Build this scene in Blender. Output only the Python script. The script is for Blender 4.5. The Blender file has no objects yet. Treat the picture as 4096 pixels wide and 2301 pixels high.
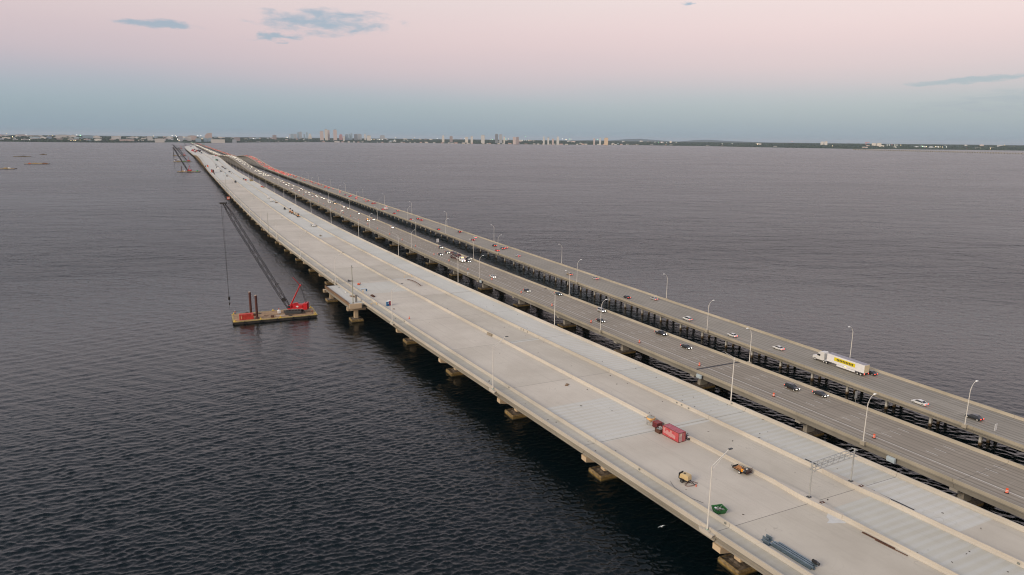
import bpy, bmesh, math, random
from mathutils import Vector, Matrix
random.seed(7)
scene = bpy.context.scene
C = scene.collection
R = math.radians

# ------------------------------------------------------------------ camera
CAM_H = 84.0
pitch = math.atan((1150.5 - 558.0) / 2731.0)
roll = math.atan(0.0103)
cd = bpy.data.cameras.new('camera')
cam = bpy.data.objects.new('camera', cd)
C.objects.link(cam)
scene.camera = cam
cd.sensor_width = 36.0
cd.lens = 36.0 * 2731.0 / 4096.0
cd.clip_start = 0.5
cd.clip_end = 120000.0
cp, sp = math.cos(pitch), math.sin(pitch)
f_ = Vector((0, cp, -sp)); r_ = Vector((1, 0, 0)); u_ = r_.cross(f_)
cr, sr = math.cos(roll), math.sin(roll)
X_ = cr * r_ + sr * u_
Y_ = -sr * r_ + cr * u_
cam.matrix_world = Matrix(((X_.x, Y_.x, -f_.x, 0), (X_.y, Y_.y, -f_.y, 0), (X_.z, Y_.z, -f_.z, CAM_H), (0, 0, 0, 1)))

# ------------------------------------------------------------------ world: dusk sky opposite the sunset
SUN_AZ = R(158)      # direction towards the sun, measured from +X to +Y is below
w = bpy.data.worlds.new('World'); scene.world = w; w.use_nodes = True
nt = w.node_tree; nt.nodes.clear()
def wn(t, **k):
    n = nt.nodes.new(t)
    for a, b in k.items(): setattr(n, a, b)
    return n
def lk(a, b): nt.links.new(a, b)
tc = wn('ShaderNodeTexCoord')
sep = wn('ShaderNodeSeparateXYZ'); lk(tc.outputs['Generated'], sep.inputs[0])
def wmath(op, a, b=None, c=None, clamp=False):
    n = wn('ShaderNodeMath', operation=op); n.use_clamp = clamp
    for i, v in enumerate((a, b, c)):
        if v is None: continue
        if isinstance(v, (int, float)): n.inputs[i].default_value = v
        else: lk(v, n.inputs[i])
    return n.outputs[0]
def s2l(c):
    return tuple(((v / 255.0) / 12.92 if v / 255.0 <= 0.04045 else ((v / 255.0 + 0.055) / 1.055) ** 2.4) for v in c) + (1,)
# elevation in degrees / 90
el = wmath('DIVIDE', wmath('ARCSINE', sep.outputs['Z']), R(90))
azn = wmath('DIVIDE', wmath('ARCTAN2', sep.outputs['X'], sep.outputs['Y']), R(90))   # 0 ahead, + right
# slight wobble of the band edge with azimuth
nz0 = wn('ShaderNodeTexNoise'); nz0.inputs['Scale'].default_value = 1.6; nz0.inputs['Detail'].default_value = 3
mp0 = wn('ShaderNodeMapping'); mp0.inputs['Scale'].default_value = (1, 1, 7)
lk(tc.outputs['Generated'], mp0.inputs[0]); lk(mp0.outputs[0], nz0.inputs['Vector'])
elw = wmath('ADD', el, wmath('MULTIPLY', wmath('SUBTRACT', nz0.outputs['Fac'], 0.5), 0.022))
ramp = wn('ShaderNodeValToRGB')
stops = [(-2, (96, 118, 136)), (0.0, (144, 165, 179)), (1.2, (146, 167, 181)), (2.6, (152, 172, 187)), (3.6, (163, 173, 190)), (4.6, (181, 175, 191)),
         (5.8, (199, 179, 191)), (7.4, (214, 187, 193)), (9.0, (223, 196, 198)), (10.8, (226, 205, 203)), (15, (228, 211, 212)), (24, (214, 202, 208)), (45, (176, 177, 190)), (90, (146, 155, 174))]
cr_ = ramp.color_ramp; cr_.interpolation = 'B_SPLINE'
while len(cr_.elements) > 1: cr_.elements.remove(cr_.elements[0])
for i, (e, c) in enumerate(stops):
    p = (e + 10) / 100.0
    el_ = cr_.elements[0] if i == 0 else cr_.elements.new(p)
    el_.position = p; el_.color = s2l(c)
lk(wmath('ADD', wmath('MULTIPLY', elw, 0.9), 0.1), ramp.inputs[0])
# clouds: soft blue-grey patches set on the pink band, by direction (azimuth / elevation in degrees)
azd = wmath('MULTIPLY', azn, 90.0); eld = wmath('MULTIPLY', el, 90.0)
cmb = wn('ShaderNodeCombineXYZ'); lk(azd, cmb.inputs[0]); lk(eld, cmb.inputs[1])
def cloud(az, e, ra, re, scale, thr, soft, sl=0.0, stretch=3.2, seed=0.0):
    da = wmath('SUBTRACT', azd, az)
    de = wmath('SUBTRACT', wmath('SUBTRACT', eld, e), wmath('MULTIPLY', da, sl))
    q = wmath('ADD', wmath('POWER', wmath('DIVIDE', da, ra), 2.0), wmath('POWER', wmath('DIVIDE', de, re), 2.0))
    mask = wmath('SUBTRACT', 1.0, wmath('POWER', q, 0.7), clamp=True)
    mp = wn('ShaderNodeMapping'); mp.inputs['Scale'].default_value = (1.0, stretch, 1); mp.inputs['Location'].default_value = (seed, seed * .7, 0)
    lk(cmb.outputs[0], mp.inputs[0])
    nz = wn('ShaderNodeTexNoise'); nz.inputs['Scale'].default_value = scale; nz.inputs['Detail'].default_value = 8; nz.inputs['Roughness'].default_value = 0.62; nz.inputs['Distortion'].default_value = 0.3
    lk(mp.outputs[0], nz.inputs['Vector'])
    v = wmath('ADD', wmath('MULTIPLY', mask, 0.9), wmath('MULTIPLY', wmath('MULTIPLY', wmath('SUBTRACT', nz.outputs['Fac'], 0.5), 1.9), wmath('MULTIPLY', mask, 5.0, clamp=True)))
    mr = wn('ShaderNodeMapRange', interpolation_type='SMOOTHSTEP'); mr.inputs[1].default_value = thr; mr.inputs[2].default_value = thr + soft
    lk(v, mr.inputs[0]); return mr.outputs[0]
cl = [cloud(-14.6, 8.6, 7.0, 1.3, 0.55, 0.16, 0.80, 0.01, 3.2, 3.0),
      cloud(-26.2, 7.75, 3.9, 0.55, 0.6, 0.32, 0.50, -0.03, 3.0, 21.0),
      cloud(-18.4, 7.35, 3.8, 0.75, 0.8, 0.50, 0.5, 0.03, 3.2, 31.0),
      cloud(13.4, 10.15, 1.0, 0.40, 1.1, 0.5, 0.4, 0.0, 2.5, 45.0),
      cloud(32.3, 4.22, 4.6, 0.36, 0.5, 0.26, 0.45, 0.05, 4.2, 12.0),
      cloud(38.0, 2.9, 15.0, 1.4, 0.35, 0.36, 0.7, 0.05, 6.0, 77.0)]
tot = cl[0]
for c in cl[1:]: tot = wmath('MAXIMUM', tot, c)
tot = wmath('MULTIPLY', tot, 0.92)
# tint added to make the sky dimmer and bluer leftwards, darkening its water reflections
azr = wn('ShaderNodeMapRange', interpolation_type='SMOOTHSTEP'); lk(azn, azr.inputs[0]); azr.inputs[1].default_value = -0.75; azr.inputs[2].default_value = 0.35
tint = wn('ShaderNodeMixRGB'); lk(azr.outputs[0], tint.inputs[0]); tint.inputs[1].default_value = (0.80, 0.87, 0.91, 1); tint.inputs[2].default_value = (1.0, 0.975, 0.975, 1)
mul = wn('ShaderNodeMixRGB', blend_type='MULTIPLY'); mul.inputs[0].default_value = 1.0; lk(ramp.outputs[0], mul.inputs[1]); lk(tint.outputs[0], mul.inputs[2])
cmix = wn('ShaderNodeMixRGB'); lk(tot, cmix.inputs[0]); lk(mul.outputs[0], cmix.inputs[1]); cmix.inputs[2].default_value = s2l((144, 160, 181))
bgA = wn('ShaderNodeBackground'); lk(cmix.outputs[0], bgA.inputs['Color']); bgA.inputs['Strength'].default_value = 1.0
# the physical sky supplies the glow round the sun, behind the camera
SUN_DIR = Vector((-0.72, -0.66, 0.0)).normalized()
SUN_EL = R(5.0)
sky = wn('ShaderNodeTexSky', sky_type='NISHITA'); sky.sun_disc = False
sky.sun_elevation = SUN_EL; sky.sun_rotation = math.atan2(SUN_DIR.x, SUN_DIR.y); sky.dust_density = 2.0
bgB = wn('ShaderNodeBackground'); lk(sky.outputs[0], bgB.inputs['Color']); bgB.inputs['Strength'].default_value = 0.06
add = wn('ShaderNodeAddShader'); lk(bgA.outputs[0], add.inputs[0]); lk(bgB.outputs[0], add.inputs[1])
wo = wn('ShaderNodeOutputWorld'); lk(add.outputs[0], wo.inputs['Surface'])

sd = bpy.data.lights.new('sun', 'SUN'); so = bpy.data.objects.new('sun', sd); C.objects.link(so)
sd.energy = 2.2; sd.angle = R(25); sd.color = (1.0, 0.86, 0.68)
sv = Vector((SUN_DIR.x * math.cos(R(27)), SUN_DIR.y * math.cos(R(27)), math.sin(R(27))))
so.rotation_euler = sv.to_track_quat('Z', 'Y').to_euler()
so.location = (0, -200, 300)

scene.view_settings.view_transform = 'Standard'; scene.view_settings.look = 'None'
scene.view_settings.exposure = 0.0; scene.view_settings.gamma = 1.0
scene.view_settings.use_curve_mapping = False
scene.render.engine = 'CYCLES'
scene.cycles.max_bounces = 4; scene.cycles.diffuse_bounces = 2; scene.cycles.glossy_bounces = 2
scene.cycles.transmission_bounces = 2; scene.cycles.volume_bounces = 0
scene.cycles.sample_clamp_indirect = 4.0
scene.cycles.use_denoising = True
scene.cycles.filter_width = 1.1

# ------------------------------------------------------------------ helpers
def unproj(px, py, z=0.0):
    d = f_ + X_ * ((px - 2048) / 2731.0) + Y_ * ((1150.5 - py) / 2731.0)
    t = (z - CAM_H) / d.z
    return Vector((d.x * t, d.y * t, z))
AX = R(115.8)
dx_, dy_ = math.cos(AX), math.sin(AX)
ROT = math.atan2(-dx_, dy_)                 # local x = across (v), local y = along (u)
def L(v, u, z=0.0): return Vector((u * dx_ + v * dy_, u * dy_ - v * dx_, z))
def UV(p): return (p.x * dx_ + p.y * dy_, p.x * dy_ - p.y * dx_)   # -> u, v
def pick(px, py, z=9.0):
    p = unproj(px, py, z); return UV(p)

MATS = {}
def mat(name, col, rough=0.8, metal=0.0, var=0.0, scale=0.5, emit=None, estr=0.0, spec=0.5, coat=0.0, bump=0.0):
    if name in MATS: return MATS[name]
    m = bpy.data.materials.new(name); m.use_nodes = True; MATS[name] = m
    t = m.node_tree; b = t.nodes['Principled BSDF']
    b.inputs['Base Color'].default_value = (*col, 1); b.inputs['Roughness'].default_value = rough; b.inputs['Metallic'].default_value = metal
    b.inputs['Specular IOR Level'].default_value = spec; b.inputs['Coat Weight'].default_value = coat
    if emit: b.inputs['Emission Color'].default_value = (*emit, 1); b.inputs['Emission Strength'].default_value = estr
    if var > 0:
        tcn = t.nodes.new('ShaderNodeTexCoord'); nz = t.nodes.new('ShaderNodeTexNoise'); nz.inputs['Scale'].default_value = scale
        nz.inputs['Detail'].default_value = 6; nz.inputs['Roughness'].default_value = 0.65
        t.links.new(tcn.outputs['Object'], nz.inputs['Vector'])
        rp = t.nodes.new('ShaderNodeValToRGB')
        rp.color_ramp.elements[0].position = 0.3; rp.color_ramp.elements[1].position = 0.7
        rp.color_ramp.elements[0].color = (*[c * (1 - var) for c in col], 1)
        rp.color_ramp.elements[1].color = (*[min(1, c * (1 + var)) for c in col], 1)
        t.links.new(nz.outputs['Fac'], rp.inputs[0]); t.links.new(rp.outputs[0], b.inputs['Base Color'])
        if bump:
            bp = t.nodes.new('ShaderNodeBump'); bp.inputs['Strength'].default_value = bump; bp.inputs['Distance'].default_value = 0.05
            t.links.new(nz.outputs['Fac'], bp.inputs['Height']); t.links.new(bp.outputs[0], b.inputs['Normal'])
    if emit:
        try: m.cycles.emission_sampling = 'NONE'
        except Exception: pass
    return m

def nodemat(name):
    m = bpy.data.materials.new(name); m.use_nodes = True; MATS[name] = m
    t = m.node_tree; b = t.nodes['Principled BSDF']
    class K: pass
    k = K(); k.m = m; k.t = t; k.b = b
    def N(ty, ins=None, **a):
        n = t.nodes.new(ty)
        for x, y in a.items(): setattr(n, x, y)
        for x, y in (ins or {}).items():
            if hasattr(y, 'is_output') or isinstance(y, bpy.types.NodeSocket): t.links.new(y, n.inputs[x])
            else: n.inputs[x].default_value = y
        return n
    k.N = N
    def M(op, a, b2=None, clamp=False):
        n = t.nodes.new('ShaderNodeMath'); n.operation = op; n.use_clamp = clamp
        for i, v in enumerate((a, b2)):
            if v is None: continue
            if isinstance(v, (int, float)): n.inputs[i].default_value = v
            else: t.links.new(v, n.inputs[i])
        return n.outputs[0]
    k.M = M
    def mix(f, a, c, mode='MIX'):
        n = t.nodes.new('ShaderNodeMixRGB'); n.blend_type = mode
        for i, v in enumerate((f, a, c)):
            if isinstance(v, bpy.types.NodeSocket): t.links.new(v, n.inputs[i])
            elif i == 0: n.inputs[0].default_value = v
            else: n.inputs[i].default_value = (*v, 1) if len(v) == 3 else v
        return n.outputs[0]
    k.mix = mix
    def noise(vec, scale, detail=5, rough=0.6, mscale=None, rot=0.0, dist=0.0):
        if mscale or rot:
            mp = N('ShaderNodeMapping', {'Vector': vec}); mp.inputs['Scale'].default_value = mscale or (1, 1, 1); mp.inputs['Rotation'].default_value = (0, 0, rot)
            vec = mp.outputs[0]
        n = N('ShaderNodeTexNoise', {'Vector': vec, 'Scale': scale, 'Detail': detail, 'Roughness': rough, 'Distortion': dist})
        return n.outputs['Fac']
    k.noise = noise
    def rng(v, a, b2, c=0.0, d=1.0):
        n = N('ShaderNodeMapRange', {0: v, 1: a, 2: b2, 3: c, 4: d}); n.interpolation_type = 'SMOOTHSTEP'; return n.outputs[0]
    k.rng = rng
    return k

class MB:
    """collects shapes and links them as one mesh object"""
    def __init__(s): s.v = []; s.f = []; s.mi = []; s.uv = []
    def add(s, vs, fs, mi=0, uvs=None):
        o = len(s.v); s.v += [tuple(v) for v in vs]
        for k, f in enumerate(fs): s.f.append([i + o for i in f]); s.mi.append(mi)
        s.uv += list(uvs) if uvs else [(0, 0)] * len(vs)
        return s
    def box(s, x0, x1, y0, y1, z0, z1, mi=0, M=None):
        vs = [Vector((x, y, z)) for z in (z0, z1) for x, y in ((x0, y0), (x1, y0), (x1, y1), (x0, y1))]
        if M is not None: vs = [M @ v for v in vs]
        return s.add(vs, [(3, 2, 1, 0), (4, 5, 6, 7), (0, 1, 5, 4), (1, 2, 6, 5), (2, 3, 7, 6), (3, 0, 4, 7)], mi)
    def frus(s, x, y, z0, z1, a0, b0, a1, b1, mi=0, M=None):
        vs = [Vector((x + sx * a0, y + sy * b0, z0)) for sx, sy in ((-1, -1), (1, -1), (1, 1), (-1, 1))] + [Vector((x + sx * a1, y + sy * b1, z1)) for sx, sy in ((-1, -1), (1, -1), (1, 1), (-1, 1))]
        if M is not None: vs = [M @ v for v in vs]
        return s.add(vs, [(3, 2, 1, 0), (4, 5, 6, 7), (0, 1, 5, 4), (1, 2, 6, 5), (2, 3, 7, 6), (3, 0, 4, 7)], mi)
    def tube(s, p, q, r, r2=None, n=6, mi=0, caps=True):
        p = Vector(p); q = Vector(q); d = (q - p)
        if d.length < 1e-6: return s
        d.normalize(); a = d.orthogonal().normalized(); b = d.cross(a); r2 = r if r2 is None else r2
        vs = []
        for c, rr in ((p, r), (q, r2)):
            for i in range(n):
                t = 2 * math.pi * i / n; vs.append(c + a * (rr * math.cos(t)) + b * (rr * math.sin(t)))
        fs = [(i, (i + 1) % n, n + (i + 1) % n, n + i) for i in range(n)]
        if caps: fs += [tuple(range(n))[::-1], tuple(range(n, 2 * n))]
        return s.add(vs, fs, mi)
    def path(s, pts, r, n=5, mi=0):
        for a, b in zip(pts, pts[1:]): s.tube(a, b, r, n=n, mi=mi)
        return s
    def prism(s, prof, x0, x1, mi=0, axis='x', taper=None):
        """profile of (a, z) pairs extruded along an axis; axis x: a is y; axis y: a is x"""
        n = len(prof); vs = []
        for k, x in enumerate((x0, x1)):
            for a, z in prof:
                vs.append((x, a, z) if axis == 'x' else (a, x, z))
        fs = [(i, (i + 1) % n, n + (i + 1) % n, n + i) for i in range(n)] + [tuple(range(n))[::-1], tuple(range(n, 2 * n))]
        return s.add(vs, fs, mi)
    def lathe(s, prof, x=0, y=0, n=12, mi=0):
        vs = []
        for r, z in prof:
            for i in range(n):
                t = 2 * math.pi * i / n; vs.append((x + r * math.cos(t), y + r * math.sin(t), z))
        fs = []
        for k in range(len(prof) - 1):
            for i in range(n):
                fs.append((k * n + i, k * n + (i + 1) % n, (k + 1) * n + (i + 1) % n, (k + 1) * n + i))
        fs += [tuple(range(n))[::-1], tuple(range((len(prof) - 1) * n, len(prof) * n))]
        return s.add(vs, fs, mi)
    def mesh(s, name, mats):
        me = bpy.data.meshes.new(name); me.from_pydata(s.v, [], s.f)
        for m in (mats if isinstance(mats, (list, tuple)) else [mats]): me.materials.append(m)
        me.polygons.foreach_set('material_index', s.mi)
        if any(u != (0, 0) for u in s.uv):
            ul = me.uv_layers.new(name='UVMap')
            for lp in me.loops: ul.data[lp.index].uv = s.uv[lp.vertex_index]
        bm = bmesh.new(); bm.from_mesh(me); bmesh.ops.recalc_face_normals(bm, faces=bm.faces); bm.to_mesh(me); bm.free()
        me.update(); return me
    def build(s, name, mats, parent=None, bevel=0.0):
        o = bpy.data.objects.new(name, s.mesh(name, mats)); C.objects.link(o)
        if parent is not None: o.parent = parent
        if bevel:
            b = o.modifiers.new('bevel', 'BEVEL'); b.width = bevel; b.segments = 2; b.limit_method = 'ANGLE'
        return o
def mobj(name, me, parent=None, loc=(0, 0, 0), rot=0.0, scale=None):
    o = bpy.data.objects.new(name, me); C.objects.link(o); o.location = loc; o.rotation_euler = (0, 0, rot)
    if scale: o.scale = scale
    if parent is not None: o.parent = parent
    return o
def tag(o, label=None, cat=None, group=None, kind=None):
    if label: o['label'] = label
    if cat: o['category'] = cat
    if group: o['group'] = group
    if kind: o['kind'] = kind
    return o
def empty(name, label=None, cat=None, loc=(0, 0, 0), rot=0.0, group=None):
    o = bpy.data.objects.new(name, None); C.objects.link(o); o.location = loc; o.rotation_euler = (0, 0, rot)
    return tag(o, label, cat, group)
def copy_tree(o, parent=None):
    c = o.copy(); C.objects.link(c); c.parent = parent
    for ch in o.children: copy_tree(ch, c)
    return c
def interp(tab, u):
    """smooth (monotone cubic) interpolation of a table of (u, v)"""
    if u <= tab[0][0]:
        (a, b), (c, d) = tab[0], tab[1]; return b + (u - a) * (d - b) / (c - a)
    if u >= tab[-1][0]: return tab[-1][1]
    n = len(tab)
    sl = [(tab[i + 1][1] - tab[i][1]) / (tab[i + 1][0] - tab[i][0]) for i in range(n - 1)]
    for i in range(n - 1):
        if tab[i][0] <= u <= tab[i + 1][0]: break
    def m(j):
        if j == 0: return sl[0]
        if j == n - 1: return sl[-1]
        return 0 if sl[j - 1] * sl[j] <= 0 else 2 * sl[j - 1] * sl[j] / (sl[j - 1] + sl[j])
    h = tab[i + 1][0] - tab[i][0]; t = (u - tab[i][0]) / h
    return ((2 * t ** 3 - 3 * t ** 2 + 1) * tab[i][1] + (t ** 3 - 2 * t ** 2 + t) * h * m(i)
            + (-2 * t ** 3 + 3 * t ** 2) * tab[i + 1][1] + (t ** 3 - t ** 2) * h * m(i + 1))

# ------------------------------------------------------------------ materials
# water
k = nodemat('bay_water')
g = k.N('ShaderNodeTexCoord').outputs['Object']
k.b.inputs['Base Color'].default_value = (0.001, 0.005, 0.0065, 1); k.b.inputs['IOR'].default_value = 1.333
chop = k.N('ShaderNodeAttribute', attribute_name='chop').outputs['Fac']
k.t.links.new(k.rng(chop, 0, 0.8, 0.5, 0.56), k.b.inputs['Specular IOR Level'])
k.t.links.new(k.M('ADD', k.rng(chop, 0, 1, 0.04, 0.20), k.M('MULTIPLY', k.noise(g, 0.006, 4, 0.6, (0.35, 1, 1), R(-12), 0.6), k.rng(chop, 0, 1, 0.0, 0.14))), k.b.inputs['Roughness'])
lg = k.noise(g, 0.035, 5, 0.65, (0.5, 1, 1), R(-8), 0.3)
b_ = k.noise(g, 0.9, 4, 0.62, (0.7, 1, 1), R(-20), 0.4)
a = k.noise(g, 0.22, 4, 0.6, (0.6, 1, 1), R(-10), 0.4)
h = k.M('ADD', k.M('MULTIPLY', b_, k.rng(chop, 0, 0.6, 0.10, 0.34)), k.M('ADD', k.M('MULTIPLY', a, k.rng(chop, 0, 1, 0.0, 1.6)), k.M('MULTIPLY', lg, k.rng(chop, 0.3, 1, 0.0, 8.0))))
bp = k.N('ShaderNodeBump', {'Height': h, 'Strength': 1.0, 'Distance': 0.6})
k.t.links.new(bp.outputs[0], k.b.inputs['Normal'])
WATER = k.m

def concrete(name, base, dark, light, streak=0.0, fine=0.25, rough=0.75, spec=0.35):
    k = nodemat(name)
    tcn = k.N('ShaderNodeTexCoord'); uv = tcn.outputs['UV']; ob = tcn.outputs['Object']
    n1 = k.noise(uv, 0.06, 5, 0.6); n2 = k.noise(uv, 0.9, 6, 0.7, (0.35, 1, 1)); n3 = k.noise(uv, 7.0, 3, 0.6)
    col = k.mix(k.rng(n1, 0.32, 0.68), dark, light)
    col = k.mix(k.M('MULTIPLY', k.rng(n2, 0.35, 0.75), 0.35), col, base)
    if streak:
        w1 = k.N('ShaderNodeTexWave', {'Vector': uv, 'Scale': 0.16, 'Distortion': 0.9, 'Detail': 3.0, 'Detail Scale': 0.5}); w1.wave_type = 'BANDS'; w1.bands_direction = 'X'
        w2 = k.noise(uv, 0.8, 4, 0.6, (3.0, 0.10, 1))
        s = k.M('MULTIPLY', k.rng(k.M('ADD', k.M('MULTIPLY', w1.outputs['Fac'], 0.45), k.M('MULTIPLY', w2, 0.65)), 0.35, 0.85), streak)
        col = k.mix(s, col, (0.62, 0.63, 0.615))
    # scattered small stains
    sp_ = k.noise(uv, 0.55, 2, 0.5); col = k.mix(k.rng(sp_, 0.70, 0.80, 0, 0.35), col, tuple(c * 0.6 for c in dark))
    st1 = k.noise(uv, 1.1, 4, 0.65, (0.02, 1, 1)); col = k.mix(k.rng(st1, 0.50, 0.75, 0, 0.38), col, tuple(c * 0.8 for c in dark))
    arc = k.noise(uv, 0.11, 2, 0.5, None, 0.0, 1.2); ring = k.M('ABSOLUTE', k.M('SUBTRACT', k.M('FRACT', k.M('MULTIPLY', arc, 9.0)), 0.5)); col = k.mix(k.M('MULTIPLY', k.rng(ring, 0.035, 0.0, 0, 0.45), k.rng(n1, 0.5, 0.62)), col, tuple(c * 0.6 for c in dark))
    rnd = k.N('ShaderNodeObjectInfo').outputs['Random']; col = k.mix(1.0, col, k.N('ShaderNodeCombineXYZ', {0: k.rng(rnd, 0, 1, 0.93, 1.03), 1: k.rng(rnd, 0, 1, 0.935, 1.03), 2: k.rng(rnd, 0, 1, 0.93, 1.04)}).outputs[0], 'MULTIPLY')
    col = k.mix(0.16, col, n3, 'OVERLAY')
    k.t.links.new(col, k.b.inputs['Base Color']); k.b.inputs['Roughness'].default_value = rough; k.b.inputs['Specular IOR Level'].default_value = spec
    bpn = k.N('ShaderNodeBump', {'Height': n3, 'Strength': 0.15, 'Distance': 0.02}); k.t.links.new(bpn.outputs[0], k.b.inputs['Normal'])
    return k.m
DECK_BEIGE = concrete('deck_concrete_beige', (0.585, 0.54, 0.46), (0.505, 0.462, 0.39), (0.60, 0.555, 0.475))
DECK_PALE = concrete('deck_concrete_pale', (0.565, 0.555, 0.495), (0.52, 0.50, 0.43), (0.58, 0.57, 0.51), streak=0.45)
DECK_MID = concrete('deck_concrete_mid', (0.585, 0.585, 0.53), (0.54, 0.535, 0.475), (0.605, 0.605, 0.55), streak=0.3)
WALK = concrete('walkway_concrete', (0.52, 0.49, 0.415), (0.42, 0.395, 0.33), (0.535, 0.505, 0.43), streak=0.12)
BARRIER = concrete('barrier_concrete', (0.525, 0.485, 0.42), (0.44, 0.405, 0.35), (0.54, 0.50, 0.435))
OLD_BARRIER = concrete('old_barrier_concrete', (0.42, 0.375, 0.29), (0.32, 0.285, 0.22), (0.45, 0.40, 0.315))
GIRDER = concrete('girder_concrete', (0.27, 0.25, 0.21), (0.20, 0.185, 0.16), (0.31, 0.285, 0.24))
PIER = concrete('pier_concrete', (0.60, 0.46, 0.30), (0.48, 0.37, 0.25), (0.66, 0.52, 0.35))
PIER_OLD = concrete('old_pier_concrete', (0.42, 0.39, 0.33), (0.30, 0.275, 0.235), (0.48, 0.45, 0.39))

def roadmat(name, base, light):
    k = nodemat(name)
    uv = k.N('ShaderNodeTexCoord').outputs['UV']
    n1 = k.noise(uv, 0.9, 5, 0.6, (0.012, 1.0, 1)); n2 = k.noise(uv, 0.5, 4, 0.6, (1.0, 0.08, 1)); n3 = k.noise(uv, 5.0, 4, 0.7); n0 = k.noise(uv, 0.05, 3, 0.5)
    col = k.mix(k.rng(n1, 0.35, 0.65), base, light)
    col = k.mix(k.rng(n2, 0.55, 0.72, 0, 0.35), col, tuple(c * 1.35 for c in light))
    col = k.mix(k.rng(n0, 0.4, 0.65, 0, 0.4), col, tuple(c * 0.85 for c in base))
    col = k.mix(0.25, col, n3, 'OVERLAY')
    # wheel tracks repeat across lanes
    sx = k.N('ShaderNodeSeparateXYZ', {0: uv}).outputs['Y']
    wv = k.M('SINE', k.M('MULTIPLY', sx, 2 * math.pi / 1.77))
    tr = k.M('MULTIPLY', k.rng(wv, 0.1, 1.0), k.rng(k.noise(uv, 0.6, 3, 0.5, (0.02, 1, 1)), 0.3, 0.65, 0.28, 0.68))
    col = k.mix(tr, col, tuple(c * 0.55 for c in base))
    k.t.links.new(col, k.b.inputs['Base Color']); k.b.inputs['Roughness'].default_value = 0.7; k.b.inputs['Specular IOR Level'].default_value = 0.3
    return k.m
ROAD_M = roadmat('worn_road_brown', (0.285, 0.25, 0.202), (0.35, 0.312, 0.258))
ROAD_F = roadmat('worn_road_grey', (0.28, 0.258, 0.218), (0.36, 0.333, 0.284))
PAINT = mat('road_paint_white', (0.66, 0.65, 0.62), 0.6, var=0.25, scale=1.5)
PAINT_WORN = mat('road_paint_worn', (0.36, 0.35, 0.33), 0.7, var=0.4, scale=2.0)

# footings: dark wet top, yellow-brown growth at the water line
k = nodemat('footing_concrete')
g = k.N('ShaderNodeTexCoord').outputs['Object']; z = k.N('ShaderNodeSeparateXYZ', {0: k.N('ShaderNodeNewGeometry').outputs['Position']}).outputs['Z']
n = k.noise(g, 0.9, 5, 0.7)
col = k.mix(k.rng(n, 0.35, 0.7), (0.035, 0.028, 0.022), (0.20, 0.165, 0.13))
up = k.N('ShaderNodeSeparateXYZ', {0: k.N('ShaderNodeNewGeometry').outputs['Normal']}).outputs['Z']
side = k.mix(k.rng(n, 0.3, 0.65), (0.12, 0.075, 0.02), (0.34, 0.235, 0.085))
side = k.mix(k.rng(z, 0.15, 0.6), (0.03, 0.025, 0.01), side)
col = k.mix(k.rng(up, 0.4, 0.6), side, col)
k.t.links.new(col, k.b.inputs['Base Color']); k.b.inputs['Roughness'].default_value = 0.55
FOOT = k.m
k = nodemat('pile_concrete')
z = k.N('ShaderNodeSeparateXYZ', {0: k.N('ShaderNodeNewGeometry').outputs['Position']}).outputs['Z']
n = k.noise(k.N('ShaderNodeTexCoord').outputs['Object'], 1.2, 4, 0.7)
col = k.mix(k.rng(n, 0.35, 0.7), (0.40, 0.385, 0.35), (0.60, 0.585, 0.54))
col = k.mix(k.rng(k.M('ADD', z, k.M('MULTIPLY', n, 0.8)), 1.0, 1.7), (0.10, 0.065, 0.03), col)
k.t.links.new(col, k.b.inputs['Base Color']); k.b.inputs['Roughness'].default_value = 0.8
PILE = k.m

GALV = mat('galvanised_steel', (0.40, 0.41, 0.40), 0.5, 0.3, var=0.15, scale=3)
ALU = mat('aluminium_pole', (0.68, 0.66, 0.61), 0.5, 0.0)
DARKGREY = mat('dark_grey_metal', (0.07, 0.075, 0.08), 0.5, 0.3)
BLACK = mat('black_rubber', (0.015, 0.015, 0.016), 0.8)
RUST = mat('rusty_steel', (0.10, 0.045, 0.028), 0.8, 0.2, var=0.5, scale=2)
ORANGE = mat('safety_orange', (0.85, 0.13, 0.03), 0.5)
WHITE = mat('white_paint', (0.74, 0.74, 0.72), 0.4)
WOOD = mat('weathered_timber', (0.20, 0.13, 0.08), 0.85, var=0.4, scale=2)
GLASS = mat('dark_window_glass', (0.02, 0.025, 0.03), 0.08, 0.0, spec=0.8)

# ------------------------------------------------------------------ water, land

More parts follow.
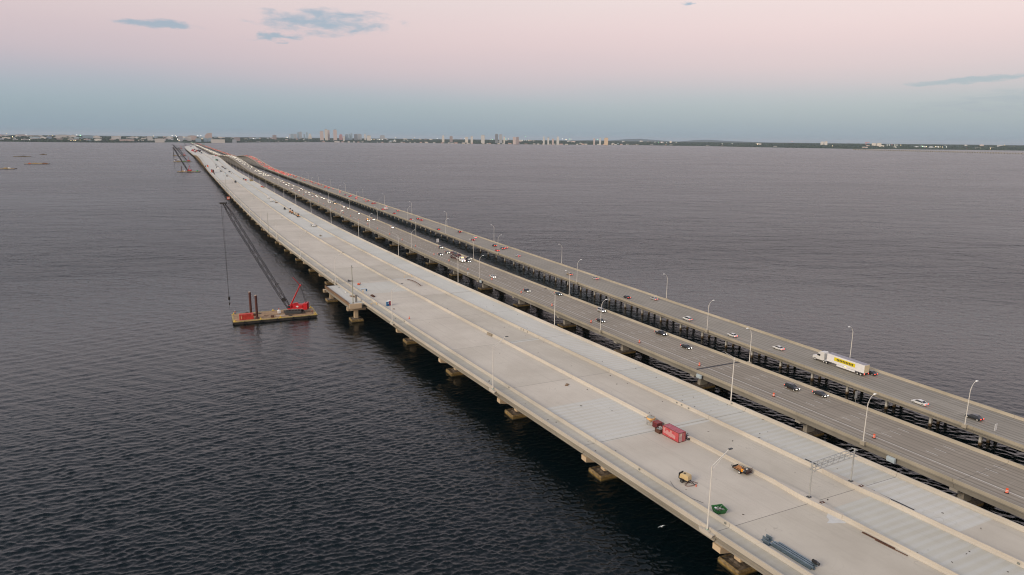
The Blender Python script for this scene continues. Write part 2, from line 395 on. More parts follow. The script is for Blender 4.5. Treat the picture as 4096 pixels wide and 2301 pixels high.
# ------------------------------------------------------------------ water: a sheet of real waves, finer near the bridges
import numpy as np
def build_water():
    rs = np.random.RandomState(5)
    hF = 683.0 * CAM_H
    yp = np.concatenate([np.arange(470, 40, -0.62), np.arange(40, 2.6, -0.8)])
    rng = hF / yp * 0.93
    az = np.radians(np.arange(-44.0, 44.01, 0.062))
    Rg, A = np.meshgrid(rng, az, indexing='ij')
    x = (Rg * np.sin(A)).ravel(); y = (Rg * np.cos(A)).ravel(); rr = Rg.ravel()
    dr = rr * rr / hF * 0.66                       # radial spacing of the sheet
    uu = x * dx_ + y * dy_; vv = x * dy_ - y * dx_
    wl = 1 / (1 + np.exp((vv - 130) / 14.0))       # wind sea left of the bridges, chop turned by the piers to their right
    X = x.copy(); Yy = y.copy(); Z = np.zeros_like(x)
    def waves(n, lam0, lam1, crest_deg, spread, slope, wgt):
        for i in range(n):
            lam = lam0 * (lam1 / lam0) ** ((i + rs.rand()) / n)
            th = math.radians(crest_deg + 90 + rs.randn() * spread)
            kx, ky = 2 * math.pi / lam * math.cos(th), 2 * math.pi / lam * math.sin(th)
            a = slope * lam / (2 * math.pi)
            fade = np.clip((lam - 1.4 * dr) / (1.4 * lam) + 0.35, 0, 1) * wgt
            ph = kx * x + ky * y + rs.rand() * 6.283
            s, c = np.sin(ph), np.cos(ph)
            Z[:] += a * fade * c
            X[:] -= a * fade * s * math.cos(th) * 0.95; Yy[:] -= a * fade * s * math.sin(th) * 0.95
    SL = 0.057
    waves(42, 0.7, 2.4, 22, 36, SL * 1.12, wl); waves(14, 2.4, 8, 18, 32, SL * 0.42, wl)
    waves(30, 0.8, 3.0, -26, 34, SL * 0.9, 1 - wl); waves(9, 3.0, 8, -20, 30, SL * 0.28, 1 - wl)
    jit = np.clip(dr * 0.03, 0, 0.12) * np.clip((dr - 0.7) / 1.5, 0, 1)
    Z += rs.randn(len(x)) * jit
    nr, na = Rg.shape
    me = bpy.data.meshes.new('water')
    co = np.stack([X, Yy, Z], 1).astype(np.float32)
    i = np.arange(nr - 1)[:, None] * na + np.arange(na - 1)[None, :]
    q = np.stack([i, i + 1, i + na + 1, i + na], -1).reshape(-1, 4)[:, ::-1]
    me.vertices.add(len(co)); me.vertices.foreach_set('co', co.ravel())
    me.loops.add(q.size); me.loops.foreach_set('vertex_index', q.ravel().astype(np.int32))
    me.polygons.add(len(q)); me.polygons.foreach_set('loop_start', np.arange(0, q.size, 4, dtype=np.int32)); 
    me.polygons.foreach_set('use_smooth', np.ones(len(q), bool))
    at = me.attributes.new('chop', 'FLOAT', 'POINT'); at.data.foreach_set('value', np.clip((dr - 0.25) / 3.0, 0, 1).astype(np.float32))
    me.materials.append(WATER); me.update(calc_edges=True)
    o = bpy.data.objects.new('water', me); C.objects.link(o); return o
tag(build_water(), kind='structure')
o = MB().add([(-60000, -5000, -1.6), (60000, -5000, -1.6), (60000, 60000, -1.6), (-60000, 60000, -1.6)], [(0, 1, 2, 3)]).build('open_water', WATER); tag(o, kind='structure')

k = nodemat('far_land')
g = k.N('ShaderNodeTexCoord').outputs['Object']
n = k.noise(g, 0.004, 5, 0.6); n2 = k.noise(g, 0.02, 4, 0.7)
col = k.mix(k.rng(n, 0.4, 0.6), (0.030, 0.050, 0.036), (0.05, 0.072, 0.05)); col = k.mix(k.rng(n2, 0.62, 0.7), col, (0.16, 0.15, 0.13))
k.t.links.new(col, k.b.inputs['Base Color']); k.b.inputs['Roughness'].default_value = 1.0; k.b.inputs['Specular IOR Level'].default_value = 0.0
LAND = k.m
shore_px = [(-700, 560), (-300, 563), (0, 567), (190, 569), (430, 571), (700, 570), (780, 573), (860, 572), (1050, 570), (1300, 569), (1450, 571), (1700, 572.6), (1948, 576.5),
            (2197, 578.8), (2476, 580), (2700, 583.5), (2830, 585), (2955, 588), (3209, 592.5), (3420, 596), (3600, 597), (3900, 600.5), (4096, 603), (4500, 607), (5200, 615)]
shore = [unproj(x, y) for x, y in shore_px]
# land sheet with a ragged shoreline
def ground_z(dep):
    for (a, b), (c, d) in zip(GZ, GZ[1:]):
        if dep <= c: return b + (d - b) * (dep - a) / (c - a)
    return GZ[-1][1]
GZ = [(0, 0.6), (80, 2.5), (700, 13), (2600, 44), (45000, 52)]
fine = []
for a, b in zip(shore, shore[1:]):
    for i in range(8):
        p = a.lerp(b, i / 8.0); d = p.length
        p = p * (1 + random.uniform(-0.006, 0.006)); fine.append(p)
fine.append(shore[-1])
vs = []; fs = []
for p in fine:
    q = Vector((p.x, p.y, 0)).normalized()
    vs += [(p.x, p.y, -0.5)] + [(p.x + q.x * a_, p.y + q.y * a_, b_) for a_, b_ in GZ]
for i in range(len(fine) - 1):
    for j in range(5): fs.append((i * 6 + j, i * 6 + j + 1, (i + 1) * 6 + j + 1, (i + 1) * 6 + j))
tag(MB().add(vs, fs).build('far_shore_land', LAND), kind='structure')

def shore_at(px):
    """distance-scaled point of the shoreline seen in the direction of photo column px"""
    for (x0, y0), (x1, y1) in zip(shore_px, shore_px[1:]):
        if x0 <= px <= x1:
            return unproj(px, y0 + (y1 - y0) * (px - x0) / (x1 - x0))
    return unproj(px, 570)
def horizon(px): return 558 + 0.0103 * (px - 2048)

# woodland: thousands of low clumps along the shore and inland
FOL = mat('woodland_foliage', (0.040, 0.060, 0.034), 1.0, var=0.45, scale=0.02, spec=0.0)
FOL2 = mat('woodland_foliage_dark', (0.022, 0.036, 0.024), 1.0, var=0.4, scale=0.02, spec=0.0)
mb = MB()
for i in range(15000):
    px = random.uniform(-120, 4230); s = shore_at(px); r0 = Vector((s.x, s.y)).length
    depth = random.random() ** 2.6 * 14000 + random.uniform(45, 150)
    if 640 < px < 830 and depth < 700: continue
    q = Vector((s.x, s.y)).normalized(); p = q * (r0 + depth)
    rr = random.uniform(9, 26) * (1 + depth / 6000); h = random.uniform(7, 15) * (1.0 + min(depth, 4000) / 9000)
    px_ = [(p.x + rr * math.cos(t + i) * random.uniform(.7, 1.2), p.y + rr * math.sin(t + i) * random.uniform(.7, 1.2)) for t in (0, 1.26, 2.51, 3.77, 5.03)]
    gz = ground_z(depth); vs = [(a, b, gz - 3) for a, b in px_] + [(p.x + (a - p.x) * .75, p.y + (b - p.y) * .75, gz + h * random.uniform(.55, .9)) for a, b in px_] + [(p.x, p.y, gz + h)]
    mb.add(vs, [(j, (j + 1) % 5, 5 + (j + 1) % 5, 5 + j) for j in range(5)] + [(5 + j, 5 + (j + 1) % 5, 10) for j in range(5)], random.randint(0, 1))
tag(mb.build('woodland', [FOL, FOL2]), 'dark band of woods along the far shore under the city', 'woods', kind='stuff')

# far hills right of the skyline
HILL = mat('far_hill', (0.07, 0.10, 0.12), 1.0, spec=0.0)
vs = []; fs = []
prof = [(2200, 0), (2290, 14), (2380, 34), (2430, 20), (2500, 52), (2560, 62), (2640, 36), (2700, 10), (2770, 44), (2830, 58), (2900, 40), (3060, 16), (3400, 8), (3900, 18), (4200, 0)]
for x, h in prof:
    q = unproj(x, horizon(x) + 12); q = Vector((q.x, q.y, 0)).normalized() * 30000
    vs += [(q.x, q.y, 0), (q.x * 1.01, q.y * 1.01, 30 + h * 2.1), (q.x * 1.06, q.y * 1.06, 0)]
for i in range(len(prof) - 1):
    for j in range(2): fs.append((i * 3 + j, i * 3 + j + 1, (i + 1) * 3 + j + 1, (i + 1) * 3 + j))
tag(MB().add(vs, fs).build('hills', HILL), kind='structure')

# ------------------------------------------------------------------ bridges (alignment tables in metres: u along, v across)
def hump(u, half, peak): return peak * 0.5 * (1 + math.cos(math.pi * max(-1, min(1, (u - 2400) / half))))
NL_T = [(-100, 101), (0, 94.6), (79, 88.9), (178, 81.2), (264, 74.9), (409, 66.6), (601, 60.0), (790, 58.0), (1000, 57.3), (3000, 57), (3800, 52), (4600, 47), (5300, 48), (5900, 62), (6350, 100), (6500, 118)]
NR_T = [(-100, 156.5), (0, 150.2), (79, 144.2), (178, 136.9), (264, 131.2), (409, 123.4), (601, 117.3), (790, 115.2), (1000, 114.6), (3000, 115), (5000, 117), (5500, 122), (6000, 134), (6500, 140)]
ML_T = [(-100, 163), (0, 159), (70, 156.6), (108, 155.2), (154, 153.6), (229, 150.4), (286, 148.6), (350, 146.6), (466, 144.6), (600, 144.2), (900, 144), (9600, 144)]
FL_T = [(-100, 195), (0, 195), (200, 195.3), (300, 195.8), (450, 196.3), (700, 197.5), (9600, 198)]
MW = 22.3; FW = 20.3
def zN(u): return 9.0 + hump(u, 850, 12) - (max(0, u - 5600) / 900.0) * 2.0
def zM(u): return 7.2 + hump(u, 850, 14) - max(0, u - 7600) / 1900 * 3
def zF(u): return 5.5 + hump(u, 650, 16.5) - max(0, u - 7600) / 1900 * 2
class Bridge: pass
BN, BM, BF = Bridge(), Bridge(), Bridge()
BN.v = lambda u, o: interp(NL_T, u) + (interp(NR_T, u) - interp(NL_T, u)) * o / 55.6; BN.z = zN
BM.v = lambda u, o: interp(ML_T, u) + o; BM.z = zM
BF.v = lambda u, o: interp(FL_T, u) + o; BF.z = zF
def steps(u0, u1, st):
    n = max(1, int(math.ceil((u1 - u0) / st))); return [u0 + (u1 - u0) * i / n for i in range(n + 1)]
def sweep(mb, B, u0, u1, prof, st=15.0, mi=0, dz=0.0, caps=True):
    """closed cross-section (offset across, height over deck) swept along a bridge, in bridge-frame coordinates"""
    us = steps(u0, u1, st); n = len(prof); vs = []; uv = []
    per = [0]
    for (a, b), (c, d) in zip(prof, prof[1:] + prof[:1]): per.append(per[-1] + math.hypot(a - c, b - d))
    for u in us:
        for (o, z), pr in zip(prof, per):
            vs.append((B.v(u, o), u, B.z(u) + z + dz)); uv.append((u, o + z * 0.7))
    fs = []
    for i in range(len(us) - 1):
        for j in range(n): fs.append((i * n + j, i * n + (j + 1) % n, (i + 1) * n + (j + 1) % n, (i + 1) * n + j))
    if caps: fs += [tuple(range(n)), tuple(range((len(us) - 1) * n, len(us) * n))[::-1]]
    mb.add(vs, fs, mi, uv); return mb
def strip(mb, B, u0, u1, o0, o1, z, st=15.0, mi=0):
    us = steps(u0, u1, st); vs = []; uv = []
    for u in us:
        for o in (o0, o1): vs.append((B.v(u, o), u, B.z(u) + z)); uv.append((u, o))
    mb.add(vs, [(i * 2, i * 2 + 1, i * 2 + 3, i * 2 + 2) for i in range(len(us) - 1)], mi, uv); return mb
def rect(o0, o1, z0, z1): return [(o0, z0), (o1, z0), (o1, z1), (o0, z1)]
def parap(o, w=0.42, h=1.0, s=1):   # sloped-face barrier, thicker at the foot on the road side s
    return [(o, 0.0), (o + s * (w + 0.12), 0.0), (o + s * (w + 0.12), 0.10), (o + s * (w - 0.06), 0.45), (o + s * (w - 0.12), h), (o, h)] if s > 0 else \
           [(o, 0.0), (o, h), (o + s * (w - 0.12), h), (o + s * (w - 0.06), 0.45), (o + s * (w + 0.12), 0.10), (o + s * (w + 0.12), 0.0)]
def median(o, h=1.05, w=0.36): return [(o - w, 0), (o + w, 0), (o + w, 0.1), (o + w * 0.55, 0.4), (o + w * 0.42, h), (o - w * 0.42, h), (o - w * 0.55, 0.4), (o - w, 0.1)]

J0 = 179.4; SP = 44.0
NLAST = 30                                           # spans built piece by piece
new_bridge = empty('new_bridge', 'unfinished pale concrete bridge with three empty roadways, nearest the crane barge', 'bridge', rot=ROT)
mid_bridge = empty('middle_bridge', 'older brown-grey bridge between the new deck and the outer bridge, traffic coming nearer with headlights', 'bridge', rot=ROT)
far_bridge = empty('outer_bridge', 'low older bridge on rows of white piles, outermost, full of red tail lights', 'bridge', rot=ROT)

# paleness of the three roadways of the new bridge along u: list of (u0, u1, material)
def pieces(table, a, b):
    out = []
    for u0, u1, m in table:
        lo, hi = max(a, u0), min(b, u1)
        if hi - lo > 0.3: out.append((lo, hi, m))
    return out
T1 = [(-200, 134.9, DECK_BEIGE), (134.9, 161, DECK_PALE), (161, 325, DECK_BEIGE), (325, 351, DECK_PALE), (351, 9999, DECK_BEIGE)]
T2 = [(-200, 88, DECK_PALE), (88, 530, DECK_BEIGE), (530, 9999, DECK_MID)]
T3 = [(-200, 71, DECK_BEIGE), (71, 250, DECK_PALE), (250, 9999, DECK_MID)]
ROADS = [((0.45, 4.7), None, WALK), ((5.3, 27.15), T1, None), ((28.05, 41.55), T2, None), ((42.45, 55.1), T3, None)]
spans = [(J0 + (k - 5) * SP, J0 + (k - 4) * SP) for k in range(NLAST + 1)]
for a, b in spans:
    a += 0.04; b -= 0.04
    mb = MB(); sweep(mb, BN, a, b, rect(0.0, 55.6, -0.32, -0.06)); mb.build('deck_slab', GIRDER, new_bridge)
    for o in (1.6, 9.4, 17.2, 25.0, 32.8, 40.6, 48.4, 54.0):
        if o in (1.6, 54.0) or a < 400:
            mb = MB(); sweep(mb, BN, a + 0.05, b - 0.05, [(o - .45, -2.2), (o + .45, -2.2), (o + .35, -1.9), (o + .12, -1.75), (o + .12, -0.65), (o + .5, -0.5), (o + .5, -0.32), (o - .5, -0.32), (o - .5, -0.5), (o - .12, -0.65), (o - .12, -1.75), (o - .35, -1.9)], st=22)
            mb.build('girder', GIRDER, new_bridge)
    for (o0, o1), tb, m in ROADS:
        for u0, u1, mm in (pieces(tb, a, b) if tb else [(a, b, m)]):
            mb = MB(); sweep(mb, BN, u0, u1, rect(o0 - 0.1, o1 + 0.1, -0.06, 0.0)); mb.build('road_slab' if tb else 'walkway_slab', mm, new_bridge)
    for nm, pr in (('parapet', parap(0.0, 0.42, 1.07)), ('barrier', median(5.0, 0.95, 0.32)), ('barrier', median(27.6)), ('barrier', median(42.0)), ('parapet', parap(55.6, 0.42, 1.07, -1))):
        mb = MB(); sweep(mb, BN, a, b, pr, st=11, dz=-0.002); mb.build(nm, BARRIER, new_bridge)
uE = spans[-1][1]
# the rest, as single long parts
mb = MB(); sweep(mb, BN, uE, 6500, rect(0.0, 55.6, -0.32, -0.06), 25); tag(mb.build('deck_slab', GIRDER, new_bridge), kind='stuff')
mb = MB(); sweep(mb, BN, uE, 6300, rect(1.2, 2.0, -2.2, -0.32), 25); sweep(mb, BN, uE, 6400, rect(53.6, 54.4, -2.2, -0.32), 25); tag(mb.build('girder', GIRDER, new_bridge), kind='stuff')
mb = MB(); sweep(mb, BN, uE, 6500, rect(0.4, 55.2, -0.06, 0.0), 25); tag(mb.build('road_slab', DECK_MID, new_bridge), kind='stuff')
mb = MB()
for pr in (parap(0.0, 0.42, 1.07), median(5.0, 0.95, 0.32), median(27.6), median(42.0), parap(55.6, 0.42, 1.07, -1)): sweep(mb, BN, uE, 6450, pr, 25)
tag(mb.build('barrier', BARRIER, new_bridge), kind='stuff')

# piers of the new bridge: cap, four columns on waterline footings
cap_me = MB()
cap_me.prism([(-28.0, -1.0), (-26.5, -2.0), (26.5, -2.0), (28.0, -1.0), (28.0, 0.0), (-28.0, 0.0)], -1.15, 1.15, axis='y')
for o in (1.6, 9.4, 17.2, 25.0, 32.8, 40.6, 48.4, 54.0): cap_me.box(o - 28.0 - .4, o - 28.0 + .4, -0.9, 0.9, 0.0, 0.09)
cap_me = cap_me.mesh('pier_cap', PIER)
seg_cap = MB(); 
# each column line carries its own short hammer cap, as seen at the left edge
def hammer(w): 
    m = MB(); m.prism([(-w, -1.25), (-w * 0.6, -1.75), (w * 0.6, -1.75), (w, -1.25), (w, 0.0), (-w, 0.0)], -1.1, 1.1, axis='y')
    for o in (-w + .9, -w / 3 + .2, w / 3 - .2, w - .9): m.box(o - .4, o + .4, -0.8, 0.8, 0.0, 0.12)
    return m.mesh('pier_cap', PIER)
ham = hammer(6.9)
col_me = MB().box(-1.15, 1.15, -0.85, 0.85, -1, 0).box(-1.0, 1.0, -0.93, 0.93, -0.995, -0.005).mesh('column', PIER)
foot_me = MB(); foot_me.frus(0, 0, -1.0, 1.0, 3.45, 2.9, 3.45, 2.9); foot_me.frus(0, 0, 1.0, 1.35, 3.5, 2.95, 3.3, 2.75)
foot_me.box(-3.28, 3.28, 2.35, 2.72, 1.352, 1.5).box(-3.28, 3.28, -2.72, -2.35, 1.352, 1.5); foot_me.box(-3.28, -2.9, -2.3, 2.3, 1.352, 1.5)
foot_me.frus(0, 0, 1.352, 1.62, 1.9, 1.5, 1.5, 1.15, 0)
foot_me = foot_me.mesh('footing', FOOT)
npier = int((6000 - (J0 - 5 * SP)) / SP)
rngp = random.Random(3)
for kx in range(npier + 1):
    u = J0 + (kx - 5) * SP - 0.8
    ztop = zN(u) - 2.32; s = (BN.v(u, 55.6) - BN.v(u, 0)) / 55.6
    pier = empty('pier', loc=(BN.v(u, 0), u, 0)); pier.parent = new_bridge
    for o in (7.9, 21.2, 34.5, 47.8):
        if u > 1300 and o > 10: continue
        if o < 10 and 300 < u < 360: continue      # here the side platform's own piers stand
        mobj('pier_cap', ham, pier, (o * s, 0, ztop - 0.12))
        mobj('column', col_me, pier, (o * s, 0, ztop - 1.6), scale=(1, 1, ztop - 1.6 - 1.3))
        mobj('footing', foot_me, pier, (o * s, 0, 0))

# ---- middle bridge
def old_bridge(B, root, W, deck_mat, uend, ns, span, j0, girder_h, girders, piece_u):
    k = 0; u = j0
    while u < piece_u:
        a, b = u + 0.03, u + span - 0.03
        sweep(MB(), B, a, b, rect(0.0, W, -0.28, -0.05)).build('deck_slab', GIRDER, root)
        sweep(MB(), B, a, b, rect(0.35, W - 0.35, -0.05, 0.0)).build('road_slab', deck_mat, root)
        sweep(MB(), B, a, b, parap(0.0, 0.44, 0.86)).build('parapet', OLD_BARRIER, root)
        sweep(MB(), B, a, b, parap(W, 0.44, 0.86, -1)).build('parapet', OLD_BARRIER, root)
        for o in girders:
            if o in (girders[0], girders[-1]) or u < 300:
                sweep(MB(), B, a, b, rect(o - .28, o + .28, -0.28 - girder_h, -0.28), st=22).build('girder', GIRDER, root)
        u += span
    sweep(MB(), B, u, uend, rect(0.0, W, -0.28, -0.05), 25).build('deck_slab', GIRDER, root)['kind'] = 'stuff'
    sweep(MB(), B, u, uend, rect(0.35, W - .35, -0.05, 0.0), 25).build('road_slab', deck_mat, root)['kind'] = 'stuff'
    m = MB(); sweep(m, B, u, uend, parap(0.0, 0.44, 0.86), 25); sweep(m, B, u, uend, parap(W, 0.44, 0.86, -1), 25); m.build('parapet', OLD_BARRIER, root)['kind'] = 'stuff'
    m = MB()
    for o in (girders[0], girders[-1]): sweep(m, B, u, uend, rect(o - .28, o + .28, -0.28 - girder_h, -0.28), 25)
    m.build('girder', GIRDER, root)['kind'] = 'stuff'
old_bridge(BM, mid_bridge, MW, ROAD_M, 9300, 0, 44.0, 218.5 - 7 * 44, 1.5, [1.0, 4.9, 8.8, 12.7, 16.6, 21.3], 1050)
old_bridge(BF, far_bridge, FW, ROAD_F, 9300, 0, 14.65 * 2, 105.0 - 14.65 * 10, 0.95, [1.0, 4.6, 8.2, 11.8, 15.4, 19.3], 760)

mham = MB(); mham.prism([(-10.2, -0.7), (-6.6, -1.4), (6.6, -1.4), (10.2, -0.7), (10.2, 0.0), (-10.2, 0.0)], -0.95, 0.95, axis='y')
for o in (1.0, 4.9, 8.8, 12.7, 16.6, 21.3): mham.box(o - 11.15 - .3, o - 11.15 + .3, -0.6, 0.6, 0, 0.1)
mham = mham.mesh('pier_cap', PIER_OLD)
mcol = MB().box(-1.6, 1.6, -0.7, 0.7, -1, 0).mesh('column', PIER_OLD)
mfoot = MB(); mfoot.frus(0, 0, -1, 0.95, 3.6, 2.5, 3.6, 2.5); mfoot.frus(0, 0, 0.95, 1.15, 3.6, 2.5, 3.4, 2.3); mfoot = mfoot.mesh('footing', FOOT)
for kx in range(-7, 200):
    u = 218.5 + 44 * kx
    if u > 8600: break
    zt = zM(u) - 1.78
    pier = empty('pier', loc=(BM.v(u, 0), u, 0)); pier.parent = mid_bridge
    mobj('pier_cap', mham, pier, (MW / 2, 0, zt - 0.1))
    for o in ((5.9, 16.4) if u < 1200 else (5.9,)):
        mobj('column', mcol, pier, (o, 0, zt - 1.3), scale=(1, 1, zt - 1.3 - 0.9))
        mobj('footing', mfoot, pier, (o, 0, 0))

# ---- outer bridge: pile bents
fcap = MB(); fcap.box(3.2, FW - 1.6, -0.55, 0.55, -0.95, 0)
for o in (1.0, 4.6, 8.2, 11.8, 15.4, 19.3):
    if o > 3.3: fcap.box(o - .25, o + .25, -0.4, 0.4, 0, 0.12)
fcap = fcap.mesh('bent_cap', PILE)
fpile = MB().frus(0, 0, -1, 0, 0.36, 0.36, 0.36, 0.36).mesh('pile', PILE)
def bent(u, detail):
    zt = zF(u) - 1.35
    b = empty('pile_bent', loc=(BF.v(u, 0), u, 0)); b.parent = far_bridge
    mobj('bent_cap', fcap, b, (0, 0, zt))
    for o in ((4.7, 8.6, 12.3) if detail else (4.7, 16.0)):
        mobj('pile', fpile, b, (o, 0, zt - 0.9), scale=(1, 1, zt - 0.9 + 1.0))
us = [105.0 + 14.65 * k for k in range(-9, 500)]
for i, u in enumerate(us):
    if i < 150: bent(u, u < 420)
m = MB(); m2 = MB()
for i, u in enumerate(us):
    if i >= 150 and u < 8700:
        zt = zF(u) - 1.35; v0 = BF.v(u, 0)
        m.box(v0 + 2.2, v0 + FW - 1.6, u - .55, u + .55, zt - .95, zt)
        for o in (4.7, 16.0): m.box(v0 + o - .45, v0 + o + .45, u - .45, u + .45, -1, zt - .93)
tag(m.build('pile_bent', PILE, far_bridge), kind='stuff')
# the tall piers of the humps are shielded by solid columns: older concrete wall piers under the crest
m = MB()
# ---- road markings
def marking(B, root, nm, o0, o1, u0, u1, matl, st=15): return strip(MB(), B, u0, u1, o0, o1, 0.004, st).build(nm, matl, root)
marking(BM, mid_bridge, 'edge_line', 6.75, 6.95, -90, 2500, PAINT, 20); marking(BM, mid_bridge, 'edge_line', 3.35, 3.5, -90, 1500, PAINT_WORN, 20)
marking(BM, mid_bridge, 'edge_line', 21.25, 21.35, -90, 1200, PAINT_WORN, 20)
marking(BF, far_bridge, 'edge_line', 17.2, 17.36, -90, 2500, PAINT_WORN, 20); marking(BF, far_bridge, 'edge_line', 2.9, 3.02, -90, 1500, PAINT_WORN, 20)
def dashes(B, root, offs, nm, matl, w, per, u0, n_ind, uend, first):
    m = MB()
    for o in offs:
        u = first
        while u < uend:
            if u < n_ind: marking(B, root, nm, o - w, o + w, u, u + 3.0, matl, 5)
            elif u > u0: strip(m, B, u, u + 3.0, o - w, o + w, 0.004, 5)
            u += per
    m.build(nm, matl, root)['kind'] = 'stuff'
dashes(BM, mid_bridge, (10.8, 14.3, 17.8), 'lane_dash', PAINT, 0.075, 12.2, 0, 700, 1500, 84.5 - 12.2 * 9)
dashes(BF, far_bridge, (6.5, 10.1, 13.7), 'lane_dash', PAINT_WORN, 0.06, 12.2, 0, 500, 1000, 141 - 12.2 * 14)
# tar joint across the middle road
m = strip(MB(), BM, 173.5, 174.4, 0.6, 21.7, 0.008, 5); tag(m.build('expansion_joint', mat('tar_black', (0.035, 0.035, 0.04), 0.7), mid_bridge))
for B, root, W, us_ in ((BM, mid_bridge, MW, [218.5 + 44 * k - 0.04 for k in range(-5, 14)]), ):
    for u in us_: strip(MB(), B, u, u + 0.10, 0.5, W - .5, 0.006, 5).build('expansion_joint', mat('old_joint_seal', (0.12, 0.11, 0.095), 0.8), root)
JM = mat('joint_seal', (0.20, 0.185, 0.16), 0.8)
for k in range(-3, 12):
    u = J0 + SP * k - 0.07
    for (o0, o1), tb, mm in ROADS: strip(MB(), BN, u, u + 0.14, o0 + .1, o1 - .1, 0.004, 5).build('expansion_joint', JM, new_bridge)
# pale new strips beside two joints of the express roadway
for k, (o0, o1) in ((-1, (28.3, 41.3)), (1, (28.3, 41.3)), (4, (28.3, 41.3)), (3, (42.6, 54.8))):
    u = J0 + SP * k
    for s in (-1.3, 0.2): strip(MB(), BN, u + s, u + s + 1.1, o0, o1, 0.005, 5).build('joint_strip', DECK_PALE, new_bridge)

# ------------------------------------------------------------------ the city on the far shore
def at_dist(px, D):
    """ground point at forward distance D seen in the direction of photo column px"""
    d = f_ + X_ * ((px - 2048) / 2731.0); d = Vector((d.x, d.y)); d *= D / d.y
    return Vector((d.x, d.y, 0))
def ztop(px, y, D):
    p = at_dist(px, D); yc = horizon(px)
    return CAM_H + (yc - y) / 2731.0 * D * 0.955
def wallmat(name, col, glass=(0.10, 0.13, 0.15), fh=4.0, bay=6.0, amount=0.28):
    """facade: storeys and window bays on the wall"""
    if name in MATS: return MATS[name]
    k = nodemat(name)
    g = k.N('ShaderNodeTexCoord').outputs['Object']; s = k.N('ShaderNodeSeparateXYZ', {0: g})
    fz = k.M('FRACT', k.M('DIVIDE', s.outputs['Z'], fh)); fx = k.M('FRACT', k.M('DIVIDE', k.M('ADD', s.outputs['X'], s.outputs['Y']), bay))
    w_ = k.M('MULTIPLY', k.M('GREATER_THAN', fz, 0.45), k.M('GREATER_THAN', fx, 0.35))
    c = k.mix(k.M('MULTIPLY', w_, amount), col, glass)
    k.t.links.new(c, k.b.inputs['Base Color']); k.b.inputs['Roughness'].default_value = 0.6
    return k.m
W_CREAM = wallmat('facade_cream', (0.70, 0.65, 0.58)); W_PINK = wallmat('facade_pink', (0.64, 0.52, 0.48)); W_GREY = wallmat('facade_grey', (0.45, 0.47, 0.50), amount=.6)
W_GLASS = wallmat('facade_glass', (0.34, 0.44, 0.50), (0.12, 0.22, 0.28), amount=.7); W_BROWN = wallmat('facade_brown', (0.34, 0.27, 0.26)); W_WHITE = wallmat('facade_white', (0.66, 0.64, 0.60))
W_DARK = wallmat('facade_dark', (0.20, 0.22, 0.25)); W_ORANGE = wallmat('facade_orange', (0.70, 0.52, 0.34)); W_RED = wallmat('facade_red', (0.62, 0.32, 0.32)); W_SALMON = wallmat('facade_salmon', (0.60, 0.46, 0.41))
ROOF = mat('flat_roof', (0.30, 0.29, 0.28), 0.9)
def building(px0, px1, y, D, m, label, kind='block', group=None, name='tower', depth=None, cat='building'):
    pc = (px0 + px1) / 2; p = at_dist(pc, D); q = at_dist(px1, D); wd = (q - at_dist(px0, D)).length / 2 ; h = max(5.0, ztop(pc, y, D)); dp = depth or wd * 0.8
    ang = math.atan2(-p.x, p.y)
    o = empty(name, label, cat, (p.x, p.y, 0), ang, group)
    b = MB()
    if kind == 'block': b.box(-wd, wd, -dp, dp, 0, h); top = h
    elif kind == 'step': b.box(-wd, wd, -dp, dp, 0, h * .72); b.box(-wd * .72, wd * .72, -dp * .8, dp * .8, h * .72, h * .9); b.box(-wd * .4, wd * .4, -dp * .5, dp * .5, h * .9, h); top = h
    elif kind == 'twin': b.box(-wd, -wd * .1, -dp, dp, 0, h * .97); b.box(wd * .1, wd, -dp, dp, 0, h); b.box(-wd * .12, wd * .12, -dp * .5, dp * .5, 0, h * .8); top = h
    elif kind == 'slope': b.prism([(-wd, 0), (wd, 0), (wd, h), (-wd * .3, h * .94), (-wd, h * .72)], -dp, dp, axis='y'); top = h
    elif kind == 'round':
        b.prism([(wd * math.cos(t), h if math.sin(t) >= 0 else 0) for t in (0, .01)] + [(wd * math.cos(t * math.pi / 8), h * .7 + h * .3 * math.sin(t * math.pi / 8)) for t in range(1, 8)] + [(-wd, h * .7), (-wd, 0), (wd, 0)], -dp, dp, axis='y'); top = h
    b.build('wall', m, o)
    if kind in ('block', 'twin', 'step'):
        r = MB(); e = {'block': (wd, dp, h), 'twin': (wd * .45, dp * .5, h), 'step': (wd * .3, dp * .3, h)}[kind]
        if kind == 'twin': r.box(wd * .2, wd * .9, -dp * .7, dp * .7, h + .2, h + h * .02 + 2)
        else: r.box(-e[0] * .55, e[0] * .55, -e[1] * .6, e[1] * .6, h + .2, h + h * .03 + 2); r.box(-e[0], e[0], -e[1], -e[1] + .8, h + .1, h + 1.2)
        r.build('roof', ROOF, o)
    return o
def c2(x, s=2.576, o=700): return o + x / s
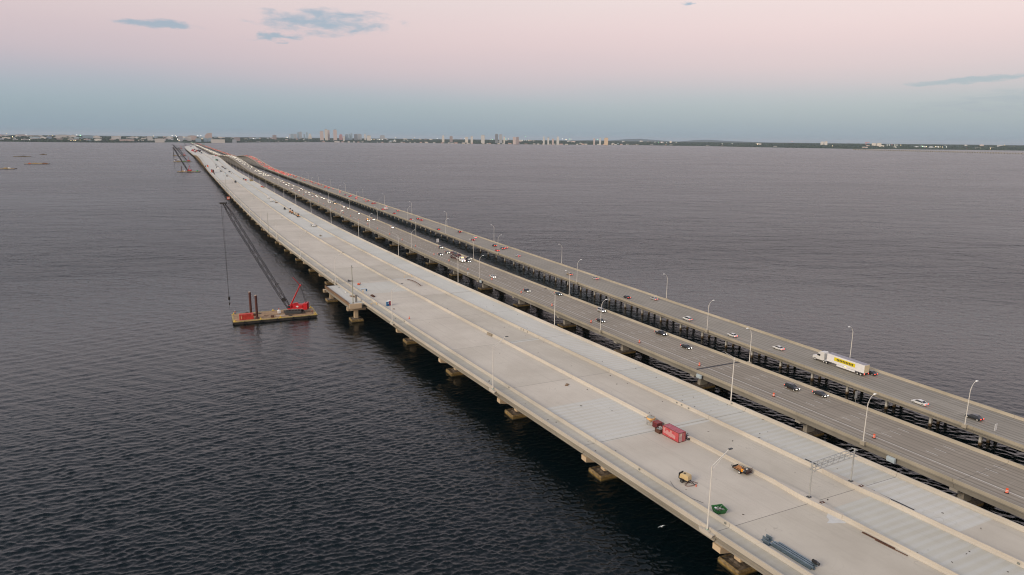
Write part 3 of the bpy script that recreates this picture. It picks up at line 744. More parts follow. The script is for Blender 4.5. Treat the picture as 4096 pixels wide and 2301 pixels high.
T = [ # px0, px1, y top, distance, material, kind, label
 (c2(440), c2(505), 532, 10800, W_SALMON, 'slope', 'pinkish office block with sloping top, tallest one beside the bridge end'),
 (c2(275), c2(352), 544, 9900, W_SALMON, 'block', 'long salmon office block left of the sloping pink one'),
 (c2(245), c2(300), 548, 9700, W_CREAM, 'block', 'cream low block just left of the salmon office block'),
 (c2(425), c2(500), 553, 9300, W_GLASS, 'twin', 'pale green glass block in front of the sloping pink office'),
 (c2(345), c2(395), 555, 9200, W_GLASS, 'block', 'low green glass block below the salmon office'),
 (c2(500), c2(625), 558.5, 9150, W_CREAM, 'block', 'long cream apartment row on the shore right of the bridge end'),
 (c2(705), c2(745), 559, 9500, W_GREY, 'block', 'small grey waterfront block right of the apartment row'),
 (c2(725), c2(780), 551, 10500, W_BROWN, 'block', 'squat dark brown block above the waterfront trees'),
 (c2(1104), c2(1140), 541.5, 13000, W_BROWN, 'block', 'brown tower standing alone left of the downtown towers'),
 (c2(1268), c2(1276), 540, 14000, W_WHITE, 'block', 'thin white slab at the left edge of downtown'),
 (c2(1280), c2(1310), 538, 14500, W_GLASS, 'block', 'pale blue block next to the thin white slab'),
 (c2(1312), c2(1340), 538, 15000, W_GREY, 'block', 'grey block between pale blue block and glass twins'),
 (c2(1347), c2(1365), 531.5, 14600, W_GLASS, 'block', 'narrow glass tower, left one of the downtown pair'),
 (c2(1366), c2(1392), 529, 14600, W_GREY, 'block', 'grey glass tower, right one of the downtown pair'),
 (c2(1408), c2(1424), 538.5, 15000, W_GLASS, 'block', 'low blue block right of the glass pair'),
 (c2(1436), c2(1448), 530.5, 15000, W_GLASS, 'block', 'slim pale spire-like glass tower'),
 (c2(1455), c2(1487), 536, 14700, W_CREAM, 'step', 'cream stepped tower right of the slim glass tower'),
 (c2(1570), c2(1604), 526, 14000, W_PINK, 'block', 'pinkish office tower left of the tallest tower'),
 (c2(1617), c2(1645), 519, 14000, W_CREAM, 'block', 'tallest cream tower of the downtown skyline'),
 (c2(1646), c2(1665), 522, 14100, W_PINK, 'block', 'pink wing tower attached right of the tallest tower'),
 (c2(1702), c2(1736), 520.5, 14000, W_PINK, 'block', 'pink-grey tower with dark cap right of the tallest'),
 (c2(1758), c2(1790), 537, 14200, W_RED, 'round', 'rounded red-pink building beside the pink-grey tower'),
 (c2(1795), c2(1813), 546.5, 13500, W_WHITE, 'block', 'small white block right of the rounded red building'),
 (c2(1815), c2(1850), 539.5, 14300, W_GLASS, 'block', 'pale green block in the right half of downtown'),
 (c2(1855), c2(1888), 535.5, 14500, W_GLASS, 'twin', 'blue-grey twin-topped tower in the right half of downtown'),
 (c2(1905), c2(1938), 538, 14400, W_DARK, 'block', 'dark flat-topped block right of the blue-grey twins'),
 (c2(1940), c2(1978), 538, 14600, W_GREY, 'block', 'grey block touching the dark flat-topped one'),
 (c2(2005), c2(2020), 537.5, 14300, W_WHITE, 'block', 'narrow pale tower right of the grey block'),
 (c2(2028), c2(2068), 543.5, 14100, W_CREAM, 'block', 'cream block at the right end of downtown'),
 (c2(2160), c2(2205), 543, 15500, W_GREY, 'block', 'grey distant hall right of downtown'),
 (c2(192, 2.576, 1700), c2(216, 2.576, 1700), 541, 13500, W_CREAM, 'step', 'cream stepped hospital-like block on the mid shore'),
 (c2(268, 2.576, 1700), c2(297, 2.576, 1700), 546, 13500, W_BROWN, 'block', 'brown and grey block right of the cream stepped one'),
 (c2(420, 2.576, 1700), c2(449, 2.576, 1700), 549.5, 13000, W_CREAM, 'block', 'low beige block on the mid shore'),
 (c2(474, 2.576, 1700), c2(497, 2.576, 1700), 546.5, 12500, W_WHITE, 'block', 'small white tower left of the big white tower'),
 (c2(577, 2.576, 1700), c2(612, 2.576, 1700), 542, 12500, W_WHITE, 'block', 'big white apartment tower on the mid shore'),
 (c2(715, 2.576, 1700), c2(744, 2.576, 1700), 537.5, 12500, W_DARK, 'block', 'dark slate tower, left one of the dark pair'),
 (c2(755, 2.576, 1700), c2(786, 2.576, 1700), 539, 12500, W_GREY, 'block', 'dark grey tower, right one of the dark pair'),
 (c2(797, 2.576, 1700), c2(813, 2.576, 1700), 547, 12500, W_CREAM, 'block', 'narrow beige block beside the dark pair'),
 (c2(890, 2.576, 1700), c2(918, 2.576, 1700), 549, 12300, W_PINK, 'block', 'pink-beige block, left one of the brownish pair'),
 (c2(921, 2.576, 1700), c2(948, 2.576, 1700), 549, 12300, W_BROWN, 'block', 'brown block, right one of the brownish pair'),
 (c2(1187, 2.576, 1700), c2(1203, 2.576, 1700), 544, 12300, W_WHITE, 'step', 'slim white tower with pointed crown'),
 (c2(1230, 2.576, 1700), c2(1247, 2.576, 1700), 551, 12300, W_WHITE, 'block', 'small white tower right of the slim pointed one'),
 (c2(1320, 2.576, 1700), c2(1345, 2.576, 1700), 546, 12300, W_WHITE, 'step', 'white tower with tapering top on the right shore'),
 (c2(1275, 2.576, 1700), c2(1293, 2.576, 1700), 556, 12300, W_SALMON, 'block', 'little salmon block between the white towers'),
 (c2(1683, 2.576, 1700), c2(1698, 2.576, 1700), 554.5, 12500, W_PINK, 'block', 'small pink tower left of the orange slab'),
 (c2(1740, 2.576, 1700), c2(1758, 2.576, 1700), 551.5, 12500, W_WHITE, 'step', 'white tower left of the orange slab'),
 (c2(1790, 2.576, 1700), c2(1828, 2.576, 1700), 552, 12500, W_ORANGE, 'block', 'broad orange apartment slab right of the hills'),
 (c2(966, 1.845, 2700), c2(1010, 1.845, 2700), 565.5, 12500, W_WHITE, 'twin', 'pair of pale apartment towers rising from one base on the right shore'),
 (c2(1330, 1.845, 2700), c2(1390, 1.845, 2700), 572, 12000, W_CREAM, 'twin', 'pale industrial block with columns near the tank farm'),
 (c2(90, 3.68, 0), c2(186, 3.68, 0), 537.5, 10800, W_PINK, 'block', 'brick-pink block at the left end of the shore'),
 (c2(350, 3.68, 0), c2(430, 3.68, 0), 541, 10800, W_CREAM, 'block', 'beige block right of the brick-pink one'),
 (c2(560, 3.68, 0), c2(690, 3.68, 0), 540, 11000, W_PINK, 'block', 'long dull red block on the left shore'),
 (c2(708, 3.68, 0), c2(790, 3.68, 0), 543, 10000, W_CREAM, 'block', 'beige stepped block behind the viaduct'),
 (c2(800, 3.68, 0), c2(945, 3.68, 0), 548, 9600, W_GREY, 'block', 'grey parking block at the right end of the viaduct'),
 (c2(1120, 3.68, 0), c2(1290, 3.68, 0), 541, 10500, W_CREAM, 'block', 'long beige block on the left shore'),
 (c2(1300, 3.68, 0), c2(1400, 3.68, 0), 541, 10000, W_CREAM, 'step', 'beige stepped hotel on the left shore'),
 (c2(1490, 3.68, 0), c2(1616, 3.68, 0), 543, 9500, W_GLASS, 'block', 'dark green glass office on the left shore'),
 (c2(1620, 3.68, 0), c2(1740, 3.68, 0), 544, 9800, W_CREAM, 'step', 'cream office with raised right corner'),
 (c2(1895, 3.68, 0), c2(2010, 3.68, 0), 546, 9400, W_WHITE, 'block', 'pale grey gridded office block on the left shore'),
 (c2(2010, 3.68, 0), c2(2190, 3.68, 0), 558.5, 8700, W_SALMON, 'block', 'long low salmon hotel on the water left of the bridge'),
 (c2(2395, 3.68, 0), c2(2460, 3.68, 0), 546.5, 9400, W_WHITE, 'block', 'white block above the crane booms'),
 (c2(2500, 3.68, 0), c2(2620, 3.68, 0), 556, 8900, W_CREAM, 'block', 'low beige block with lit roof near the bridge end'),
 (768, 784, 546, 9600, W_GREY, 'block', 'grey office block directly over the bridge end'),
]
for a, b, y, D, m, kd, lb in T: building(a, b, y, D, m, lb, kd)
# the low city: many small blocks
rc = random.Random(11)
def where(px):
    for lim, t_ in ((250, 'at the left end of the far shore'), (480, 'below the left shore offices'), (700, 'on the shore above the crane booms'), (900, 'around the shore end of the bridges'), (1180, 'between the bridge end and downtown'), (1450, 'under the tallest downtown towers'), (1720, 'right of the downtown towers'), (1980, 'near the dark pair of towers'), (2300, 'left of the orange slab'), (2700, 'below the far hills'), (3150, 'left of the pale twin towers'), (3500, 'between the twin towers and the tanks'), (9999, 'by the trestle bridge at the far right')):
        if px < lim: return t_
mats_ = [W_CREAM, W_WHITE, W_GREY, W_PINK, W_CREAM, W_WHITE, W_GLASS, W_BROWN]
lows = []
for mm in mats_[:8]:
    b = MB(); b.box(-.5, .5, -.5, .5, 0, 1); b.box(-.3, .1, -.2, .3, 1.0, 1.12); lows.append(b.mesh('low_block', mm))
for i in range(150):
    px = rc.choice([rc.uniform(0, 1150), rc.uniform(0, 1150), rc.uniform(1150, 4096)])
    s = shore_at(px); D = s.y + rc.uniform(250, 3800) * (0.8 if px < 1150 else 1.0)
    if px > 3300: D = min(D, s.y + 2500)
    p = at_dist(px, D); o = mobj('low_block', lows[i % 8], None, (p.x, p.y, ground_z(D - s.y) - 2), math.atan2(-p.x, p.y) + rc.uniform(-.3, .3), (rc.uniform(25, 95), rc.uniform(25, 50), rc.uniform(14, 30) * (1 + (D - s.y) / 9000)))
    tag(o, ['beige', 'white', 'grey', 'pink', 'cream', 'pale', 'glass', 'brown'][i % 8] + ' low city block ' + where(px), 'building', 'low city blocks on the far shore')
# houses along the waterline
HR = [mat('house_roof_grey', (0.40, 0.38, 0.36)), mat('house_roof_tile', (0.42, 0.24, 0.18)), mat('house_roof_pale', (0.55, 0.50, 0.45))]
HW = [mat('house_wall_white', (0.72, 0.68, 0.62)), mat('house_wall_pink', (0.66, 0.48, 0.42)), mat('house_wall_cream', (0.66, 0.58, 0.46))]
hm = []
for i in range(3):
    a = MB().box(-.5, .5, -.5, .5, 0, .62).mesh('wall', HW[i]); r = MB().prism([(-.56, .62), (.56, .62), (0, 1.0)], -.54, .54).mesh('roof', HR[i]); hm.append((a, r))
hx = [c2(v) for v in (850, 880, 925, 960, 995, 1035, 1070, 1140, 1165, 1230, 1290, 1425, 1450, 1600, 1720, 1745, 1790, 1850, 1900, 1945, 1985, 2135, 2180, 2260, 2370, 2390, 2455, 2500, 2560)] + \
     [c2(v, 2.576, 1700) for v in (40, 115, 195, 260, 290, 330, 405, 450, 490, 600, 640, 660, 750, 800, 860, 915, 950, 1020, 1100, 1140, 1190, 1250, 1300, 1365, 1420, 1525, 1580, 1610, 1730, 1790, 1870, 1900, 1960, 2020, 2050, 2090, 2120, 2260, 2400, 2450)] + [2790, 2850, 2905, 2960, 3010, 3050]
for i, px in enumerate(hx):
    s = shore_at(px); D = s.y + rc.uniform(14, 40); p = at_dist(px, D); a, r = hm[i % 3]
    o = empty('house', ['white', 'pink', 'cream'][i % 3] + ' waterfront house ' + where(px), 'house', (p.x, p.y, 0.5), math.atan2(-p.x, p.y), 'houses along the far shoreline')
    k_ = rc.uniform(24, 62); sc_ = (k_, 22, rc.uniform(13, 20)); mobj('wall', a, o, scale=sc_); mobj('roof', r, o, scale=sc_)
# viaduct on the left shore
b = MB(); 
for i in range(24):
    x0 = at_dist(i * 10.6, 9300); x1 = at_dist((i + 1) * 10.6, 9300); zz = 26 - 12 * max(0, (i - 14) / 10)
    b.add([(x0.x, x0.y, zz), (x1.x, x1.y, zz), (x1.x, x1.y, zz + 5), (x0.x, x0.y, zz + 5), (x0.x, x0.y + 14, zz), (x1.x, x1.y + 14, zz), (x1.x, x1.y + 14, zz + 5), (x0.x, x0.y + 14, zz + 5)], [(0, 1, 2, 3), (3, 2, 6, 7), (4, 7, 6, 5), (0, 4, 5, 1)])
    b.box(x0.x - 2, x0.x + 2, x0.y + 3, x0.y + 7, 0, zz)
tag(b.build('viaduct', BARRIER), 'long beige road viaduct running along the left shore', 'viaduct')
# tank farm
for i, (x, wd) in enumerate(((1640, 40), (1698, 30), (1748, 26), (1790, 26))):
    px = c2(x, 1.845, 2700); D = 11600; p = at_dist(px, D); r = wd / 1.845 / 2731 * D / 2
    t_ = MB().lathe([(r, 0), (r, 34), (r * .6, 39), (0.3, 41)], n=16).build('storage_tank', WHITE); t_.location = (p.x, p.y, 0)
    tag(t_, ['widest white storage tank, left end of the row', 'white storage tank right of the widest one', 'third white storage tank of the shore row', 'white storage tank at the right end of the row'][i], 'tank', 'storage tanks on the right shore')
# tower crane by the industrial block
p = at_dist(c2(1285, 1.845, 2700), 12000); o = empty('tower_crane', 'far thin tower crane left of the industrial block', 'crane', p)
MB().box(-2.5, 2.5, -2.5, 2.5, 0, 98).build('mast', ORANGE, o); MB().box(-22, 60, -2, 2, 92, 96).build('jib', ORANGE, o)
# far trestle bridge at the right edge
g0 = unproj(3415, 597.5, 8); g1 = unproj(4250, 617.5, 8); dv = (g1 - g0); n_ = 90
o = empty('trestle_bridge', 'far low trestle bridge across the bay at the right edge', 'bridge', (g0.x, g0.y, 0), math.atan2(dv.y, dv.x))
Lg = math.hypot(dv.x, dv.y); MB().box(0, Lg, -7, 7, 8, 11).build('deck', OLD_BARRIER, o)
b = MB()
for i in range(n_): b.box(Lg * i / n_ - 3, Lg * i / n_ + 3, -6, 6, -1, 8)
tag(b.build('pier', PIER_OLD, o), kind='stuff')
# lights of the city
LM = [mat('lamp_warm', (1, .8, .5), emit=(1.0, 0.72, 0.38), estr=5.0), mat('lamp_white', (1, 1, .9), emit=(1.0, 0.95, 0.85), estr=4.5), mat('lamp_green', (.5, 1, .5), emit=(0.35, 1.0, 0.45), estr=4.0), mat('lamp_red', (1, .3, .3), emit=(1.0, 0.25, 0.2), estr=4.0)]
lm_me = [MB().lathe([(.2, -1), (1, 0), (.2, 1)], n=6).mesh('flood_lamp', m) for m in LM]
lights = [(16, 541, 0), (16, 550.5, 0), (3, 541, 0), (88, 536, 0), (115, 536, 0), (199, 563.5, 1), (188, 541, 1), (135, 548, 0), (273, 545, 0), (289, 543, 0), (382, 541, 1), (394, 541.5, 2), (396, 544, 2), (357, 564, 0), (368, 563.5, 0), (375, 564, 0), (392, 563.5, 0), (408, 563.5, 2),
          (675, 545, 0), (745, 543.5, 1), (757, 543.5, 0), (762, 548.5, 1), (772, 548.5, 1), (843, 543.5, 1), (855, 543.5, 1), (775, 548, 0), (770, 561, 0), (765, 557, 1), (858, 556, 0), (990, 554.5, 1), (1054, 554.5, 1),
          (1180, 550, 0), (1184, 550, 1), (1316, 550.5, 0), (1420, 549, 1)] + [(c2(v), y, c) for v, y, c in ((2076, 558.5, 1), (2100, 558.5, 0), (2130, 557.5, 1), (2140, 557.5, 1), (2152, 557.8, 1), (2180, 558, 1), (2305, 560, 1), (2313, 551, 0), (2395, 560.5, 1), (2432, 561, 1), (2480, 559, 0), (2500, 552, 0))] + \
         [(c2(v, 2.576, 1700), y, c) for v, y, c in ((145, 555, 1), (280, 556.5, 1), (300, 556.5, 0), (380, 556, 3), (418, 556, 1), (675, 557, 0), (690, 558, 2), (820, 556.5, 2), (845, 556.5, 0), (985, 561, 1), (1005, 561, 1), (1025, 561, 1), (1042, 561, 1), (1012, 546.5, 2), (1380, 556, 1), (1410, 558, 0), (1418, 559, 0), (1450, 557, 2), (1465, 557.5, 0), (1725, 558, 2), (2290, 568.5, 1), (2325, 568, 2), (2355, 568.5, 1), (2368, 568.5, 1), (2402, 569, 1), (2440, 569, 0), (2500, 569.5, 1))] + \
         [(c2(v, 1.845, 2700), y, c) for v, y, c in ((270, 575, 1), (340, 574.5, 1), (520, 576.5, 0), (762, 565.5, 3), (1050, 583, 0), (1435, 579.5, 1), (1450, 579.5, 1), (1470, 579.5, 3), (1490, 579.5, 1), (1505, 579.5, 1), (1532, 580, 0), (1265, 594.5, 2), (1685, 585, 2), (1715, 585, 0), (1780, 586, 0), (1800, 587, 1), (1812, 587, 0), (1828, 587, 0), (1855, 587, 1), (1735, 592, 0), (1845, 593.5, 0), (1922, 594.5, 0), (2002, 596, 3), (2095, 596.5, 0), (2168, 597, 0), (2245, 598, 0), (2320, 600, 0), (2375, 602, 0), (2418, 603, 0), (2470, 605, 0), (2265, 580, 0))]
for i, (px, y, c) in enumerate(lights):
    s = shore_at(px); D = s.y + 350 + (i * 37 % 400)
    z_ = max(4.0, CAM_H - (y - horizon(px)) / 2731.0 * D); p = at_dist(px, D)
    if z_ > 60: D = s.y + 2500; z_ = CAM_H - (y - horizon(px)) / 2731.0 * D; p = at_dist(px, D)
    z_ = max(z_, ground_z(D - s.y) + 9)
    r = 4.6 if c in (0, 3) else 5.2
    o = mobj('flood_lamp', lm_me[c], None, (p.x, p.y, z_), 0, (r, r, r * .8))
    tag(o, ['small warm lamp', 'bright white floodlight', 'green lamp', 'red lamp'][c] + ' glowing ' + where(px), 'lamp', 'lights on the far shore')

# ------------------------------------------------------------------ lamp posts and signs on the bridges
LAMPGLOW = mat('lamp_head_white', (0.8, 0.8, 0.78), 0.3, emit=(1, 0.97, 0.9), estr=0.25)
def angle_of(B, u):
    return math.atan2(-(B.v(u + 6, 0) - B.v(u - 6, 0)), 12.0)      # turn of the alignment, bridge frame
def post_new(h=13.9):
    o = empty('lamp_post')
    p = MB(); p.tube((0, 0, 0.1), (0, 0, h), 0.17, 0.10, 8); p.build('pole', ALU, o)
    a = MB(); a.tube((0.06, 0, h - .1), (4.3, 0, h + 2.3), 0.075, 0.055, 6); a.tube((0.06, 0, h - 1.0), (4.0, 0, h + 2.12), 0.07, 0.05, 6); a.build('arm', ALU, o)
    MB().box(4.2, 5.15, -.22, .22, h + 2.25, h + 2.4).build('lamp_head', DARKGREY, o)
    b = MB(); b.prism([(-1.5, -.75), (1.5, -.75), (1.9, 0.0), (.75, .0), (.75, .2), (-.75, .2), (-.75, 0.0), (-1.9, .0)], -.42, .3, axis='x'); b.build('pedestal', BARRIER, o)
    g = MB(); g.box(-.16, .16, -.16, .16, .2, .42); g.tube((0, 0, .42), (0, 0, 1.1), .14, n=8); g.build('base', mat('green_tinted_base', (0.25, 0.42, 0.33), 0.5), o)
    return o
def post_old(h=10.6):
    o = empty('lamp_post')
    MB().tube((0, 0, 0), (0, 0, h), 0.14, 0.085, 8).build('pole', ALU, o)
    pts = [Vector((0, 0, h - .3)), Vector((.35, 0, h + .55)), Vector((.85, 0, h + 1.25)), Vector((1.5, 0, h + 1.75)), Vector((2.1, 0, h + 1.95))]
    a = MB(); a.path(pts, .06, 6); a.tube((0.02, 0, h - 1.2), pts[2], .03, n=5); a.build('arm', ALU, o)
    MB().prism([(1.95, h + 1.85), (2.8, h + 1.9), (2.85, h + 2.02), (2.3, h + 2.12), (1.95, h + 2.05)], -.16, .16, axis='y').build('lamp_head', LAMPGLOW, o)
    MB().box(-.45, .45, -.6, .6, -1.0, 0).build('pedestal', OLD_BARRIER, o)
    return o
protoN, protoO = post_new(), post_old()
usedN = usedO = False
def place_post(kind, B, u, off, side, label, group, dz=0.0):
    global usedN, usedO
    if kind == 'N':
        o = protoN if not usedN else copy_tree(protoN); usedN = True
    else:
        o = protoO if not usedO else copy_tree(protoO); usedO = True
    o.location = L(B.v(u, off), u, B.z(u) + dz); o.rotation_euler = (0, 0, ROT + angle_of(B, u) + (0 if side > 0 else math.pi))
    tag(o, label, 'lamp post', group)
nth = ['nearest', 'second nearest', 'third nearest', 'fourth nearest', 'fifth nearest', 'sixth nearest', 'seventh nearest']
nth += ['eighth', 'ninth', 'tenth', 'eleventh', 'twelfth', 'thirteenth', 'fourteenth', 'fifteenth', 'sixteenth', 'seventeenth', 'eighteenth', 'nineteenth', 'twentieth']
nth += ['twenty-' + q for q in ('first', 'second', 'third', 'fourth', 'fifth', 'sixth', 'seventh', 'eighth', 'ninth')] + ['thirtieth'] + ['thirty-' + q for q in ('first', 'second', 'third', 'fourth', 'fifth', 'sixth', 'seventh', 'eighth', 'ninth')] + ['fortieth', 'forty-first', 'forty-second', 'forty-third', 'forty-fourth']
def nlab(i, s): return nth[i] + ' ' + s
for i, u in enumerate([92 + 87.6 * k for k in range(0, 17)]):
    place_post('N', BN, u, -0.35, 1, nlab(i, 'tall lamp post on the water-side edge of the new bridge'), 'lamp posts along the left edge of the new bridge', 0.35)
for i, u in enumerate([141.5 + 94.0 * k for k in range(0, 38)]):
    place_post('N', BN, u, 55.95, -1, nlab(i, 'lamp post on the new bridge parapet facing the traffic'), 'lamp posts along the right edge of the new bridge', 0.35)
for i, u in enumerate([109 + 117.8 * k for k in range(0, 14)]):
    place_post('O', BM, u, -0.45, 1, nlab(i, 'lamp post on the left parapet of the middle bridge'), 'lamp posts on the left side of the middle bridge', 0.95)
for i, u in enumerate([170.5 + 117.8 * k for k in range(0, 13)]):
    place_post('O', BM, u, MW + .45, -1, nlab(i, 'lamp post on the right parapet of the middle bridge'), 'lamp posts on the right side of the middle bridge', 0.95)
for i, u in enumerate([107 + 107 * k for k in range(0, 13)]):
    place_post('O', BF, u, -0.45, 1, nlab(i, 'lamp post on the left parapet of the outer bridge'), 'lamp posts on the left side of the outer bridge', 0.95)
for i, u in enumerate([161.5 + 107 * k for k in range(0, 12)]):
    place_post('O', BF, u, FW + .45, -1, nlab(i, 'lamp post on the seaward parapet of the outer bridge'), 'lamp posts on the right side of the outer bridge', 0.95)

def sign(B, px, py, off, z0, w, h, zc, label, face=1, mcol=WHITE):
    u, v = pick(px, py, B.z(100) + 1.0)
    o = empty('road_sign', label, 'sign', L(B.v(u, off), u, B.z(u)), ROT + angle_of(B, u))
    MB().tube((0, 0, z0), (0, 0, zc + h * .4), .05, n=6).build('post', GALV, o)
    MB().box(-w / 2, w / 2, -.035, .035, zc - h / 2, zc + h / 2).build('panel', mcol, o)
    if face: 
        m = MB()
        for k_, ww in ((.25, .55), (.05, .7), (-.15, .5), (-.32, .62)): m.box(-w * ww / 2, w * ww / 2, -.042, -.037, zc + h * k_ - .04, zc + h * k_ + .04)
        m.build('lettering', DARKGREY, o)
    return o
sign(BM, 1762, 976, MW + .2, .8, 1.9, 2.6, 3.6, 'tall white road sign on the far parapet of the middle bridge, behind the car carrier')
sign(BM, 3417, 1608, MW + .2, .8, 1.1, 2.3, 3.2, 'narrow grey back of a sign beside the post near the two dark cars', 0, GALV)
sign(BF, 3966, 1740, .2, .8, 1.0, 2.0, 3.0, 'white sign on the near parapet of the outer bridge, right edge of the photo', 0)
sign(BM, 1862, 1092, -.1, -.6, 1.4, 1.6, .4, 'small white sign panel hung on the outside of the middle bridge parapet', 0)
# utility boxes hung under the middle bridge edge
BOXM = mat('pale_blue_box', (0.50, 0.58, 0.62), 0.5)
for i, (px, py) in enumerate(((2770, 1517), (3578, 1843), (1910, 1132), (1372, 869), (1238, 806), (1152, 763))):
    u, v = pick(px, py, 5.8); b = MB(); b.box(-.3, .3, -1.1, 1.1, -1.4, -.2); b.box(-.36, -.3, -.5, .5, -1.1, -.5)
    o = b.build('utility_box', BOXM); o.location = L(BM.v(u, -.35), u, BM.z(u)); o.rotation_euler = (0, 0, ROT)
    tag(o, nlab(i, 'pale utility box hung on the side of the middle bridge'), 'utility box', 'boxes hung on the middle bridge')

# ------------------------------------------------------------------ traffic barrels
k = nodemat('barrel_stripes')
z = k.N('ShaderNodeSeparateXYZ', {0: k.N('ShaderNodeTexCoord').outputs['Object']}).outputs['Z']
st = k.M('MULTIPLY', k.M('LESS_THAN', k.M('FRACT', k.M('MULTIPLY', z, 3.1)), 0.36), k.M('LESS_THAN', z, 0.98))
k.t.links.new(k.mix(st, (0.80, 0.09, 0.02), (0.80, 0.70, 0.62)), k.b.inputs['Base Color']); k.b.inputs['Roughness'].default_value = 0.45
k.t.links.new(k.mix(st, (0.80, 0.09, 0.02), (0.80, 0.70, 0.62)), k.b.inputs['Base Color'])
BARREL = k.m
brl = MB().lathe([(.34, 0.12), (.34, .42), (.30, .44), (.30, .75), (.27, .77), (.27, 1.08), (.20, 1.12)], n=12).mesh('barrel', BARREL)
brb = MB().lathe([(.47, 0), (.47, .07), (.40, .13)], n=10).mesh('rubber_base', BLACK)
bl = [(4030, 1970), (3487, 1754), (3085, 1587), (2785, 1465), (2557, 1371), (2359, 1291), (2208, 1224), (2079, 1173), (1968, 1120), (1872, 1080), (1796, 1045), (1736, 1020), (1662, 986), (1609, 961),
      (1567, 938), (1514, 916), (1477, 898), (1441, 881), (1410, 866), (1378, 853), (1350, 839), (1329, 829), (1302, 817), (1278, 807), (1258.7, 797), (1219, 780), (1204.8, 772), (1189, 765), (1172, 758)]
for i, (px, py) in enumerate(bl):
    u, v = pick(px, py, 7.25); o = empty('traffic_barrel', nlab(i, 'orange and white traffic barrel on the middle bridge shoulder'), 'traffic barrel', L(BM.v(u, 5.9 if i < 4 else min(6.2, max(4.6, v - BM.v(u, 0)))), u, BM.z(u) + .004), 0, 'traffic barrels on the middle bridge')
    mobj('drum', brl, o); mobj('rubber_base', brb, o)

# ------------------------------------------------------------------ things on the new deck
def deck(px, py, z=9.0): 
    u, v = pick(px, py, z); return u, v
def on_deck(name, label, cat, px, py, turn=0.0, group=None, z=9.0):
    u, v = deck(px, py, z); return empty(name, label, cat, L(v, u, z + 0.004), ROT + angle_of(BN, u) + turn, group)
# shipping container: long side along the bridge
k = nodemat('container_paint')
g = k.N('ShaderNodeTexCoord').outputs['Object']; s = k.N('ShaderNodeSeparateXYZ', {0: g}); n = k.noise(g, 1.1, 5, 0.7); n2 = k.noise(g, 6.0, 3, 0.6)
yy = k.M('ADD', s.outputs['Y'], k.M('MULTIPLY', k.M('SUBTRACT', n2, .5), .25))
def seg(a, b_, lo, hi):
    return k.M('MULTIPLY', k.M('MULTIPLY', k.M('GREATER_THAN', yy, a), k.M('LESS_THAN', yy, b_)), k.M('MULTIPLY', k.M('GREATER_THAN', s.outputs['Z'], lo), k.M('LESS_THAN', s.outputs['Z'], hi)))
msk = seg(2.0, 2.6, .75, 2.25)
for q in ((1.55, 2.0, .75, 1.45), (0.75, 1.6, .7, 1.9), (0.1, .75, .6, 1.65), (-.45, .1, .55, 2.25), (-1.1, -.45, .6, 1.55), (-1.75, -1.1, .5, 1.45)): msk = k.M('MAXIMUM', msk, seg(*q))
msk = k.M('MULTIPLY', msk, k.rng(n2, .25, .6, .55, 1.0))
side = k.M('LESS_THAN', s.outputs['X'], -1.17)
red = k.mix(k.rng(n, .3, .7), (0.46, 0.045, 0.06), (0.52, 0.12, 0.13)); topc = k.mix(k.rng(n, .3, .7), (0.40, 0.10, 0.14), (0.50, 0.17, 0.20))
red = k.mix(k.M('MULTIPLY', msk, side), red, (0.60, 0.46, 0.45))
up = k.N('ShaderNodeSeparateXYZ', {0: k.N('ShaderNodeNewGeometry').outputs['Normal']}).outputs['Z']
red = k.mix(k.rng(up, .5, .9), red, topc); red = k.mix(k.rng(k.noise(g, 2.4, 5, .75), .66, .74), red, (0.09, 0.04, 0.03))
k.t.links.new(red, k.b.inputs['Base Color']); k.b.inputs['Roughness'].default_value = 0.65
CONT = k.m
u0, v0 = deck(2712.5, 1771.7); u1, v1 = deck(2647, 1738)
CU, CV = (u0 + u1) / 2, (v0 + v1) / 2 + 1.22
cont = empty('shipping_container', 'faded red shipping container with peeling white lettering on the empty roadway', 'shipping container', L(CV, CU, 9.0), ROT + angle_of(BN, CU))
def corrug(m, axis, c0, c1, fixed, z0, z1, out, n=26, d=.05):
    prof = []
    for i in range(n):
        t0 = c0 + (c1 - c0) * i / n; t1 = c0 + (c1 - c0) * (i + .5) / n
        prof += [(t0, 0), (t0 + (c1 - c0) * .12 / n, d), (t1, d), (t1 + (c1 - c0) * .12 / n, 0)]
    prof.append((c1, 0)); vs = []
    for t_, o_ in prof:
        for z_ in (z0, z1): vs.append((fixed - out * (d - o_), t_, z_) if axis == 'y' else (t_, fixed - out * (d - o_), z_))
    m.add(vs, [(i * 2, i * 2 + 1, i * 2 + 3, i * 2 + 2) for i in range(len(prof) - 1)])
m = MB(); corrug(m, 'y', -2.95, 2.95, -1.2, .16, 2.48, -1); corrug(m, 'y', -2.95, 2.95, 1.2, .16, 2.48, 1); corrug(m, 'x', -1.13, 1.13, 2.98, .16, 2.48, 1, 10); m.build('side_panel', CONT, cont)
m = MB(); m.box(-1.18, 1.18, -2.96, 2.96, 2.50, 2.55); 
for i in range(14): m.box(-1.1, 1.1, -2.75 + i * .41, -2.55 + i * .41, 2.552, 2.575)
m.build('roof', CONT, cont)
m = MB(); DKR = mat('container_frame_rust', (0.17, 0.05, 0.04), .8, var=.4, scale=3)
for x in (-1.22, 1.10):
    m.box(x, x + .12, -3.03, 3.03, 0, .16)
    m.box(x, x + .12, -3.03, 3.03, 2.48, 2.59)
    for y in (-3.03, 2.91): m.box(x - .003, x + .123, y - .003, y + .123, -.0, 2.595)
m.box(-1.1, 1.1, -3.03, -2.91, 0, .16); m.box(-1.1, 1.1, -3.03, -2.91, 2.46, 2.59); m.box(-1.1, 1.1, 2.91, 3.03, 0, .16); m.box(-1.1, 1.1, 2.91, 3.03, 2.46, 2.59); m.build('frame', DKR, cont)
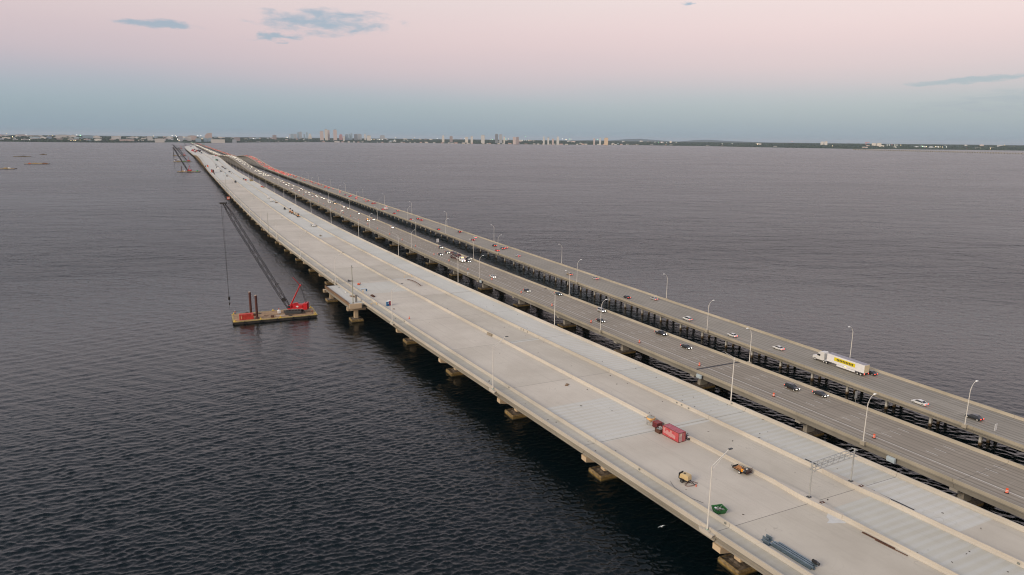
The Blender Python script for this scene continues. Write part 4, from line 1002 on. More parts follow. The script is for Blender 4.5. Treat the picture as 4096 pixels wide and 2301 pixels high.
PALER = mat('faded_door_paint', (0.60, 0.36, 0.36), .6, var=.35, scale=2)
for sx in (-1, 1):
    m = MB(); x0, x1 = (-1.09, -.02) if sx < 0 else (.02, 1.09); m.box(x0, x1, -3.0, -2.95, .17, 2.45)
    for z_ in (.35, .95, 1.55, 2.1): m.box(x0 + .08, x1 - .08, -3.02, -3.002, z_, z_ + .09)
    d = m.build('door', PALER if sx < 0 else CONT, cont)
    for xx in (x0 + .25, x1 - .25): MB().tube((xx, -3.06, .2), (xx, -3.06, 2.42), .025, n=6).build('lock_rod', GALV, d)
MB().box(-.62, -.35, -3.04, -3.025, 1.75, 2.25).build('notice', mat('notice_cream', (.85, .75, .5)), cont)
# maroon box, open box, bucket and small mixer beside it
MAR = mat('maroon_paint', (0.12, 0.012, 0.014), .5, var=.2); 
o = on_deck('tool_chest', 'closed maroon job box between the concrete bucket and the open box', 'tool box', 2629, 1709); m = MB(); m.box(-.95, .95, -.9, .9, .1, 1.45); m.build('body', MAR, o); MB().box(-.98, .98, -.93, .93, 1.452, 1.56).build('lid', mat('maroon_lid', (.22, .03, .03), .5), o); m = MB(); m.box(-.8, -.6, -.8, .8, 0, .1); m.box(.6, .8, -.8, .8, 0, .1); m.build('skid', BLACK, o)
o = on_deck('open_crate', 'open rusty brown crate touching the end of the red container', 'crate', 2640, 1729); m = MB()
for a in ((-1.05, -.98, -.9, .9), (.98, 1.05, -.9, .9), (-.977, .977, -.9, -.83), (-.977, .977, .83, .9)): m.box(*a, .05, 1.15)
m.box(-.97, .97, -.82, .82, .05, .12); m.build('body', RUST, o); MB().box(-.7, -.1, -.6, .7, .3, 1.05).build('load', mat('grey_load', (.28, .28, .26)), o); m = MB()
for i in range(4): m.tube((-.3 + i * .3, -.7, .9), (.2 + i * .2, .8, 1.25), .035)
m.build('bars', WHITE, o)
o = on_deck('concrete_bucket', 'orange and cream concrete bucket in a round wire cage', 'concrete bucket', 2602, 1697); 
m = MB().lathe([(.16, .55), (.28, .72), (.75, 1.25), (1.18, 1.6), (1.22, 2.05), (1.16, 2.06)], n=18); m.build('hopper', mat('bucket_orange', (.80, .42, .16), .5, var=.45, scale=1.6), o)
MB().lathe([(1.1, 2.0), (1.0, 2.12), (.5, 2.25), (.1, 2.3)], n=16).build('cover', mat('bucket_cover', (.32, .33, .29), .8, var=.3, scale=2), o)
m = MB()
for i in range(10): t_ = i * .628; m.tube((1.08 * math.cos(t_), 1.08 * math.sin(t_), 0), (1.12 * math.cos(t_), 1.12 * math.sin(t_), 1.6), .03, n=5)
for z_ in (.05, 1.1):
    m.path([Vector((1.1 * math.cos(i * .3927), 1.1 * math.sin(i * .3927), z_)) for i in range(17)], .04, 5)
m.build('cage', GALV, o); m = MB(); m.path([Vector((-1.1, .2, 2.0)), Vector((-1.7, .3, 2.1)), Vector((-1.75, .7, 2.1)), Vector((-1.1, .6, 2.0))], .03); m.tube((0, 0, 2.25), (0.1, 0, 2.6), .12, .05); m.build('bail', RUST, o)
o = on_deck('air_pump', 'small black and white pump against the barrier at the container door end', 'pump', 2753, 1757); MB().lathe([(.3, .15), (.42, .2), (.42, .8), (.3, .86)], n=12).build('tank', WHITE, o); m = MB(); m.box(-.5, .1, .3, .9, .1, 1.0); m.tube((-.5, -.5, .3), (-.2, -.5, .3), .3, n=12); m.tube((.2, .5, .3), (.5, .5, .3), .3, n=12); m.build('engine', DARKGREY, o)
# tan compressor trailer with hose
def wheel(parent, x, y, z, r, w, rimm=None, nm='wheel'):
    t_ = MB(); t_.tube((x - w / 2, y, z), (x + w / 2, y, z), r, n=16); o_ = t_.build(nm, BLACK, parent)
    if rimm:
        MB().tube((x - w / 2 - .012, y, z), (x + w / 2 + .012, y, z), r * .58, n=12).build('rim', rimm, o_)
    return o_
TAN = mat('compressor_tan', (.54, .41, .21), .45, var=.1, scale=1)
u_c, v_c = deck(2742, 1928); comp = empty('compressor_trailer', 'tan air compressor on a two-wheel trailer, drawbar resting on the deck', 'compressor', L(v_c, u_c, 9.0), ROT + R(14))
m = MB(); m.prism([(-1.05, .75), (1.2, .75), (1.25, 1.05), (1.1, 1.75), (.8, 1.98), (-.75, 2.0), (-1.0, 1.85), (-1.1, 1.1)], -.72, .72); m.build('hood', TAN, comp, bevel=.08)
m = MB(); m.box(-.78, .78, 1.252, 1.42, .7, 1.95); m.box(-.74, .74, -1.0, 1.2, .5, .72); m.build('frame', BLACK, comp); MB().box(-.25, .15, .1, .5, 1.99, 2.06).build('vent', BLACK, comp)
for s_ in (-1, 1): wheel(comp, s_ * .92, .35, .42, .42, .26, DARKGREY); MB().box(min(s_ * .78, s_ * 1.06), max(s_ * .78, s_ * 1.06), -.15, .85, .86, .92).build('fender', BLACK, comp)
m = MB(); m.tube((-.5, -.9, .55), (0, -2.4, .35), .06); m.tube((.5, -.9, .55), (0, -2.4, .35), .06); m.tube((0, -2.4, .35), (0, -2.9, .28), .06); m.build('drawbar', BLACK, comp); MB().box(-.09, .09, -2.9, -2.75, 0, .5).build('jack', ORANGE, comp)
hp = [Vector((math.cos(t_) * (1.5 + .25 * math.sin(t_ * .7)), math.sin(t_) * .8 + .15 * math.sin(t_ * 1.3), .03 + .004 * t_)) for t_ in [i * .35 for i in range(46)]]
ho = MB().path(hp, .035, 5).build('air_hose', mat('hose_maroon', (.16, .07, .06), .7)); uh, vh = deck(2765, 1937); ho.location = L(vh, uh, 9.0); ho.rotation_euler = (0, 0, ROT); tag(ho, 'coiled dark red hose lying by the compressor drawbar', 'hose')
# loaded utility trailer
u_t, v_t = deck(2966, 1888); tr = empty('utility_trailer', 'black utility trailer loaded with brown tarpaulin, mesh ramp raised at the tail', 'trailer', L(v_t, u_t, 9.0), ROT + R(6))
m = MB(); m.box(-1.0, 1.0, -2.1, 1.9, .5, .6); 
for x in (-1.03, 1.0):
    m.box(x, x + .03, -2.1, 1.9, .602, .66); m.box(x, x + .03, -2.1, 1.9, .95, 1.0)
    for y in (-2.1, -1.3, -.5, .3, 1.1, 1.86): m.box(x - .002, x + .032, y, y + .05, .55, .99)
m.box(-.97, .97, 1.86, 1.9, .66, 1.0); m.build('bed', BLACK, tr)
for s_ in (-1, 1): wheel(tr, s_ * 1.16, -.35, .36, .36, .22, WHITE)
m = MB(); m.tube((-.6, 1.9, .5), (0, 3.1, .45), .05); m.tube((.6, 1.9, .5), (0, 3.1, .45), .05); m.build('drawbar', BLACK, tr)
m = MB()
for i in range(9): m.tube((-1.0 + i * .25, -2.14, .5), (-1.0 + i * .25, -2.2, 1.75), .025, n=4)
for z_ in (.6, 1.15, 1.75): m.tube((-1.0, -2.14 - (z_ - .5) * .05, z_), (1.0, -2.14 - (z_ - .5) * .05, z_), .03, n=4)
m.build('ramp_gate', RUST, tr)
m = MB()
def lump(m, x0, x1, y0, y1, z0, h, nx=7, ny=9, seed=1, mi=0):
    rr_ = random.Random(seed); vs = []
    for j in range(ny + 1):
        for i in range(nx + 1):
            e_ = min(1, 2.6 * min(i, nx - i) / nx) * min(1, 3 * min(j, ny - j) / ny)
            vs.append((x0 + (x1 - x0) * i / nx, y0 + (y1 - y0) * j / ny, z0 + h * e_ * (0.75 + rr_.random() * .35)))
    m.add(vs, [(j * (nx + 1) + i, j * (nx + 1) + i + 1, (j + 1) * (nx + 1) + i + 1, (j + 1) * (nx + 1) + i) for j in range(ny) for i in range(nx)], mi)
lump(m, -.9, .9, -.7, 1.8, .62, .75, seed=5); m.build('tarpaulin', mat('tarp_brown', (.33, .15, .06), .8, var=.3, scale=1.5), tr)
ob = MB().lathe([(.28, .62), (.3, .9), (.26, 1.25), (.14, 1.4)], x=-.75, y=-.75, n=12).build('water_cooler', mat('cooler_orange', (.85, .33, .02), .4), tr); MB().lathe([(.2, 1.41), (.2, 1.5)], x=-.75, y=-.75, n=10).build('lid', BLACK, ob)
m = MB(); m.box(-.3, .5, -1.9, -1.0, .62, 1.2); m.box(.55, .9, -1.6, -.9, .62, 1.35); m.tube((-.6, -1.7, .8), (-.6, -1.2, .8), .2, n=10); m.build('machine', DARKGREY, tr); m = MB(); m.box(-.85, -.45, -1.15, -.85, .62, 1.0); m.box(-.1, .2, -1.6, -1.3, 1.202, 1.4); m.build('bucket', WHITE, tr)
# green skip full of scrap
u_s, v_s = deck(2876, 2050); sk = empty('scrap_skip', 'open green steel skip full of rusty scrap near the walkway barrier', 'skip', L(v_s, u_s, 9.0), ROT + R(-12))
GRN = mat('skip_green', (.015, .115, .028), .6, var=.7, scale=2.2)
m = MB(); 
A_ = [(-1.0, -.8, .08), (1.0, -.8, .08), (1.0, .8, .08), (-1.0, .8, .08)]; B_ = [(-1.25, -1.15, 1.15), (1.25, -1.15, 1.15), (1.25, 1.15, 1.15), (-1.25, 1.15, 1.15)]; C_ = [(x * .94, y * .94, z_) for x, y, z_ in B_]; D_ = [(x * .95, y * .95, .16) for x, y, z_ in A_]
m.add(A_ + B_ + C_ + D_, [(3, 2, 1, 0)] + [(i, (i + 1) % 4, 4 + (i + 1) % 4, 4 + i) for i in range(4)] + [(4 + i, 4 + (i + 1) % 4, 8 + (i + 1) % 4, 8 + i) for i in range(4)] + [(8 + i, 8 + (i + 1) % 4, 12 + (i + 1) % 4, 12 + i) for i in range(4)] + [(12, 13, 14, 15)])
m.build('body', GRN, sk); m = MB(); rs_ = random.Random(2); lump(m, -.9, .9, -.8, .8, .3, .35, 5, 5, 3); m.build('rubble', RUST, sk)
m = MB()
for i in range(9): a = rs_.uniform(0, 3.14); x, y = rs_.uniform(-.5, .5), rs_.uniform(-.5, .5); m.tube((x - math.cos(a) * .8, y - math.sin(a) * .7, rs_.uniform(.6, .9)), (x + math.cos(a) * .8, y + math.sin(a) * .7, rs_.uniform(.7, 1.2)), .035, n=5)
m.build('scrap_bar', GALV, sk); m = MB(); m.lathe([(.25, .7), (.3, .95), (.1, 1.0)], x=-.6, y=.4, n=8); m.lathe([(.12, .75), (.15, .95), (.05, 1.0)], x=.2, y=.0, n=8); m.build('can', WHITE, sk)
# steel rails stacked at the walkway barrier
BLUEST = mat('blue_grey_steel', (.20, .26, .30), .45, .6, var=.25, scale=1.2)
ua, va = deck(3068, 2172); ub, vb = deck(3296, 2301)
off_a = va - BN.v(ua, 0)
for i in range(6):
    ua_ = ua - .6 * (i % 2) - .4 * (i // 2); ln = 9.6 - .25 * i; o_ = off_a + .1 + i * .52 - (0.9 if i > 2 else 0) ; zz_ = .0 if i < 3 else .34
    if i >= 3: o_ = off_a + .3 + (i - 3) * .55
    um = ua_ - ln / 2; m = MB(); m.box(-.17, .17, -ln / 2, ln / 2, 0, .06); m.box(-.04, .04, -ln / 2 + .01, ln / 2 - .01, .06, .28); m.box(-.17, .17, -ln / 2, ln / 2, .28, .33)
    o = m.build('steel_beam', BLUEST); o.location = L(BN.v(um, o_), um, 9.004 + zz_); o.rotation_euler = (0, 0, ROT + angle_of(BN, um))
    tag(o, ('lower' if i < 3 else 'upper') + ' blue-grey steel beam of the stack, ' + ['nearest the walkway barrier', 'in the middle', 'farthest from the walkway barrier'][i % 3], 'steel beam', 'steel beams stacked by the walkway barrier')
for i, (x, y) in enumerate(((3062, 2164), (3076, 2158), (3064, 2178))):
    u, v = deck(x, y); m = MB(); m.box(-.5, .5, -.7, .7, 0, .08); m.box(-.06, .06, -.7, .7, .08, .8); o = m.build('end_plate', BLUEST); o.location = L(v, u, 9.004); o.rotation_euler = (0, 0, ROT + .08)
    tag(o, 'blue-grey steel end plate, ' + ['middle one', 'rightmost one', 'lowest one'][i] + ' at the head of the beam stack', 'steel plate')
for i, (x, y) in enumerate(((3257, 2266), (3266, 2270))):
    u, v = deck(x, y); o = MB().tube((-.5, 0, 1.1), (.5, 0, 1.1), .3, n=14).build('strap_roll', BLACK if i == 0 else DARKGREY); o.location = L(v, u, 9.0 - .18); o.rotation_euler = (0, 0, ROT + 1.4)
    tag(o, ['left', 'right'][i] + ' black roll lying on top of the steel beams', 'roll')
# long loose items
def strip_item(name, label, cat, pts, m_, r=.06, z=9.0, flat=None):
    ps = []
    for x, y in pts:
        u, v = deck(x, y, z); ps.append(L(v, u, z + r))
    o = MB()
    if flat:
        for a, b in zip(ps, ps[1:]):
            d = (b - a).normalized(); nrm = Vector((-d.y, d.x, 0)) * flat
            o.add([a - nrm, a + nrm, b + nrm, b - nrm, a - nrm + Vector((0, 0, .14)), a + nrm + Vector((0, 0, .14)), b + nrm + Vector((0, 0, .14)), b - nrm + Vector((0, 0, .14))], [(3, 2, 1, 0), (4, 5, 6, 7), (0, 1, 5, 4), (1, 2, 6, 5), (2, 3, 7, 6), (3, 0, 4, 7)])
    else: o.path(ps, r, 5)
    return tag(o.build(name, m_), label, cat)
strip_item('cable', 'thin black cable lying along the walkway barrier near the compressor', 'cable', [(2682, 1925), (2687, 1936), (2700, 1952), (2735, 1975), (2768, 1995), (2793, 2004), (2814, 2013)], BLACK, .03)
strip_item('rusty_rail', 'long rusty rail at the foot of the median barrier, bottom right', 'rail', [(3449, 2131), (3578, 2197)], RUST, flat=.16); strip_item('rusty_rail', 'thinner rusty rail continuing past the long one', 'rail', [(3500, 2162), (3630, 2226)], RUST, flat=.05)
for i, pts in enumerate((((3220, 1838), (3272, 1862)), ((3452, 1949), (3498, 1966)), ((3512, 1975), (3578, 2006)), ((3580, 2006), (3656, 2042)))):
    strip_item('black_strip', ['shortest black strip beside the second median barrier, left of the gantry', 'black strip on the median just past the gantry foot', 'black strip in the middle of the row past the gantry', 'last black strip of the row past the gantry'][i], 'strip', pts, DARKGREY, flat=.1, z=9.0)
# rusty plates with a white disc on the barriers by the gantry
for i, (x, y, o_) in enumerate(((3288, 2011, 27.9), (3445, 1945, 42.3))):
    u, v = deck(x, y, 10.0); m = MB(); m.box(-.55, .55, -.35, .35, 0, .05); o = empty('base_plate', 'rusty square plate with white disc, ' + ['near leg side', 'far leg side'][i] + ' of the sign gantry', 'plate', L(v, u, 10.06), ROT); m.build('plate', RUST, o); MB().lathe([(.14, .052), (.14, .08)], n=10).build('disc', WHITE, o)
# widened barrier blocks that carry the gantry
GU = 92.0
for o_, sgn in ((27.6, 1), (42.0, 1)):
    us_ = [GU + s_ for s_ in (-8, -1.6, 1.6, 8)]; wd = (.36, .85, .85, .36)
    m = MB(); vs = []
    for uq, wq in zip(us_, wd):
        vs += [(BN.v(uq, o_ - wq), uq, 9.0), (BN.v(uq, o_ + wq), uq, 9.0), (BN.v(uq, o_ + wq * .92), uq, 10.07), (BN.v(uq, o_ - wq * .92), uq, 10.07)]
    fs = [(0, 1, 2, 3), (12, 15, 14, 13)]
    for q in range(3):
        for j in range(4): fs.append((q * 4 + j, q * 4 + (j + 1) % 4, q * 4 + 4 + (j + 1) % 4, q * 4 + 4 + j))
    m.add(vs, fs, 0, [(v_[1], v_[0]) for v_ in vs]); m.build('barrier_block', BARRIER, new_bridge)
# sign gantry across the express roadway
ga = empty('sign_gantry', 'galvanised truss gantry without a sign spanning the express roadway', 'gantry', L(BN.v(GU, 27.6), GU, 10.08), ROT + angle_of(BN, GU))
gw = BN.v(GU, 42.0) - BN.v(GU, 27.6)
for x in (0, gw): 
    lg = MB().tube((x, 0, .1), (x, 0, 7.9), .17, .15, 12).build('leg', GALV, ga); m = MB(); m.box(x - .45, x + .45, -.4, .4, 0, .1); m.box(x - .35, x - .25, -.05, .05, .1, .3); m.build('base_plate', DARKGREY, lg)
for y_, z_, nm in ((-.5, 7.6, 'chord'), (.5, 7.6, 'chord'), (-.5, 6.3, 'chord'), (.5, 6.3, 'chord')): MB().tube((.15, y_, z_), (gw - .15, y_, z_), .075, n=6).build(nm, GALV, ga)
npn = 7
for i in range(npn):
    x0 = .3 + (gw - .6) * i / npn; x1 = .3 + (gw - .6) * (i + 1) / npn
    m = MB()
    for y_ in (-.5, .5): m.tube((x0, y_, 7.6), (x1, y_, 6.3), .05, n=4); m.tube((x0, y_, 6.3), (x0, y_, 7.6), .05, n=4)
    m.tube((x0, -.5, 7.6), (x0, .5, 7.6), .03, n=4); m.tube((x0, -.5, 6.3), (x1, .5, 6.3), .025, n=4); m.build('brace', GALV, ga)
for x in (0, gw):
    m = MB(); m.box(x - .12, x + .12, -.75, .75, 6.15, 6.25); m.box(x - .12, x + .12, -.75, .75, 7.65, 7.75); m.build('bracket', GALV, ga)
# loose concrete barrier block
u, v = deck(1958, 1342); m = MB(); m.prism([(-.35, 0), (.35, 0), (.35, .1), (.18, .35), (.12, .95), (-.12, .95), (-.18, .35), (-.35, .1)], -1.7, 1.7, axis='y'); o = m.build('barrier_block', mat('dirty_concrete', (.26, .22, .17), .8, var=.25, scale=1.5)); o.location = L(v, u, 9.0); o.rotation_euler = (0, 0, ROT + .12); tag(o, 'single loose grey concrete barrier block on the wide roadway', 'concrete block')
u, v = deck(1267, 888); m = MB(); m.box(-.6, .6, -1.5, 1.5, 0, .9); o = m.build('concrete_block', MATS['dirty_concrete']); u, v = deck(1282, 945); o.location = L(v, u, 9.0); o.rotation_euler = (0, 0, ROT); tag(o, 'small concrete block against the median, left of the crane boom top', 'concrete block')
# curved bundle of rebar
m = MB(); pr = [Vector((0, 0, 0))]
pp = [deck(*q) for q in ((1630, 1120), (1645, 1123), (1660, 1129), (1672, 1136), (1684, 1146))]; pl = [L(v, u, 9.25) for u, v in pp]
for k_ in range(4): m.path([p + Vector((0, 0, .06 * k_)) for p in pl], .07, 5)
for i in range(7):
    p = pl[0].lerp(pl[-1], i / 6 * .95 + .03); p.z = 9.1; m.tube(p - Vector((1.3, .2, 0)), p + Vector((1.0, .4, .2)), .05, n=4)
tag(m.build('rebar_mat', RUST), 'curved rusty rebar rack lying on the express roadway', 'rebar')
m = MB(); u, v = deck(1618, 1110); 
for a, b in (((0, 0, 0), (0, 0, 1.1)), ((0, 0, 1.1), (4.2, 0, 1.1)), ((4.2, 0, 1.1), (4.2, 0, 0))): m.tube(a, b, .05)
m.box(-.3, .3, -.3, .3, 0, .06); m.box(3.9, 4.5, -.3, .3, 0, .06); o = m.build('pipe_gate', mat('yellow_pipe', (.75, .52, .22), .5)); o.location = L(v, u, 9.0); o.rotation_euler = (0, 0, ROT); tag(o, 'low yellow pipe gate standing across the express roadway', 'gate')
# portable toilets
PB = mat('toilet_blue', (.01, .11, .26), .45); PR_ = mat('toilet_red', (.42, .02, .05), .45)
for i, (px, py, mm) in enumerate(((1551, 1224, PB), (1557, 1221, PR_))):
    o = on_deck('portable_toilet', ['blue portable toilet with white roof', 'red portable toilet standing behind the blue one'][i], 'portable toilet', px, py)
    MB().box(-.55, .55, -.55, .55, .05, 2.1).build('cabin', mm, o); MB().prism([(-.6, 2.1), (.6, 2.1), (.45, 2.28), (-.45, 2.28)], -.6, .6).build('roof', WHITE, o)
    MB().box(-.4, .4, -.59, -.553, .15, 1.95).build('door', mm, o); 
    if i == 0: MB().box(-.12, .22, -.62, -.592, 1.2, 1.65).build('notice', WHITE, o)
def cone(px, py, label, sc_=1.0):
    o = on_deck('traffic_cone', label, 'traffic cone', px, py); MB().lathe([(.22 * sc_, .05), (.13 * sc_, .42 * sc_), (.04 * sc_, .95 * sc_)], n=10).build('cone', ORANGE, o); MB().box(-.3, .3, -.3, .3, 0, .05).build('rubber_base', BLACK, o); MB().lathe([(.125 * sc_, .45 * sc_), (.09 * sc_, .62 * sc_)], n=10).build('white_band', WHITE, o)
cone(1637, 1276, 'single orange traffic cone alone on the wide roadway', 1.3)
for i, (x, y) in enumerate(((1576, 1237), (2270, 1538), (2266, 1543))):
    u, v = deck(x, y); o = MB().box(-.35, .35, -.5, .5, 0, .18).build('timber_scrap', WOOD); o.location = L(v, u, 9.0); o.rotation_euler = (0, 0, ROT + .5 * i); tag(o, ['dark timber scrap right of the portable toilets', 'upper of two dark scraps on the wide roadway', 'lower of two dark scraps on the wide roadway'][i], 'scrap')
# unfinished side platform with parapet pole
pf = empty('side_platform', 'unfinished concrete lookout platform jutting from the left edge of the new bridge', 'platform', rot=ROT)
pu0, pu1, pz = 307.0, 351.0, 9.15
def pv(u): return BN.v(u, 0)
m = MB(); vs = [(pv(pu0) - 6.6, pu0), (pv(pu0) - .05, pu0), (pv(pu1) - .05, pu1), (pv(pu1) - 6.6, pu1)]
m.add([(x, y, 8.45) for x, y in vs] + [(x, y, pz) for x, y in vs], [(3, 2, 1, 0), (4, 5, 6, 7), (0, 1, 5, 4), (1, 2, 6, 5), (2, 3, 7, 6), (3, 0, 4, 7)], 0, [(y, x) for x, y in vs] * 2); m.build('slab', DECK_PALE, pf)
m = MB()
for off in (-6.75, -6.6): pass
m.add([(pv(u) - 6.62 - d_, u, z_) for u in (pu0 - .2, pu1 + .2) for d_, z_ in ((0, 8.2), (.22, 8.2), (.22, 9.75), (0, 9.75))], [(0, 1, 2, 3), (7, 6, 5, 4), (0, 4, 5, 1), (1, 5, 6, 2), (2, 6, 7, 3), (3, 7, 4, 0)]); m.build('edge_form', WOOD, pf)
m = MB()
for i in range(23):
    u = pu0 + (pu1 - pu0) * i / 22; m.tube((pv(u) - 6.9, u, 8.9), (pv(u) - 6.9, u, 10.3), .03, n=4)
m.path([Vector((pv(u) - 6.9, u, 10.25)) for u in steps(pu0, pu1, 11)], .03, 4); m.path([Vector((pv(u) - 6.9, u, 9.8)) for u in steps(pu0, pu1, 11)], .03, 4)
m.path([Vector((pv(pu1) - 6.9, pu1, 10.2)), Vector((pv(pu1) - 4.5, pu1 + 1.5, 10.2)), Vector((pv(pu1) - .5, pu1 + 1.8, 10.2))], .05, 4); m.path([Vector((pv(pu1) - 6.9, pu1, 9.6)), Vector((pv(pu1) - 4.5, pu1 + 1.5, 9.6)), Vector((pv(pu1) - .5, pu1 + 1.8, 9.6))], .05, 4)
m.build('railing', RUST, pf)
for off in (-6.0, -3.2, -.6):
    m = MB(); n_ = steps(pu0 + .3, pu1 - .3, 22); 
    for a, b in zip(n_, n_[1:]): m.add([(pv(u) + off + d_, u, z_) for u in (a, b) for d_, z_ in ((-.4, 6.75), (.4, 6.75), (.4, 8.45), (-.4, 8.45))], [(0, 1, 2, 3), (7, 6, 5, 4), (0, 4, 5, 1), (1, 5, 6, 2), (2, 6, 7, 3), (3, 7, 4, 0)])
    m.build('girder', GIRDER, pf)
for uu_ in (J0 + 3 * SP - .8, J0 + 4 * SP - .8):
    pr_ = empty('pier', loc=(pv(uu_), uu_, 0)); pr_.parent = pf; s_ = -1
    m = MB(); m.box(-6.9, 1.7, -1.1, 1.1, 5.3, 6.7); m.box(-6.9, -6.2, -1.25, 1.25, 5.4, 6.75); mobj('pier_cap', m.mesh('pier_cap', PIER), pr_)
    mobj('column', col_me, pr_, (-2.8, 0, 5.35), scale=(.8, 1, 4.1)); mobj('footing', foot_me, pr_, (-2.8, 0, 0), scale=(.8, 1, 1))
MB().box(pv(pu0) - 6.9, pv(pu0) - 1.2, pu0 - .9, pu0 - .02, 7.0, 9.3).build('end_wall', PIER, pf)
tpole = empty('steel_mast', 'tall thin steel mast standing at the corner of the side platform', 'mast', L(pv(pu0) - 4.6, pu0 + 1.6, pz), ROT); MB().tube((0, 0, 0), (0, 0, 17.6), .24, .16, 8).build('pole', mat('weathered_mast', (.32, .33, .27), .6), tpole); m = MB(); m.box(-.1, .35, -.1, .1, 11.8, 12.0); m.box(-.1, .6, -.1, .1, 16.6, 16.8); m.box(-.25, .25, -.25, .25, 17.4, 17.75); m.build('bracket', GALV, tpole); MB().lathe([(.5, 0), (.5, .15), (.25, .3)], n=8).build('base', RUST, tpole)
o = empty('grey_cabinet', 'grey box column beside the mast foot', 'cabinet', L(pv(pu0 + 3) - 2.6, pu0 + 3.2, pz), ROT); MB().box(-.45, .45, -.45, .45, 0, 3.3).build('body', mat('cabinet_grey', (.24, .23, .21), .8, var=.2), o); MB().box(-.5, .5, -.5, .5, 3.302, 3.4).build('cap', MATS['dirty_concrete'], o)
for i, (x, y, ln, mm, lb) in enumerate(((1408, 1187, 3.2, WOOD, 'left stack of timber planks on the side platform'), (1418, 1189, 3.2, WOOD, 'right stack of timber planks on the side platform'), (1430, 1185, 1.4, DARKGREY, 'small dark mat on the side platform'), (1356, 1150, .9, DARKGREY, 'dark scrap at the far end of the side platform'), (1383, 1171, .8, WHITE, 'small white can on the side platform'))):
    u, v = deck(x, y, 9.15); o = empty('plank_stack' if i < 2 else 'platform_item', lb, 'planks' if i < 2 else 'item', L(v, u, 9.154), ROT + .3)
    if i < 2:
        for q in range(4): MB().box(-.45 + q * .24, -.25 + q * .24, -ln / 2, ln / 2, .02 * q, .3 + .05 * (q % 2)).build('plank', mm, o)
    else: MB().box(-.25, .25, -ln / 2, ln / 2, 0, .12 if i < 4 else .5).build('body', mm, o)
# yellow sawhorses at the platform end
for i, (x, y) in enumerate(((1495, 1220), (1340, 1127))):
    o = on_deck('barricade', ['pale wooden barricade at the near end of the side platform', 'small red and white barricade at the far end of the side platform'][i], 'barricade', x, y); m = MB(); m.box(-1.4, 1.4, -.05, .05, .8, 1.0); m.box(-1.3, -1.2, -.3, .3, 0, .8); m.box(1.2, 1.3, -.3, .3, 0, .8); m.build('rail', MATS['yellow_pipe'] if i == 0 else WHITE, o)
o = on_deck('rebar_box', 'black box of rusty offcuts beside the walkway barrier, far of the worker', 'box', 1397, 1126); m = MB(); m.box(-.6, .6, -.8, .8, 0, .5); m.box(-.6, -.2, -.3, .8, .502, .9); m.build('body', DARKGREY, o); MB().box(.7, 2.0, -.7, .9, 0, .25).build('pallet', WOOD, o)
o = on_deck('timber_bundle', 'dark brown bundle of timbers on the roadway near the blue bin', 'timber bundle', 1491, 1186)
for i in range(6): MB().box(-.5 + i * .18, -.36 + i * .18, -2.2 + .1 * (i % 3), 2.2 - .15 * (i % 2), .0, .35 + .1 * (i % 3)).build('timber', RUST, o)
o = on_deck('blue_bin', 'small blue bin with dark top by the walkway barrier', 'bin', 1466, 1165); MB().lathe([(.35, 0), (.42, .9)], n=12).build('drum', PB, o); MB().lathe([(.43, .9), (.38, 1.0)], n=12).build('lid', BLACK, o)
o = on_deck('dark_sheet', 'flat pale panel with dark edge on the deck behind the mast', 'panel', 1453, 1156); MB().box(-1.3, 1.3, -1.0, 1.0, 0, .12).build('board', MATS['pale_blue_box'], o); MB().box(-1.4, 1.4, -1.12, -1.0, 0, .16).build('edge', DARKGREY, o)
o = on_deck('step_ladder', 'small step ladder against the walkway barrier', 'ladder', 1453, 1177); m = MB(); m.tube((-.3, 0, 0), (-.2, .5, 1.9), .04); m.tube((.3, 0, 0), (.2, .5, 1.9), .04); m.tube((-.3, 1.1, 0), (-.2, .6, 1.9), .04); m.tube((.3, 1.1, 0), (.2, .6, 1.9), .04)
for i in range(5): m.tube((-.28, .1 + .09 * i, .3 + .35 * i), (.28, .1 + .09 * i, .3 + .35 * i), .03)
m.build('frame', MATS['yellow_pipe'], o)
# drain grates in barriers (small dark openings)
# person working on deck
def person(label, loc, rot, shirt, trousers, helmet):
    o = empty('person', label, 'person', loc, rot)
    def skin(nm, pts, edges, rad, mm):
        me = bpy.data.meshes.new(nm); me.from_pydata(pts, edges, []); ob_ = bpy.data.objects.new(nm, me); C.objects.link(ob_); ob_.parent = o; me.materials.append(mm)
        md = ob_.modifiers.new('skin', 'SKIN'); md.use_smooth_shade = True
        for vtx, r in zip(me.skin_vertices[0].data, rad): vtx.radius = (r, r)
        me.skin_vertices[0].data[0].use_root = True; ob_.modifiers.new('sub', 'SUBSURF').levels = 1; ob_.modifiers['sub'].render_levels = 1; return ob_
    pts = [(0, 0, .95), (0, 0, 1.2), (0, .02, 1.42), (0, .05, 1.55), (0, .08, 1.68), (-.11, 0, .88), (-.13, .04, .5), (-.13, 0, .1), (-.13, .14, .04), (.11, 0, .88), (.14, .1, .5), (.15, .02, .1), (.15, .16, .04), (-.2, .02, 1.4), (-.28, .08, 1.15), (-.22, .3, 1.05), (.2, .02, 1.4), (.28, .1, 1.15), (.2, .32, 1.1)]
    ed = [(0, 1), (1, 2), (2, 3), (3, 4), (0, 5), (5, 6), (6, 7), (7, 8), (0, 9), (9, 10), (10, 11), (11, 12), (2, 13), (13, 14), (14, 15), (2, 16), (16, 17), (17, 18)]
    rad = [.15, .14, .16, .055, .095, .1, .065, .045, .04, .1, .065, .045, .04, .07, .05, .035, .07, .05, .035]
    skin('body', pts, ed, rad, trousers); MB().lathe([(.17, 1.0), (.19, 1.2), (.2, 1.42), (.1, 1.5)], n=12).build('vest', shirt, o)
    MB().lathe([(.15, 1.72), (.13, 1.8), (.06, 1.86)], y=.08, n=12).build('helmet', helmet, o); return o
u, v = deck(1441, 1142); person('worker in orange vest standing on the deck behind the steel mast', L(v, u, 9.0), ROT + 2.6, ORANGE, mat('dark_clothes', (.03, .04, .05), .8), WHITE)
